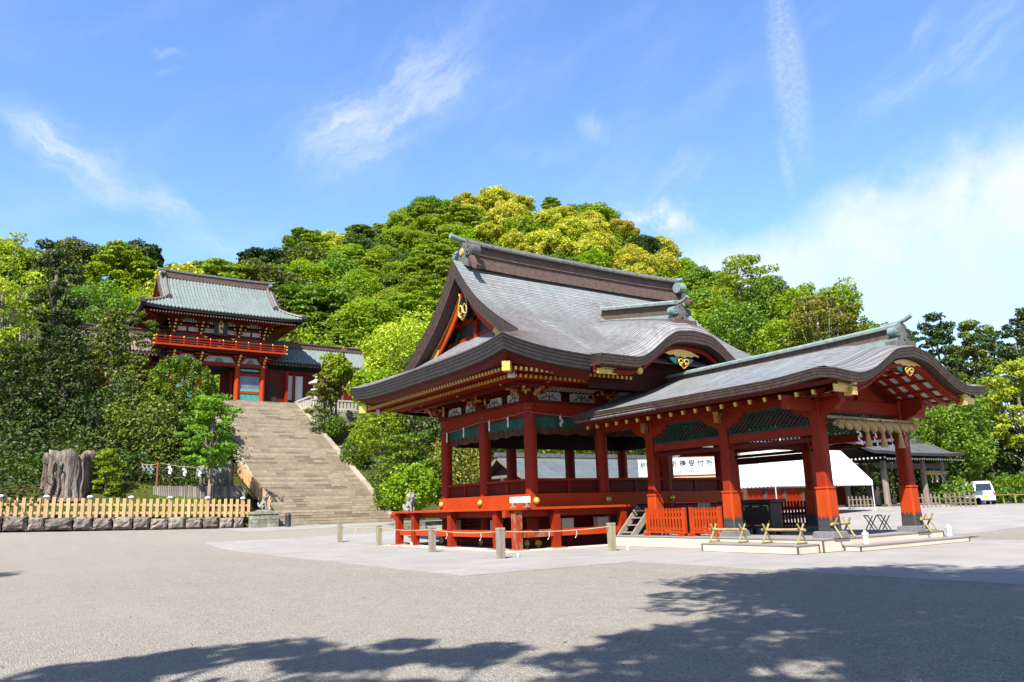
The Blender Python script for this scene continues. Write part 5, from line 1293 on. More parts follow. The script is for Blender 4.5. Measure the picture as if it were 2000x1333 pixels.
red_barrier(21.75, 19.35, 20.75, 'bright red picket barrier left of the second porch column')
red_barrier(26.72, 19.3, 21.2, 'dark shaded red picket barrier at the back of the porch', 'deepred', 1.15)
# offertory chest
t = thing('offertory_chest', (23.7, 18.95, PZ), 'black lacquered offertory chest with yellow corner fittings inside the porch', 'chest')
b = MB(); b.box(23.22, 23.85, 18.32, 19.58, PZ+.22, PZ+1.12); b.build('body', M['black'], t, bevel=.01)
b = MB(); b.box(23.1, 23.97, 18.18, 19.72, PZ+1.12, PZ+1.24); b.build('lid', M['black'], t, bevel=.015)
for (x, y) in ((23.3, 18.42), (23.75, 18.42), (23.3, 19.48), (23.75, 19.48)): b = MB(); b.box(x-.08, x+.08, y-.1, y+.1, PZ, PZ+.22); b.build('leg', M['black'], t)
b = MB()
for y, s_ in ((18.42, 1), (19.48, -1)):
    for z, q in ((PZ+.32, 1), (PZ+1.02, -1)):
        b.box(23.205, 23.218, min(y, y+s_*.2), max(y, y+s_*.2), z-.02, z+.02); b.box(23.205, 23.218, y-.02, y+.02, min(z, z+q*.18), max(z, z+q*.18))
for z in (PZ+.33, PZ+1.0): b.box(23.205, 23.218, 18.8, 19.1, z-.025, z+.025)
b.build('fitting', M['bamboogreen'], t)
b = MB(); b.box(22.95, 22.99, 20.9, 21.5, PZ+1.02, PZ+1.18); b.box(22.95, 22.99, 21.15, 21.25, PZ, PZ+1.02); tag(b.build('small_sign', M['greywood']), 'small grey sign standing behind the red picket barrier', 'sign')
# great straw rope on the porch front
def shimenawa(x0, x1, y, z, rmax, label, sag=.05):
    t = thing('straw_rope', ((x0+x1)/2, y, z), label, 'straw rope'); n = 150
    for s_ in range(2):
        b = MB(); pts = []; rs = []
        for i in range(n+1):
            u = i/n; R = rmax*(.45+.55*math.sin(math.pi*min(1, max(0, .12+.76*u)))**.8); a = u*2*math.pi*5+s_*math.pi
            pts.append((x0+(x1-x0)*u, y+R*.46*math.cos(a), z-sag*4*u*(1-u)+R*.46*math.sin(a))); rs.append(R*.60)
        b.tube(pts, rs, 9); b.build('strand', M['straw'], t, smooth=True)
    b = MB(); b.tube([(x0-.35, y+.03, z+rmax+.02), (x1+.4, y+.03, z+rmax)], .045*rmax/.17, 7); b.build('bamboo_pole', M['straw'], t, smooth=True)
    b = MB()
    for u in (.06, .3, .52, .74, .95):
        x = x0+(x1-x0)*u; b.tube([(x, y-.02, z+rmax+.07), (x+.02, y-rmax*.95, z+.02), (x, y-.02, z-rmax)], .02, 5)
    b.build('binding', M['straw'], t); return t
def tassel(loc, h, label, grp):
    b = MB(); r = h*.2; x, y, z = loc; b.lathe([(r*.45, 0), (r*.55, -.12*h), (r*.42, -.2*h), (r*.62, -.5*h), (r*.95, -.97*h), (r*.9, -h)], loc, 12); tag(b.build('straw_tassel', M['straw'], smooth='auto'), label, 'tassel', grp)
RYF = 14.72
shimenawa(22.3, 26.9, RYF, 3.96, .19, 'thick twisted straw rope hung across the worship porch front')
for u, lb in ((.36, 'left straw tassel hanging from the porch rope'), (.555, 'middle straw tassel hanging from the porch rope'), (.78, 'right straw tassel hanging from the porch rope')):
    tassel((22.3+4.6*u, RYF, 3.84), .60, lb, 'tassels on the porch rope')
for k, (u, lb) in enumerate(((.26, 'white paper streamer left of the first porch tassel'), (.455, 'white paper streamer between the left and middle porch tassels'), (.655, 'white paper streamer between the middle and right porch tassels'), (.86, 'white paper streamer right of the last porch tassel'))):
    o = link('paper_streamer', shide_mesh(1.0, 4, k+10), None, (22.3+4.6*u-.08, RYF-.02, 3.85), (0, 0, .15*k), (.62, .62, .66)); tag(o, lb, 'paper streamer', 'paper streamers on the porch rope')

# ------------------------------------------------------------------ behind: long shrine office, red hall, tent, timber gate
def gable_building(name, x0, x1, yc, half, zr, ze, zg, label, mat, wallmat, over=.9, cat='building', n=12, curve=.35):
    t = thing(name, ((x0+x1)/2, yc, zg), label, cat)
    for sg in (-1, 1):
        b = MB(); P = []; UV = []
        for v in np.linspace(0, 1, n):
            z = zr+(ze-zr)*(v**.82 if curve else v); P.append([(x, yc+sg*v*half, z) for x in np.linspace(x0, x1, 21)]); UV.append([(x, v*half*1.15, max(0, 1-v*6)) for x in np.linspace(x0, x1, 21)])
        b.grid(P, uv=UV); b.build('roof', M[mat], t, smooth=True)
        b = MB(); b.beam((x0, yc+sg*half, ze-.08), (x1, yc+sg*half, ze-.08), .12, .16); b.build('eave', M['browntimber'], t)
        b = MB()
        for x in np.arange(x0+.3, x1, .55): b.box(x-.06, x+.06, min(yc+sg*(half-.02), yc+sg*(half+.04)), max(yc+sg*(half-.02), yc+sg*(half+.04)), ze-.34, ze-.22)
        b.build('rafter_ends', M['white'], t)
        b = MB(); b.grid([[(x, yc+sg*(half-.1)*v, z) for x in (x0+.1, x1-.1)] for v, z in ((1, ze-.2), (0, zr-.3))]); b.build('soffit', M['browntimber'], t)
    for xg, s_ in ((x0, 1), (x1, -1)):
        b = MB(); V = [(yc+u*half, zr+(ze-zr)*(abs(u)**.82 if curve else abs(u))) for u in np.linspace(-1, 1, 25)]
        b.grid([[(xg+s_*d, y, z+dz) for y, z in V] for d, dz in ((0, .06), (0, -.26), (.12, -.26), (.12, .06))]); b.build('bargeboard', M['silvertimber'], t, smooth='auto')
        b = MB(); b.prism([(y, z-.28) for y, z in V], lambda p, d: (d, p[0], p[1]), xg+s_*over, xg+s_*(over+.1)); b.build('gable_wall', M['browntimber'], t)
        b = MB(); b.beam((xg+s_*.5, yc-half*.55, ze+.25*(zr-ze)), (xg+s_*.5, yc+half*.55, ze+.25*(zr-ze)), .16, .22); b.build('gable_beam', M['silvertimber'], t)
    b = MB(); b.beam((x0-.1, yc, zr+.10), (x1+.1, yc, zr+.10), .45, .32); b.build('ridge', M['verdgrey'], t)
    b = MB(); b.box(x0+over, x1-over, yc-half+over, yc+half-over, zg, ze-.1); b.build('wall', M[wallmat], t)
    for x in np.arange(x0+over, x1-over+.1, 2.2): b = MB(); b.box(x-.12, x+.12, yc-half+over-.1, yc-half+over-.002, zg, ze-.1); b.build('wall_post', M['browntimber'], t)
    return t
gable_building('shrine_office', 32.6, 56, 51, 4.6, 5.62, 3.5, .7, 'long low building with grey green roof seen through the dance hall', 'greyroof', 'shadowwood')
# red hall with banner
t = gable_building('red_office', 45, 60, 42.0, 4.6, 6.6, 4.1, .7, 'red shrine office with grey roof behind the white tent', 'greyroof', 'red')
b = MB()
for x in (46, 48.2, 50.4, 52.6): b.box(x-.16, x+.16, 37.28, 37.36, 2.9, 3.2)
b.build('gilt_fitting', M['gold'], t)
def text_mesh(s, size, mat, name='lettering', ext=.006, bold=0.0):
    cu = bpy.data.curves.new(name, 'FONT'); cu.body = s; cu.size = size; cu.extrude = ext; cu.align_x = 'CENTER'; cu.align_y = 'CENTER'; cu.offset = bold; cu.resolution_u = 3
    o = bpy.data.objects.new(name, cu); col.objects.link(o); dg = bpy.context.evaluated_depsgraph_get(); me = bpy.data.meshes.new_from_object(o.evaluated_get(dg)); bpy.data.objects.remove(o)
    me.materials.clear(); me.materials.append(mat); me.name = name; return me
def banner(loc, rz, w, h, main, sub, label, ms=.42):
    t = thing('banner', loc, label, 'banner', 'white reception banners', rz)
    b = MB(); b.box(-w/2, w/2, 0, .03, -h/2, h/2); o = link('cloth', b.mesh('cloth', M['paper']), t)
    link('lettering', text_mesh(main, h*ms, M['ink'], bold=.006), o, (0, -.012, h*.15), (R_(90), 0, 0)); link('small_lettering', text_mesh(sub, h*.15, M['greywood']), o, (0, -.012, -h*.33), (R_(90), 0, 0))
    b = MB(); b.box(-w/2-.1, w/2+.1, -.02, .06, h/2, h/2+.05); link('batten', b.mesh('batten', M['fence']), t)
# banners hang on the counter canopy of the reception stand
st = thing('reception_stand', (41, 39, .6), 'low wooden reception stand with brown canopy under the white banners', 'stand')
BDIR = R_(-34)
c1, c2 = at(1351, 911, 56), at(1283, 914, 56)
banner(tuple(c1), BDIR, 3.7, 1.22, '祈 祷 受 付 所', 'お名前とご住所をご記入下さい', 'white banner with black characters between the first two porch columns')
banner(tuple(c2+np.array([-.1, .1, -.02])), BDIR, 2.4, 1.2, '祈祷受付所', '祈祷の受付', 'white banner partly hidden behind the first porch column', .36)
ca, cb = at(1236, 936, 56.3), at(1404, 931, 56.3)
b = MB(); b.beam(tuple(ca), tuple(cb), .9, .10); b.build('canopy_board', M['fence'], st)
b = MB(); b.beam(tuple(ca+np.array([0, 0, -.30])), tuple(cb+np.array([0, 0, -.30])), .5, .42); b.build('canopy_beam', M['rust'], st)
for f_ in (.02, .5, .98):
    q = ca+(cb-ca)*f_; b = MB(); b.box(q[0]-.08, q[0]+.08, q[1]-.08, q[1]+.08, .5, q[2]-.06); b.build('post', M['browntimber'], st)
b = MB(); q0, q1 = ca+np.array([0, 0, -1.1]), cb+np.array([0, 0, -1.1]); b.beam(tuple(q0), tuple(q1), .7, .12); b.build('counter', M['browntimber'], st)
# white tent with scalloped valance
tent = thing('white_tent', (43, 31.6, .6), 'large white canvas tent with scalloped valance behind the porch columns', 'tent')
TX0, TX1, TY0, TY1, TZE, TZR = 38.2, 48.05, 29.6, 33.7, 2.72, 4.80
b = MB(); TYM = (TY0+TY1)/2
for ya in (TY0, TY1):
    b.grid([[(TX0+(TX1-TX0)*i/16, ya+(TYM-ya)*j/6, TZE+(TZR-TZE)*j/6-.10*math.sin(math.pi*j/6)*(.6+.4*abs(math.sin(i*math.pi/4)))) for i in range(17)] for j in range(7)])
b.build('canopy', M['tent'], tent, smooth=True)
b = MB()
for (pa, pb) in (((TX0, TY0), (TX1, TY0)), ((TX0, TY1), (TX1, TY1)), ((TX1, TY0), (TX1, TY1)), ((TX0, TY0), (TX0, TY1))):
    L = math.hypot(pb[0]-pa[0], pb[1]-pa[1]); n = int(L/.28)*4
    top = [(pa[0]+(pb[0]-pa[0])*i/n, pa[1]+(pb[1]-pa[1])*i/n, TZE) for i in range(n+1)]; bot = [(x, y, TZE-.26-.07*abs(math.sin(i*math.pi/4))) for i, (x, y, z) in enumerate(top)]
    b.grid([top, bot])
b.build('valance', M['tent'], tent)
for xg in (TX0, TX1): b = MB(); b.add([(xg, TY0, TZE), (xg, TY1, TZE), (xg, TYM, TZR)], [(0,1,2)]); b.build('gable_cloth', M['tent'], tent)
for (x, y) in ((TX0+.03, TY0+.05), (TX1-.03, TY0+.05), (TX0+.03, TY1-.05), (TX1-.03, TY1-.05), ((TX0+TX1)/2, TY0+.05)):
    b = MB(); b.tube([(x, y, court_z(x, y)), (x, y, TZE-.02)], .032, 8); b.build('pole', M['steel'], tent)
    b = MB(); b.box(x-.16, x+.16, y-.16, y+.16, court_z(x, y)-.02, court_z(x, y)+.09); b.build('pole_weight', M['concrete'], tent)
b = MB(); b.tube([(41.7, 31.6, 4.7), (41.7, 31.6, 5.5)], .06, 6); tag(b.build('flag_pole', M['steel']), 'short white pole rising above the tent ridge', 'pole')
# timber gate pavilion on the right
tg = thing('timber_gate', (57.5, 34.3, .6), 'old brown timber gate pavilion with grey curved roof behind the porch', 'gate')
gx0, gx1, gyc, gh = 52.1, 62.9, 34.3, 3.5
b = MB(); P = []; UV = []
kg = pchip([(0, 5.75), (.85, 5.62), (1.8, 5.15), (2.65, 4.80), (3.5, 4.72)])
for x in np.linspace(gx0, gx1, 21): P.append([(x, gyc+u*gh, kg(abs(u)*gh)+.12*abs((x-gx0)/(gx1-gx0)*2-1)**3) for u in np.linspace(-1, 1, 33)]); UV.append([(x, (1-abs(u))*gh, 0) for u in np.linspace(-1, 1, 33)])
b.grid(P, uv=UV); b.build('roof', M['darkroof'], tg, smooth=True)
b = MB()
for x in (gx0, gx1): b.grid([[(x+d*(1 if x == gx0 else -1), p[1], p[2]+dz) for p in (P[0] if x == gx0 else P[-1])] for d, dz in ((0, 0), (0, -.22), (.2, -.24))])
for k in (0, -1): b.grid([[(p[k][0], p[k][1]+d*(1 if k == 0 else -1), p[k][2]+dz) for p in P] for d, dz in ((0, 0), (0, -.2), (.2, -.22))])
b.build('eave_edge', M['eave'], tg, smooth='auto')
b = MB(); b.beam((gx0+.1, gyc, 5.92), (gx1-.1, gyc, 5.92), .45, .34); b.build('ridge', M['verdgrey'], tg)
b = MB(); b.grid([[(x, gyc+u*(gh-.3), kg(abs(u)*gh)-.3) for x in (gx0+.3, gx1-.3)] for u in np.linspace(-1, 1, 13)]); b.build('soffit', M['shadowwood'], tg)
b = MB()
for x in np.arange(gx0+.4, gx1, .32): b.box(x-.05, x+.05, gyc-gh+.18, gyc-gh+.24, 4.22, 4.34)
for y in np.arange(gyc-gh+.3, gyc+gh, .32): b.box(gx0+.2, gx0+.26, y-.05, y+.05, 4.32, 4.44)
b.build('white_rafter_tips', M['white'], tg)
for x in (53.5, 55.9, 58.7, 61.4):
    for y in (gyc-2.3, gyc+2.3):
        b = MB(); b.lathe([(.23, court_z(x, y)-.05), (.20, 4.2)], (x, y, 0), 12); b.build('pillar', M['silvertimber'], tg, smooth='auto')
for y in (gyc-2.3, gyc+2.3):
    b = MB(); b.box(gx0+.8, gx1-.8, y-.12, y+.12, 3.65, 4.02); b.build('tie_beam', M['browntimber'], tg); b = MB(); b.box(gx0+.8, gx1-.8, y-.1, y+.1, .95, 1.12); b.build('low_rail', M['browntimber'], tg)
b = MB(); b.box(gx0+.6, gx1-.6, gyc-2.9, gyc+2.9, .5, .95); b.build('plinth', M['palestone'], tg)
sh = shimenawa(58.4, 61.7, gyc-2.55, 3.3, .13, 'small straw rope hung in the timber gate'); 
for k, x in enumerate((59.3, 60.1, 60.8)):
    o = link('paper_streamer', sm[k], None, (x, gyc-2.6, 3.2), (0, 0, .2), (.9, .9, .9)); tag(o, ['left paper streamer in the timber gate', 'middle paper streamer in the timber gate', 'right paper streamer in the timber gate'][k], 'paper streamer', 'paper streamers in the timber gate')
tassel((60.0, gyc-2.55, 3.2), .55, 'small straw tassel in the timber gate', 'tassels in the timber gate')
# black folding trestles in the court
for (px, lb) in ((1702, 'black crossed folding trestle left of the right porch column'), (1728, 'black crossed folding trestle closest to the right porch column')):
    c = at(px, 1030, 36.5); c[2] = court_z(c[0], c[1]); t = thing('folding_trestle', tuple(c), lb, 'trestle', 'black folding trestles', R_(-35)); t.scale = (.8, .8, .85)
    for s_ in (-1, 1):
        for y in (-.25, .25): b = MB(); b.beam((s_*.3, y, 0), (-s_*.25, y, .86), .05, .05); link('leg', b.mesh('leg', M['black']), t)
    b = MB(); b.box(-.28, -.2, -.3, .3, .84, .9); link('bar', b.mesh('bar', M['black']), t)
# far picket fences and vehicles on the right
def low_fence(p, q, label, mat='silvertimber'):
    p = np.array(p, float); q = np.array(q, float); L = np.linalg.norm(q-p); d = (q-p)/L; t = thing('log_fence', tuple((p+q)/2), label, 'fence', 'low rustic fences by the parked vehicles'); n = int(L/.34)
    for i in range(n+1):
        c = p+d*L*i/n; z = court_z(c[0], c[1]); b = MB(); h = .92+random.uniform(-.06, .06); b.tube([(c[0], c[1], z-.1), (c[0]+random.uniform(-.03, .03), c[1], z+h)], .055, 6); b.build('picket', M[mat], t)
    for zz in (.28, .68): b = MB(); b.beam((p[0], p[1], court_z(p[0], p[1])+zz), (q[0], q[1], court_z(q[0], q[1])+zz), .06, .07); b.build('rail', M[mat], t)
def fl(px0, px1, d0, d1, label):
    a, c = at(px0, 998, d0), at(px1, 998, d1); p = np.array([a[0], a[1], .7]); q = np.array([c[0], c[1], .7]); low_fence(p, q, label)
fl(1772, 1838, 52, 53, 'low rustic picket fence beside the timber gate'); fl(1850, 1908, 52.5, 50.5, 'low rustic picket fence before the parked truck'); fl(1660, 1720, 56, 57, 'low rustic picket fence seen through the timber gate')
bf = thing('bamboo_fence', tuple(at(1975, 985, 60)), 'low bamboo rail fence right of the white van', 'fence')
pts = [at(x, 985, d) for x, d in ((1942, 62), (1962, 61), (1985, 59), (2030, 57))]
for c in pts:
    z = court_z(c[0], c[1]); b = MB(); b.tube([(c[0], c[1], z), (c[0], c[1], z+.75)], .05, 6); b.build('post', M['bamboogreen'], bf)
for z_ in (.68,):
    b = MB(); b.tube([(c[0], c[1], court_z(c[0], c[1])+z_) for c in pts], .045, 6); b.build('rail', M['bamboo'], bf)
def vehicle_van(loc, rz):
    t = thing('white_van', loc, 'small white van parked rear on at the far right edge', 'van', None, rz)
    # rear faces -y; length along +y
    prof = [(-.72, .28), (.72, .28), (.74, .55), (.73, .95), (.66, 1.42), (.56, 1.74), (.46, 1.80), (-.46, 1.80), (-.56, 1.74), (-.66, 1.42), (-.73, .95), (-.74, .55)]
    b = MB(); rows = []
    for y, s_, dz in ((0, .90, 0), (.05, .98, 0), (.25, 1.0, .0), (2.3, 1.0, .02), (3.0, .97, -.1), (3.3, .85, -.5)): rows.append([(x*s_, y+(.22*max(0, z-.95) if y < .2 else 0), .28+(z-.28)*(1 if y < 3.1 else .62)) for x, z in prof])
    b.grid(rows, closed=True); n = len(prof); b.f.append(tuple(range(n))); b.m.append(0); b.t.append(.5); link('body', b.mesh('body', M['carwhite'], smooth='auto'), t)
    def rear(name, mat, x0, x1, z0, z1, off=.02):
        b = MB(); f = lambda z: .22*max(0, z-.95)-off
        b.add([(x0, f(z0), z0), (x1, f(z0), z0), (x1*.93, f(z1), z1), (x0*.93, f(z1), z1), (x0, f(z0)+.03, z0), (x1, f(z0)+.03, z0), (x1*.93, f(z1)+.03, z1), (x0*.93, f(z1)+.03, z1)], [(0,1,2,3), (4,7,6,5), (0,4,5,1), (1,5,6,2), (2,6,7,3), (3,7,4,0)]); link(name, b.mesh(name, M[mat]), t)
    rear('rear_window', 'glassdark', -.54, .54, 1.10, 1.60); rear('licence_plate', 'yellowplate', -.20, .16, .52, .68); rear('bumper', 'carwhite', -.72, .72, .36, .5, .08)
    for s_ in (-1, 1): rear('tail_lamp', 'redlamp', s_*.66-.05, s_*.66+.05, .72, .98)
    for x in (-.62, .62):
        for y in (.55, 2.5):
            b = MB(); b.lathe([(.27, -.09), (.29, -.05), (.29, .05), (.27, .09)], (x, y, .28), 16, axis=0); w = link('wheel', b.mesh('wheel', M['rubber'], smooth='auto'), t)
            b = MB(); b.lathe([(.16, -.1), (.16, .1)], (x, y, .28), 12, axis=0); link('rim', b.mesh('rim', M['steel']), w)
    for s_ in (-1, 1):
        b = MB(); b.add([(s_*.735, .5, 1.05), (s_*.735, 2.4, 1.05), (s_*.64, 2.2, 1.55), (s_*.64, .5, 1.55)], [(0,1,2,3)]); link('side_window', b.mesh('side_window', M['glassdark']), t)
vc = at(1926, 985, 59.5); vehicle_van((vc[0], vc[1], court_z(vc[0], vc[1])), R_(-54))
t = thing('pickup_truck', (0, 0, 0), 'pale blue small truck parked behind the rustic fence', 'truck', None); vc = at(1882, 985, 60); t.location = (vc[0], vc[1], court_z(vc[0], vc[1])); t.rotation_euler = (0, 0, R_(50))
b = MB(); b.box(-1.9, .5, -.7, .7, .55, .72); link('bed', b.mesh('bed', M['carblue']), t)
for y in (-.7, .66): b = MB(); b.box(-1.9, .5, y, y+.04, .72, 1.05); link('side_board', b.mesh('side_board', M['carblue']), t)
b = MB(); b.prism([(.55, .4), (1.6, .4), (1.62, 1.0), (1.35, 1.75), (.6, 1.8), (.55, 1.6)], lambda p, d: (p[0], d, p[1]), -.7, .7); link('cab', b.mesh('cab', M['carblue']), t)
b = MB(); b.box(.8, 1.3, -.712, -.702, 1.1, 1.6); b.box(.545, .549, -.55, .55, 1.15, 1.6); link('window', b.mesh('window', M['glassdark']), t)
for x in (-1.2, 1.1):
    for y in (-.62, .62): b = MB(); b.lathe([(.26, -.08), (.28, 0), (.26, .08)], (x, y, .28), 14, axis=1); link('wheel', b.mesh('wheel', M['rubber'], smooth='auto'), t)
# ------------------------------------------------------------------ tower gate at the head of the stairs
GC, GYF, GYB, GZ = 19.35, 85.44, 90.6, SZT
GXS = [14.65, 17.38, 21.32, 24.05]; GYC = 88.0
gate = thing('tower_gate', (GC, GYC, GZ), 'two storey red tower gate with green copper roof at the top of the stone stairs', 'gate')
b = MB(); b.lathe([(.30, GZ+.45), (.29, 17.9)], n=16); gp_ = b.mesh('pillar', M['orange'], smooth='auto')
b = MB(); b.lathe([(.35, GZ), (.33, GZ+.45)], n=16); gpb = b.mesh('pillar_foot', M['iron'], smooth='auto')
for x in GXS:
    for y in (GYF, 88.0, GYB):
        o = link('pillar', gp_, gate, (x-GC, y-GYC, -GZ)); link('pillar_foot', gpb, o)
def gb(name, x0, x1, y0, y1, z0, z1, mat): b = MB(); b.box(x0, x1, y0, y1, z0, z1); return b.build(name, M[mat], gate)
gb('head_beam', 14.2, 24.5, GYF-.2, GYF+.2, 17.55, 17.95, 'red'); gb('head_beam', 14.2, 24.5, GYB-.2, GYB+.2, 17.55, 17.95, 'red')
gb('white_frieze', 14.65, 24.05, GYF-.02, GYF+.05, 17.95, 18.62, 'white'); gb('frieze_rail', 14.3, 24.4, GYF-.12, GYF+.1, 18.62, 18.80, 'red')
for x in GXS:
    for k, (dx, z) in enumerate(((.5, 17.98), (.75, 18.22), (1.0, 18.46))):
        b = MB(); b.box(x-dx*.7, x+dx*.7, GYF-.3-.35*k, GYF-.1-.0*k, z, z+.2); b.build('bracket_arm', M['red'], gate)
    for k, z in enumerate((17.62, 18.0, 18.24, 18.48)): b = MB(); b.box(x-.10, x+.10, GYF-.42-.35*max(0, k-1)-.12*(k > 0), GYF-.30-.35*max(0, k-1), z, z+.22); b.build('gilt_nose', M['gold'], gate)
for x in (19.35, 22.7, 16.0):
    b = MB(); b.prism([(x-.55, 17.96), (x-.4, 18.15), (x-.22, 18.4), (x, 18.46), (x+.22, 18.4), (x+.4, 18.15), (x+.55, 17.96)], lambda p, d: (p[0], d, p[1]), GYF-.10, GYF-.03); b.build('frog_leg_strut', M['verdigris'], gate)
# side bays: teal panels, window, rails
for xa, xb in ((21.62, 23.75), (14.95, 17.08)):
    gb('teal_transom', xa+.05, xb-.1, GYF-.05, GYF+.03, 17.15, 17.40, 'teal'); gb('mid_rail', xa, xb, GYF-.10, GYF+.08, 16.66, 16.98, 'red'); gb('low_rail', xa, xb, GYF-.12, GYF+.08, 14.72, 14.98, 'orange')
    gb('window_pane', xa+.02, xb-.02, GYF+.02, GYF+.06, 15.2, 16.66, 'shopglass')
    gb('teal_sill', xa, xb, GYF-.06, GYF+.03, 14.98, 15.22, 'teal')
    b = MB()
    for i in range(16): x = xa+(xb-xa)*(i+.5)/16; b.box(x-.052, x+.052, GYF-.05, GYF+.0, GZ, 14.72)
    b.build('teal_slat_panel', M['teal'], gate); gb('panel_back', xa, xb, GYF+.004, GYF+.05, GZ, 14.72, 'maroon')
gb('inner_wall', GXS[0]+.2, GXS[1]-.1, 87.9, 88.1, GZ, 17.6, 'red'); gb('inner_wall', GXS[2]+.1, GXS[3]-.2, 87.9, 88.1, GZ, 17.6, 'red')
gb('door_leaf', GXS[1]+.3, GXS[1]+1.25, 87.6, 87.75, GZ, 17.2, 'deepred'); gb('door_leaf', GXS[2]-1.25, GXS[2]-.3, 87.6, 87.75, GZ, 17.2, 'deepred')
gb('side_wall', GXS[3]-.08, GXS[3]+.08, GYF+.3, GYB-.3, GZ, 17.55, 'red'); gb('side_wall', GXS[0]-.08, GXS[0]+.08, GYF+.3, GYB-.3, GZ, 17.55, 'red')
gb('lower_ceiling', 14.5, 24.2, GYF+.2, GYB-.2, 17.6, 17.75, 'shadowwood')
# balcony
BX0, BX1, BY0, BY1 = 12.65, 26.05, 83.75, 92.3
gb('balcony_floor', BX0, BX1, BY0, BY1, 19.08, 19.26, 'orange'); gb('balcony_beam', BX0+.5, BX1-.5, BY0+.5, BY0+.75, 18.8, 19.07, 'deepred')
gb('balcony_beam', BX0+.5, BX1-.5, BY0+1.15, BY0+1.4, 18.8, 19.07, 'deepred')
b = MB()
for x in (BX0, BX1):
    for z in (19.17, 19.62, 19.95): b.box(x-.22 if x == BX0 else x+.02, x-.02 if x == BX0 else x+.22, BY0+.02, BY0+.2, z-.08, z+.08)
b.build('gilt_corner_end', M['gold'], gate)
for z, h in ((19.42, .08), (19.66, .08), (19.95, .11)):
    b = MB(); b.box(BX0-.1, BX1+.1, BY0+.06, BY0+.17, z, z+h); b.build('handrail', M['red'], gate)
    for x in (BX0+.06, BX1-.17): b = MB(); b.box(x, x+.11, BY0+.18, BY1, z, z+h); b.build('handrail', M['red'], gate)
b = MB(); b.box(-.07, .07, -.07, .07, 0, .70); gpost = b.mesh('rail_post', M['red']); b = MB(); b.lathe([(.06, .70), (.09, .76), (.07, .84), (.001, .88)], n=8); gcap = b.mesh('gilt_finial', M['gold'], smooth=True)
for i in range(11):
    x = BX0+.12+(BX1-BX0-.24)*i/10; o = link('rail_post', gpost, gate, (x-GC, BY0+.115-GYC, 19.26-GZ)); link('gilt_finial', gcap, o)
# upper storey
UY = 85.75
gb('upper_wall', 14.65, 24.05, UY, 90.3, 19.26, 22.35, 'deepred'); 
for x in GXS: gb('upper_pillar', x-.24, x+.24, UY-.16, UY-.002, 19.26, 21.7, 'red')
for xa, xb in ((14.95, 17.1), (21.6, 23.75)): gb('green_window', xa, xb, UY-.06, UY-.004, 19.95, 20.75, 'green'); gb('window_rail', xa, xb, UY-.10, UY-.061, 20.76, 20.92, 'red')
gb('white_band', 14.95, 23.75, UY-.05, UY-.004, 21.15, 21.62, 'white'); gb('band_rail', 14.4, 24.3, UY-.14, UY-.01, 21.63, 21.8, 'red'); gb('band_rail', 14.4, 24.3, UY-.14, UY-.01, 20.95, 21.14, 'deepred')
for x in (16.0, 22.7): gb('white_band_strut', x-.1, x+.1, UY-.09, UY-.052, 21.15, 21.62, 'deepred')
b = MB(); b.box(14.6, 24.1, UY-.75, UY-.70, 21.95, 22.45)
b.build('green_louvre_back', M['green'], gate)
b = MB()
for i in range(44): x = 14.7+9.3*i/43; b.box(x-.045, x+.045, UY-.79, UY-.751, 21.95, 22.45)
b.build('white_rib', M['white'], gate)
for x in GXS:
    for k, (w, y, z) in enumerate(((.9, .3, 21.3), (1.2, .65, 21.6), (1.5, 1.0, 21.9), (1.7, 1.4, 22.15))):
        b = MB(); b.box(x-w/2, x+w/2, UY-y, UY-y+.22, z, z+.2); b.box(x-.1, x+.1, UY-y-.1, UY, z-.02, z+.18); b.build('bracket_arm', M['deepred'], gate)
    for k, (y, z) in enumerate(((.2, 20.9), (.42, 21.28), (.78, 21.58), (1.12, 21.88))): b = MB(); b.box(x-.09, x+.09, UY-y-.1, UY-y, z, z+.2); b.build('gilt_nose', M['gold'], gate)
    b = MB()
    for sg in (-1, 1):
        for k in range(3): b.box(x+sg*(.42+.15*k)-.06, x+sg*(.42+.15*k)+.06, UY-.34-.35*k, UY-.30-.35*k, 21.33+.3*k, 21.48+.3*k)
    tag(b.build('gilt_bracket_tips', M['gold'], gate), kind='stuff')
b = MB()
for (x, z, s_, h) in ((19.35, 20.55, .42, .34), (17.9, 20.75, .24, .26), (20.8, 20.75, .24, .26), (19.35, 19.72, .3, -.16), (17.8, 19.72, .2, -.12), (20.9, 19.72, .2, -.12)):
    b.prism([(x-s_, z), (x+s_, z), (x, z-h)], lambda p, d: (p[0], d, p[1]), UY-.08, UY-.03)
b.build('gilt_door_mount', M['gold'], gate)
# plaque
pl_ = thing('name_plaque', (19.2, 84.6, 21.8), 'black name plaque with golden characters under the tower gate eaves', 'plaque')
b = MB(); b.box(18.65, 19.75, 84.62, 84.74, 20.85, 22.42); bo = b.build('board', M['black'], pl_)
b = MB(); b.box(18.52, 18.66, 84.55, 84.70, 20.75, 22.5); b.box(19.74, 19.88, 84.55, 84.70, 20.75, 22.5); b.box(18.66, 19.74, 84.55, 84.70, 20.75, 20.88); b.box(18.66, 19.74, 84.55, 84.70, 22.38, 22.5); b.build('frame', M['black'], pl_)
for i, ch in enumerate('八幡宮'): o = link('lettering', text_mesh(ch, .50, M['gold'], bold=.020, ext=.01), bo, (0, 0, 22.12-.46*i-21.8), (R_(90), 0, 0)); 
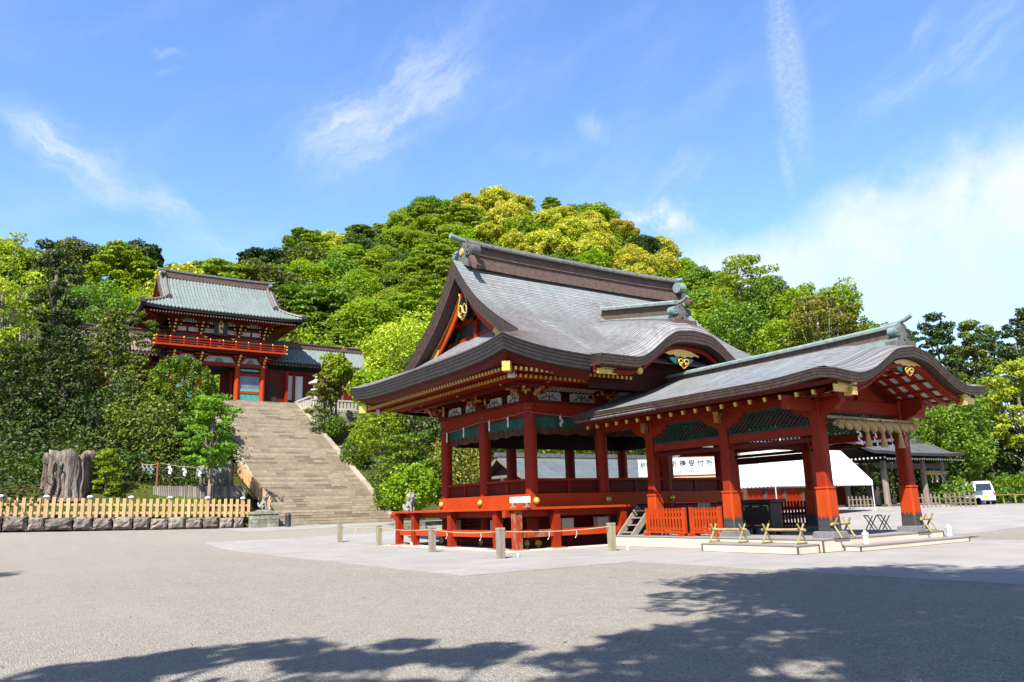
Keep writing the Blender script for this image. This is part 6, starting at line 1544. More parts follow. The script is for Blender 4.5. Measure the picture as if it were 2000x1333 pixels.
# roof
g_s = pchip([(0, 27.55), (1.2, 26.2), (2.4, 25.15), (3.5, 24.28), (5.3, 22.85)])
ghx, ghy, gsb = 8.4, 5.3, 3.5; ggx = 6.1
g_h = pchip([(0, 23.12), (1.2, 23.6), (2.3, 24.3)])
def groof(flip):
    b = MB(); P = []; UV = []
    for s in list(np.linspace(0, gsb, 10))+list(np.linspace(gsb+.15, ghy, 9)):
        t = (ghy-s)*(2.3/1.8) if s > gsb else 2.3; hx = ggx if s <= gsb else ghx-t; row = []; uv = []
        for u in np.linspace(-1, 1, 41):
            z = g_s(s)
            if s > gsb: z += (g_h(t)-g_s(s))*abs(u)**6
            row.append((GC+u*hx, GYC-flip*s, z)); uv.append((u*hx, s, 0))
        P.append(row); UV.append(uv)
    b.grid(P, uv=UV); b.build('roof', M['gateroof'], gate, smooth=True)
    rest = MB()
    for i in range(47):
        x = GC-8.05+16.1*i/46; a = abs(x-GC); smin = .15 if a <= ggx-.1 else gsb+(a-ggx)*(1.8/2.3)+.08
        if smin > ghy-.2: continue
        pts = []
        for s in np.linspace(smin, ghy+.06, 9):
            t = (ghy-s)*(2.3/1.8) if s > gsb else 2.3; hx = ggx if s <= gsb else ghx-t; z = g_s(min(s, ghy))
            if s > gsb: z += (g_h(max(0, t))-g_s(min(s, ghy)))*min(1, a/hx)**6
            pts.append((x, GYC-flip*s, z+.03))
        if flip == 1: b = MB(); b.tube(pts, .085, 7); b.build('tile_rib', M['gateroof'], gate, smooth=True)
        else: rest.tube(pts, .085, 5)
    if flip == -1: tag(rest.build('rear_tile_ribs', M['gateroof'], gate), kind='stuff')
groof(1); groof(-1)
for sg in (-1, 1):
    b = MB(); P = []
    for t in np.linspace(0, 3.3, 10):
        half = ghy-t*(1.8/2.3) if t <= 2.3 else gsb-(t-2.3)*1.6
        P.append([(GC+sg*(ghx-t), GYC+u*half, g_h(min(t, 2.3))-.28*(1-abs(u)**4)*(1 if t < 2.3 else 0)+max(0, t-2.3)*.6) for u in np.linspace(-1, 1, 25)])
    b.grid(P, uv=[[(q[1], i*.35, 0) for q in row] for i, row in enumerate(P)]); b.build('skirt_roof', M['brownroof'], gate, smooth=True)
    b = MB()
    for y in np.arange(-4.9, 5, .36):
        pts = [(GC+sg*(ghx-t), GYC+y, g_h(min(t, 2.3))-.28*(1-(abs(y)/5)**4)+.04) for t in np.linspace(0, max(.3, min(2.6, (ghy-abs(y))*2.3/1.8)), 5)]; b.tube(pts, .08, 5)
    b.build('side_tile_ribs', M['brownroof'], gate)
    # gable: thick verge, red boards, ridges running down
    V = [(GYC+s, g_s(abs(s))) for s in np.linspace(-gsb, gsb, 21)]
    b = MB(); b.grid([[(GC+sg*(ggx-d), y, z+dz) for y, z in V] for d, dz in ((0, .05), (-.25, -.02), (-.25, -.35), (.1, -.4))]); b.build('verge_edge', M['eavebrown'], gate, smooth='auto')
    b = MB(); b.prism([(y, z-.4) for y, z in V], lambda p, d: (d, p[0], p[1]), GC+sg*(ggx-.6), GC+sg*(ggx-.5)); b.build('gable_wall', M['red'], gate)
    b = MB(); b.grid([[(GC+sg*(ggx-d), y, z+dz) for y, z in V] for d, dz in ((.0, -.4), (.0, -.75), (.1, -.75), (.1, -.4))]); b.build('bargeboard', M['orange'], gate, smooth='auto')
    for fl in (-1, 1):
        b = MB(); b.tube([(GC+sg*(ggx-.55), GYC+fl*s, g_s(s)+.12) for s in np.linspace(.2, gsb, 9)], .17, 8); b.build('descending_ridge', M['brownroof'], gate, smooth=True)
        b = MB(); b.tube([(GC+sg*(ggx-.5+(ghx-ggx+.45)*f), GYC+fl*(gsb-.1+(ghy-gsb+.05)*f), g_h(2.3*(1-f))+.14) for f in np.linspace(0, 1, 8)], .17, 8); b.build('hip_ridge', M['brownroof'], gate, smooth=True)
        for (x, s) in ((GC+sg*(ggx-.55), gsb+.05), (GC+sg*(ghx-.1), ghy-.1)):
            z = g_s(min(s, 5.3)) if s < 4 else g_h(0); b = MB(); b.prism([(-.22, -.1), (.22, -.1), (.28, .12), (.1, .34), (-.1, .34), (-.28, .12)], lambda p, d: (x+p[0], GYC+fl*(s+d), z+.05+p[1]), 0, .22); b.build('ridge_end_tile', M['iron'], gate)
for side in ('F', 'B', 'L', 'R'):
    b = MB(); pr = [(0, .02), (-.02, -.1), (.05, -.12), (.05, -.28), (.5, -.30)]; U = np.linspace(-1, 1, 31); e = lambda u: 22.85+(23.12-22.85)*abs(u)**6
    f = {'F': lambda u, d: (GC+u*(ghx-d), GYC-ghy+d), 'B': lambda u, d: (GC+u*(ghx-d), GYC+ghy-d), 'L': lambda u, d: (GC-ghx+d, GYC+u*(ghy-d)), 'R': lambda u, d: (GC+ghx-d, GYC+u*(ghy-d))}[side]
    b.grid([[(*f(u, d), e(u)+dz) for u in U] for d, dz in pr]); b.build('eave_edge', M['eave'], gate, smooth='auto')
    b = MB(); b.grid([[(*f(u, d), z) for u in U] for d, z in ((.45, 22.56), (3.2, 22.5))]); b.build('soffit', M['deepred'], gate)
    n = 52 if side in 'FB' else 34; b = MB(); b2 = MB()
    for i in range(n):
        u = -.93+1.86*i/(n-1); x, y = f(u, .5); x2, y2 = f(u*.8, 2.2); b.beam((x, y, 22.40), (x2, y2, 22.42), .1, .12); xa, ya = f(u, .43); b2.box(xa-.055, xa+.055, ya-.055, ya+.055, 22.32, 22.45)
    b.build('rafters', M['red'], gate); b2.build('white_rafter_tips', M['white'], gate)
def gridge(t): return ((13.45+t*(25.25-13.45), GYC, 27.5+.12*(2*t-1)**4), (0, 1, 0))
ridge_beam(gate, gridge, 17, [('ridge_band', M['ridge'], [(-.32, -.15), (-.32, .55), (.32, .55), (.32, -.15)]), ('ridge_cap', M['verdgrey'], [(-.42, .53), (-.40, .72), (0, .86), (.40, .72), (.42, .53)])])
for x, sg in ((13.45, -1), (25.25, 1)):
    ridge_end(gate, (x, GYC, 27.45), (sg, 0, 0), .72, up=.1, leg=False, gold=False)
# covered corridors either side
def corridor(x0, x1, label):
    t = thing('covered_corridor', ((x0+x1)/2, 88, GZ), label, 'corridor', 'covered corridors flanking the tower gate')
    pr = pchip([(0, 20.9), (1.2, 19.75), (2.6, 18.55)])
    for fl in (-1, 1):
        b = MB(); S = np.linspace(0, 2.6, 9); b.grid([[(x, 88+fl*s, pr(s)) for x in np.linspace(x0, x1, 15)] for s in S], uv=[[(x, s, 0) for x in np.linspace(x0, x1, 15)] for s in S]); b.build('roof', M['gateroof'] if x0 > 20 else M['brownroof'], t, smooth=True)
        for x in np.arange(x0+.15, x1, .36):
            if fl == 1: continue
            b = MB(); b.tube([(x, 88+fl*s, pr(min(s, 2.6))+.03) for s in np.linspace(.1, 2.66, 6)], .085, 6); b.build('tile_rib', M['gateroof'] if x0 > 20 else M['brownroof'], t, smooth=True)
        b = MB(); b.box(x0, x1, 88+fl*2.55-.06, 88+fl*2.55+.06, 18.25, 18.5); b.build('eave_edge', M['eave'], t)
        b = MB()
        for x in np.arange(x0+.2, x1, .36): b.box(x-.05, x+.05, 88+fl*2.62-.05, 88+fl*2.62+.05, 18.12, 18.24)
        b.build('gilt_rafter_tips', M['ochre'], t)
    b = MB(); b.box(x0, x1, 87.7, 88.3, 20.8, 21.3); b.box(x0, x1, 87.6, 88.4, 21.3, 21.42); b.build('ridge', M['ridge'], t)
    b = MB(); b.box(x0, x1, 86.5, 86.6, GZ+.9, 17.4); b.build('wall', M['deepred'], t); b = MB(); b.box(max(x0+.2, 27.25) if x0 > 20 else 9.2, 28.95 if x0 > 20 else 10.9, 86.46, 86.498, GZ+.95, 17.2); b.build('white_panel', M['white'], t)
    b = MB(); b.box(x0, x1, 86.44, 86.499, GZ, GZ+.9); b.build('dado', simple('slate_blue_dado', (.035, .045, .075), .7, .2), t)
    b = MB(); b.box(x0, x1, 86.3, 86.52, 17.4, 17.75); b.build('beam', M['deepred'], t)
    for x in np.arange(x0+.6, x1, 2.6): b = MB(); b.box(x-.16, x+.16, 86.28, 86.6, GZ, 17.4); b.build('post', M['red'], t)
    return t
corridor(24.7, 36.8, 'covered corridor with green tiled roof right of the tower gate'); corridor(1.0, 14.2, 'covered corridor with brown tiled roof left of the tower gate, behind trees')
t = thing('door_panel', (25.6, 86.2, GZ), 'dark red door wall between the tower gate and right corridor', 'door')
b = MB(); b.box(24.4, 26.9, 86.1, 86.25, GZ, 17.4); b.build('wall', M['deepred'], t); b = MB(); b.box(24.8, 25.9, 86.02, 86.09, GZ, 16.0); b.build('door_leaf', M['shadowwood'], t); b = MB(); b.box(26.75, 27.05, 85.7, 86.05, GZ, 17.6); b.build('post', M['red'], t)
# small gabled hall beyond the corridor
gable_building('side_shrine', 37.5, 45, 84, 2.4, 18.6, 16.6, GZ, 'small dark roofed shrine building half hidden beyond the stair top', 'brownroof', 'deepred', .7)
# balustrade, retaining wall, lantern, pole right of the stairs
bal = thing('stone_balustrade', (30, 77.8, 12.4), 'pale stone balustrade at the top right of the stairs', 'balustrade')
b = MB(); b.prism([(-.12, -.12), (.12, -.12), (.12, .12), (-.12, .12)], lambda p, d: (p[0], p[1], d), 0, .82); bp = b.mesh('baluster', M['palestone'])
for i in range(17): link('baluster', bp, bal, (-2.9+.40*i, 0, .12))
for i in range(8): link('baluster', bp, bal, (-2.95, .5+.55*i, .12+.25*min(1, i/4)))
b = MB(); b.box(27.0, 33.6, 77.64, 77.96, 13.22, 13.40); b.box(26.88, 27.2, 77.97, 82.4, 13.55, 13.73); b.build('coping', M['palestone'], bal)
b = MB(); b.box(26.9, 33.6, 77.62, 77.98, 12.35, 12.52); b.box(26.86, 27.22, 77.99, 82.4, 12.4, 12.75); b.build('sill', M['palestone'], bal)
def stone_wall(name, x0, x1, y, z0, z1, label, seed):
    t = thing(name, ((x0+x1)/2, y, z0), label, 'stone wall', 'retaining walls right of the stairs'); r = random.Random(seed); z = z0
    while z < z1-.1:
        h = min(r.uniform(.45, .62), z1-z); x = x0
        while x < x1-.05:
            w = min(r.uniform(.5, 1.0), x1-x); b = MB(); d = r.uniform(0, .09)
            b.box(x+.015, x+w-.015, y-d, y+.5, z+.015, z+h-.015); b.build('stone', M['mossstone'], t, bevel=.03); x += w
        z += h
stone_wall('retaining_wall', 27.25, 33.8, 77.4, 9.4, 12.34, 'grey stone retaining wall under the pale balustrade', 4)
stone_wall('retaining_wall', 27.4, 31.0, 70.6, 6.0, 7.9, 'low stone retaining wall halfway down beside the stairs', 6)
ln = thing('stone_lantern', (28.15, 79.6, 12.7), 'pale stone lantern with curved cap at the top right of the stairs', 'stone lantern')
for name, prof in (('foot', [(.62, 12.7), (.62, 12.95), (.45, 13.1), (.30, 13.25)]), ('shaft', [(.26, 13.25), (.22, 13.8), (.26, 14.35)]), ('platform', [(.28, 14.351), (.58, 14.55), (.58, 14.70), (.42, 14.72)]), ('fire_box', [(.36, 14.721), (.36, 15.22)]), ('cap', [(.40, 15.221), (.85, 15.27), (.82, 15.4), (.40, 15.62), (.16, 15.78), (.16, 15.86)]), ('jewel', [(.10, 15.861), (.17, 15.98), (.10, 16.14), (.001, 16.25)])):
    b = MB(); b.lathe(prof, (28.15, 79.6, 0), 6 if name in ('fire_box', 'cap', 'platform') else 12); b.build(name, M['palestone'], ln, smooth='auto')
t = thing('lamp_pole', (30.7, 78.4, 11.8), 'brown steel lamp pole rising beside the pale balustrade', 'lamp pole')
b = MB(); b.tube([(30.7, 78.4, 11.6), (30.7, 78.4, 18.75)], .13, 8); b.build('shaft', M['pole'], t, smooth='auto'); b = MB(); b.box(30.45, 30.95, 78.15, 78.65, 18.75, 19.15); b.build('head', M['pole'], t); b = MB(); b.lathe([(.2, 19.15), (.05, 19.45)], (30.7, 78.4, 0), 8); b.build('finial', M['pole'], t)
# ------------------------------------------------------------------ trees and shrubs
def leaf_mesh(name, clumps, size, mat, flat=.0, seed=0, aspect=1.5, upb=.35):
    """clumps: (x, y, z, rx, ry, rz, n); many separate leaf sprays through the outer part of each clump"""
    r = np.random.default_rng(seed); C = []; NRM = []; T = []
    for (x, y, z, rx, ry, rz, n) in clumps:
        d = r.normal(size=(n, 3)); d /= np.linalg.norm(d, axis=1)[:, None]; q = r.uniform(.35, 1.0, n)**.5
        q *= 1+.16*np.sin(d[:, 0]*5+x)*np.sin(d[:, 1]*5+y*2)
        C.append(np.array([x, y, z])+d*q[:, None]*np.array([rx, ry, rz]))
        nn = d*.55+r.normal(size=(n, 3))*.55; nn[:, 2] += upb; NRM.append(nn)
        T.append(np.clip(r.normal(.45+r.normal(0, .14), .2, n), 0, 1))
    C = np.concatenate(C); NRM = np.concatenate(NRM); T = np.concatenate(T); n = len(C)
    NRM /= np.linalg.norm(NRM, axis=1)[:, None]
    a = np.cross(NRM, r.normal(size=(n, 3))); a /= np.linalg.norm(a, axis=1)[:, None]; bb = np.cross(NRM, a)
    s = size*r.uniform(.6, 1.35, n)[:, None]; a *= s*aspect*.5; bb *= s*.5
    V = np.empty((n, 4, 3)); V[:, 0] = C-a; V[:, 1] = C+bb-.2*a; V[:, 2] = C+a; V[:, 3] = C-bb-.2*a
    me = bpy.data.meshes.new(name); me.vertices.add(4*n); me.vertices.foreach_set('co', V.ravel()); me.loops.add(4*n); me.loops.foreach_set('vertex_index', np.arange(4*n, dtype=np.int32))
    me.polygons.add(n); me.polygons.foreach_set('loop_start', np.arange(0, 4*n, 4, dtype=np.int32)); me.polygons.foreach_set('loop_total', np.full(n, 4, dtype=np.int32))
    at_ = me.attributes.new('tone', 'FLOAT', 'FACE'); at_.data.foreach_set('value', T.astype(np.float32)); me.materials.append(mat); me.update(calc_edges=True); return me
def clump_layout(kind, rx, rz, n, r):
    """unit description of a crown of half width rx and half height rz about its centre"""
    out = []
    if kind == 'round':
        k = 46
        for i in range(k):
            t = math.acos(1-2*(i+.5)/k); a = i*2.39996; q = r.uniform(.66, .90); s = r.uniform(.22, .34)
            out.append((rx*q*math.sin(t)*math.cos(a), rx*q*math.sin(t)*math.sin(a), rz*q*math.cos(t), rx*s, rx*s, rz*s*.9, 1.0))
        out.append((0, 0, 0, rx*.6, rx*.6, rz*.6, 2.0))
    elif kind == 'dome':
        k = 90
        for i in range(k):
            t = math.acos(1-2*(i+.5)/k); a = i*2.39996; q = r.uniform(.84, .93); s = r.uniform(.12, .17)
            out.append((rx*q*math.sin(t)*math.cos(a), rx*q*math.sin(t)*math.sin(a), rz*q*math.cos(t), rx*s, rx*s, rz*s, 1.0))
        out.append((0, 0, 0, rx*.8, rx*.8, rz*.8, 8.0))
    elif kind == 'billow':
        for i in range(24):
            t = math.acos(1-2*(i+.5)/24); a = i*2.39996+r.uniform(-.3, .3); q = r.uniform(.5, .82); s = r.uniform(.22, .40)
            out.append((rx*q*math.sin(t)*math.cos(a), rx*q*math.sin(t)*math.sin(a), rz*q*math.cos(t), rx*s, rx*s, min(rx, rz)*s*.85, s*3))
    elif kind == 'layer':
        k = 40
        for i in range(k):
            h = -1+2*(i+.5)/k; w = math.sqrt(max(.05, 1-(h*.95)**2)); a = i*2.39996+r.uniform(-.4, .4); q = w*r.uniform(.35, .88); s = r.uniform(.20, .38)
            out.append((rx*q*math.cos(a), rx*q*math.sin(a), rz*h*.9, rx*s, rx*s, rz*s*.28, s*2.6))
    elif kind == 'cone':
        k = 70
        for i in range(k):
            h = (i+.5)/k; w = (1-h)**.8*.95+.05; a = i*2.39996; q = w*r.uniform(.45, .95); s = r.uniform(.16, .26)*(1.15-.5*h)
            out.append((rx*q*math.cos(a), rx*q*math.sin(a), -rz+2*rz*h*.97-.08*rz*q, rx*s*1.3, rx*s*1.3, rz*s*.34, 1.0-.4*h))
    elif kind == 'pad':
        k = 26
        for i in range(k):
            h = -1+2*(i+.5)/k; w = (.35+.65*math.sqrt(max(0, 1-h*h)))*(1.0 if h > -.4 else .7); a = i*2.39996+r.uniform(-.5, .5); q = w*r.uniform(.1, .85); s = r.uniform(.20, .36)
            out.append((rx*q*math.cos(a), rx*q*math.sin(a), rz*h*.92+r.uniform(-.05, .05)*rz, rx*s*1.1, rx*s*1.1, rz*s*.22+.12, s*2.6))
    elif kind == 'sparse':
        for i in range(20):
            h = -1+2*(i+.5)/20; w = math.sqrt(max(.05, 1-h*h)); a = i*2.39996+r.uniform(-.4, .4); q = w*r.uniform(.5, .95); s = r.uniform(.16, .28)
            out.append((rx*q*math.cos(a), rx*q*math.sin(a), rz*h*.9, rx*s, rx*s, rz*s*.45, .7))
    tot = sum(c[6] for c in out)
    return [(*c[:6], max(6, int(n*c[6]/tot))) for c in out]
def trunk_mesh(name, clumps, base_z, rx, mat, r, lean=(0, 0), rad=None, limbs=7, top=None):
    b = MB(); rad = rad or max(.10, rx*.075); cz = 0 if top is None else top
    P = [(lean[0]*(1-f)+.06*rx*math.sin(3*f+r.random()), lean[1]*(1-f), base_z+(cz-base_z)*f) for f in np.linspace(0, 1, 7)]
    b.tube(P, [rad*(1.35 if i == 0 else 1.05-.55*i/6) for i in range(7)], 8)
    ch = [c for c in clumps]; r.shuffle(ch)
    for c in ch[:limbs]:
        f = r.uniform(.45, .95); s = Vector(P[min(6, int(f*6))]); e = Vector(c[:3])
        m = s.lerp(e, .5)+Vector((r.uniform(-.1, .1)*rx, r.uniform(-.1, .1)*rx, .08*rx)); b.tube([s, s.lerp(m, .6), m, e], [rad*.45, rad*.36, rad*.26, rad*.08], 5)
    return b.mesh(name, mat, smooth=True)
TS = [0]
def plant(name, label, cat, px, py, depth, wpx, hpx, kind, mat, n=5000, leaf=None, trunk='bark', group=None, lean=(0, 0), limbs=7, rad=None, gz=None, seed=None, upb=.35):
    TS[0] += 1; r = random.Random(seed or TS[0]*13); c = at(px, py, depth); rx = wpx/2*depth/FPX; rz = hpx/2*depth/FPX
    g = ground_z(c[0]+lean[0], c[1]+lean[1]) if gz is None else gz
    t = thing(name, (c[0], c[1], min(g, c[2]-rz*.6)), label, cat, group); z0 = t.location.z
    cl = clump_layout(kind, rx, rz, n, r); cl = [(a, b_, z+c[2]-z0, *q) for (a, b_, z, *q) in cl]
    lf = (leaf or max(.15, depth*.0032))*.76; n = int(n*1.75)
    o = link('crown', leaf_mesh('crown', cl, lf, LEAF[mat], seed=TS[0], upb=upb), t); 
    if trunk: link('trunk', trunk_mesh('trunk', cl, -.3, rx, M[trunk], r, lean, rad, limbs, c[2]-z0+rz*(.5 if kind in ('cone', 'pad') else .15)), t)
    return t
# left of the stairs
plant('broadleaf_tree', 'pale yellow green tree with thin leaning trunk at the far left edge', 'tree', 5, 590, 62, 150, 300, 'layer', 'lime', 6000, trunk='palebark', lean=(.3, -.8), limbs=10)
plant('pine_tree', 'tall dark pine with flat top standing above the far left trees', 'tree', 106, 590, 70, 120, 250, 'pad', 'dark', 7500, limbs=14, rad=.3)
plant('conifer', 'feathery olive green conifer left of the tower gate roof', 'tree', 214, 735, 68, 190, 290, 'cone', 'olive', 11000, limbs=4)
plant('conifer', 'dark conifer with drooping boughs above the tree stump', 'tree', 120, 795, 63, 230, 330, 'cone', 'dark', 13000, limbs=4)
plant('conifer', 'darkest conifer at the left edge, behind the picket fence', 'tree', 15, 830, 60, 220, 330, 'cone', 'dark', 12000, limbs=4)
plant('clipped_tree', 'dense rounded dome shaped tree before the tower gate', 'tree', 352, 777, 66, 138, 165, 'dome', 'mid', 17000, limbs=3, leaf=.20)
plant('evergreen_tree', 'olive evergreen tree below the dome shaped tree', 'tree', 288, 865, 61, 190, 220, 'billow', 'olive', 9500)
plant('evergreen_tree', 'dark shaded evergreen between the stump and the roped plot', 'tree', 205, 850, 62, 150, 250, 'billow', 'dark', 8000)
plant('evergreen_tree', 'dark green evergreen right above the roped tree plot', 'tree', 345, 880, 63, 150, 150, 'round', 'dark', 8000)
plant('maple_tree', 'small bright green maple with layered leaves beside the stairs', 'tree', 412, 842, 56, 128, 150, 'layer', 'maple', 5600, leaf=.19, trunk='palebark', limbs=12, rad=.16)
plant('shrub', 'bright green shrub right of the tree stump', 'shrub', 207, 925, 53.5, 74, 100, 'layer', 'bright', 2600, leaf=.18, trunk='bark')
plant('shrub', 'dark green shrub left of the tree stump', 'shrub', 45, 935, 54, 120, 90, 'round', 'mid', 3000, leaf=.18)
plant('shrub', 'low dark shrub behind the white streamers', 'shrub', 335, 935, 58, 130, 70, 'round', 'dark', 3200, leaf=.17)
plant('evergreen_tree', 'dark bushy tree covering the left corridor roof', 'tree', 130, 690, 72, 170, 150, 'billow', 'olive', 6500)
plant('evergreen_tree', 'shaded tree half hiding the left covered corridor', 'tree', 45, 690, 76, 190, 200, 'billow', 'dark', 7000)
plant('evergreen_tree', 'mid green tree between the tall pine and the gate roof', 'tree', 190, 610, 92, 150, 150, 'billow', 'mid', 6000)
plant('shrub', 'thin young tree just left of the tower gate pillars', 'tree', 255, 660, 74, 110, 120, 'sparse', 'olive', 2500, trunk='bark')
plant('conifer', 'dark low conifer left of the stump, right above the fence', 'tree', 60, 880, 57, 130, 170, 'cone', 'dark', 7000, limbs=3)
plant('evergreen_tree', 'dark leafy tree just above and behind the stump top', 'tree', 140, 860, 64, 160, 160, 'billow', 'dark', 6500)
plant('conifer', 'olive green conifer standing behind the dome shaped tree', 'tree', 265, 800, 65, 130, 220, 'cone', 'olive', 8000, limbs=3)
plant('shrub', 'dark shrub between the stump shrub and the roped plot', 'shrub', 262, 925, 57, 80, 90, 'round', 'dark', 3000, leaf=.17)
# right of the stairs
plant('young_pine', 'small open pine sapling beside the top of the stairs', 'tree', 632, 790, 77, 84, 120, 'pad', 'olive', 2600, leaf=.19, limbs=12, rad=.09)
plant('shrub', 'small round clipped bush below the pine sapling', 'shrub', 656, 834, 76, 42, 44, 'dome', 'mid', 2600, leaf=.17, trunk=None)
plant('broadleaf_tree', 'light green tree in front of the right covered corridor', 'tree', 656, 722, 78, 66, 76, 'billow', 'bright', 3200)
plant('broadleaf_tree', 'bronze tinted small tree behind the pale balustrade', 'tree', 645, 758, 77, 62, 56, 'layer', 'rusty', 1800)
plant('shrub', 'bright leafy bush under the left tip of the hall roof', 'shrub', 745, 838, 66, 115, 105, 'round', 'bright', 4500, leaf=.2)
plant('camphor_tree', 'large billowing yellow green camphor tree behind the hall gable', 'tree', 790, 690, 78, 200, 190, 'billow', 'lime', 11000, seed=4)
plant('camphor_tree', 'lower bright green camphor crown left of the hall eave', 'tree', 740, 765, 73, 120, 110, 'billow', 'bright', 5000)
plant('shrub', 'rounded bush at the middle right edge of the stairs', 'shrub', 696, 886, 71, 62, 74, 'round', 'mid', 2800, leaf=.18)
plant('shrub', 'large layered bush to the right of the stair foot', 'shrub', 792, 918, 55, 155, 150, 'layer', 'mid', 7500, leaf=.18, upb=.6)
plant('shrub', 'glossy bright leaved bush behind the red deck', 'shrub', 802, 955, 53, 112, 95, 'round', 'bright', 3600, leaf=.19)
plant('shrub', 'brownish green bush beside the left hall pillar', 'shrub', 885, 925, 56, 140, 140, 'round', 'rusty', 5500, leaf=.18)
plant('shrub', 'low dark bush at the right foot of the stairs', 'shrub', 758, 958, 63, 62, 95, 'round', 'mid', 3600, leaf=.18)
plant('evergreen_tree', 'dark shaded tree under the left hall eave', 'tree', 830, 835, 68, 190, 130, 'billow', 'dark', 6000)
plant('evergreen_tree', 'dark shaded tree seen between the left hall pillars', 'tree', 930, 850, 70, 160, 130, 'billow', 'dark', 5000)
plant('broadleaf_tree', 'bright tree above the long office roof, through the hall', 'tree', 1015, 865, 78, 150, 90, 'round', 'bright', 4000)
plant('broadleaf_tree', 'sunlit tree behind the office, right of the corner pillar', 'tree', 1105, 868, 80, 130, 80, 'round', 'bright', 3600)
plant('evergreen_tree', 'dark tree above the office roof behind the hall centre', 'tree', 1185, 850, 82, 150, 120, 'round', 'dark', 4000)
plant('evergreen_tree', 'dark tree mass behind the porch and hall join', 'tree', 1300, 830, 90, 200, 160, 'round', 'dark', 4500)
# right side
plant('broadleaf_tree', 'feathery light green tree on the right shoulder of the hill', 'tree', 1452, 570, 118, 150, 150, 'layer', 'bright', 6000, limbs=10)
plant('broadleaf_tree', 'olive tree with bare grey branches above the porch roof', 'tree', 1600, 640, 92, 160, 130, 'layer', 'rusty', 6000, trunk='palebark', limbs=16, rad=.2)
plant('broadleaf_tree', 'bright open tree reaching into the sky above the porch ridge', 'tree', 1632, 602, 98, 120, 110, 'billow', 'bright', 5200, limbs=10)
plant('evergreen_tree', 'rounded grey green tree behind the porch ridge, left part', 'tree', 1440, 640, 100, 130, 110, 'round', 'mid', 5000)
plant('evergreen_tree', 'bright rounded tree behind the porch ridge, middle part', 'tree', 1535, 665, 95, 140, 110, 'billow', 'bright', 5000)
plant('evergreen_tree', 'dark green tree behind the porch gable, left of the ridge tip', 'tree', 1705, 680, 92, 120, 110, 'billow', 'mid', 4500)
plant('conifer', 'dark ragged conifer right of the porch ridge tip', 'tree', 1835, 705, 84, 100, 190, 'pad', 'dark', 6500, limbs=12)
plant('conifer', 'olive conifer with open crown at the right', 'tree', 1905, 712, 86, 105, 180, 'pad', 'olive', 6500, limbs=12)
plant('conifer', 'tall dark conifer at the extreme right edge', 'tree', 1992, 720, 80, 80, 200, 'pad', 'dark', 5600, limbs=12)
plant('broadleaf_tree', 'brilliant yellow green tree at the right edge', 'tree', 1992, 790, 66, 140, 190, 'layer', 'lime', 7500, leaf=.24)
plant('broadleaf_tree', 'large dense green tree right of the porch columns', 'tree', 1858, 865, 64, 190, 210, 'billow', 'mid', 12000, leaf=.23)
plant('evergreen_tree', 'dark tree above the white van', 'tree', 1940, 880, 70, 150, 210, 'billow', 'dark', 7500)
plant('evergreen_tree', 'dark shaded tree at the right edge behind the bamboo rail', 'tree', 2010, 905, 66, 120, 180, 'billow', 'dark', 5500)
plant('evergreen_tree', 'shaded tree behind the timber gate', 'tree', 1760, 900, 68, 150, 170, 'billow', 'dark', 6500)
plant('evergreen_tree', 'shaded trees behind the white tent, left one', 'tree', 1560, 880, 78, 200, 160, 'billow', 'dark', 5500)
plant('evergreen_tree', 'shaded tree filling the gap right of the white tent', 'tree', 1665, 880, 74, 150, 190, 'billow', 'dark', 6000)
plant('shrub', 'low sunlit shrub at the foot of the right hand trees', 'shrub', 1845, 965, 60, 110, 70, 'round', 'mid', 2600, leaf=.2)
plant('shrub', 'leafy undergrowth right of the white van', 'shrub', 1970, 955, 64, 110, 60, 'round', 'mid', 2600, leaf=.2)
for (px, py, d, w, h, kd, mt, lb) in (
    (1560, 600, 105, 120, 110, 'billow', 'bright', 'bright rounded tree on the skyline left of the bare branched tree'),
    (1500, 585, 115, 110, 110, 'billow', 'mid', 'mid green skyline tree right of the feathery tree'),
    (1675, 670, 100, 110, 110, 'billow', 'mid', 'mid green tree below the open bright tree by the porch ridge'),
    (1760, 690, 96, 110, 90, 'layer', 'dark', 'dark layered tree just behind the porch ridge ornament'),
    (1800, 735, 94, 120, 110, 'billow', 'mid', 'rounded tree filling the skyline below the ragged conifer'),
    (1870, 745, 90, 110, 150, 'cone', 'olive', 'olive pointed conifer between the two open conifers'),
    (1940, 715, 92, 120, 150, 'layer', 'dark', 'dark layered tree on the skyline near the right edge'),
    (1885, 800, 80, 150, 150, 'billow', 'mid', 'mid green tree between the conifers and the big dense tree'),
    (2010, 690, 88, 90, 190, 'cone', 'dark', 'dark pointed conifer cut by the right picture edge')):
    plant('evergreen_tree' if kd != 'cone' else 'conifer', lb, 'tree', px, py, d, w, h, kd, mt, 5200)
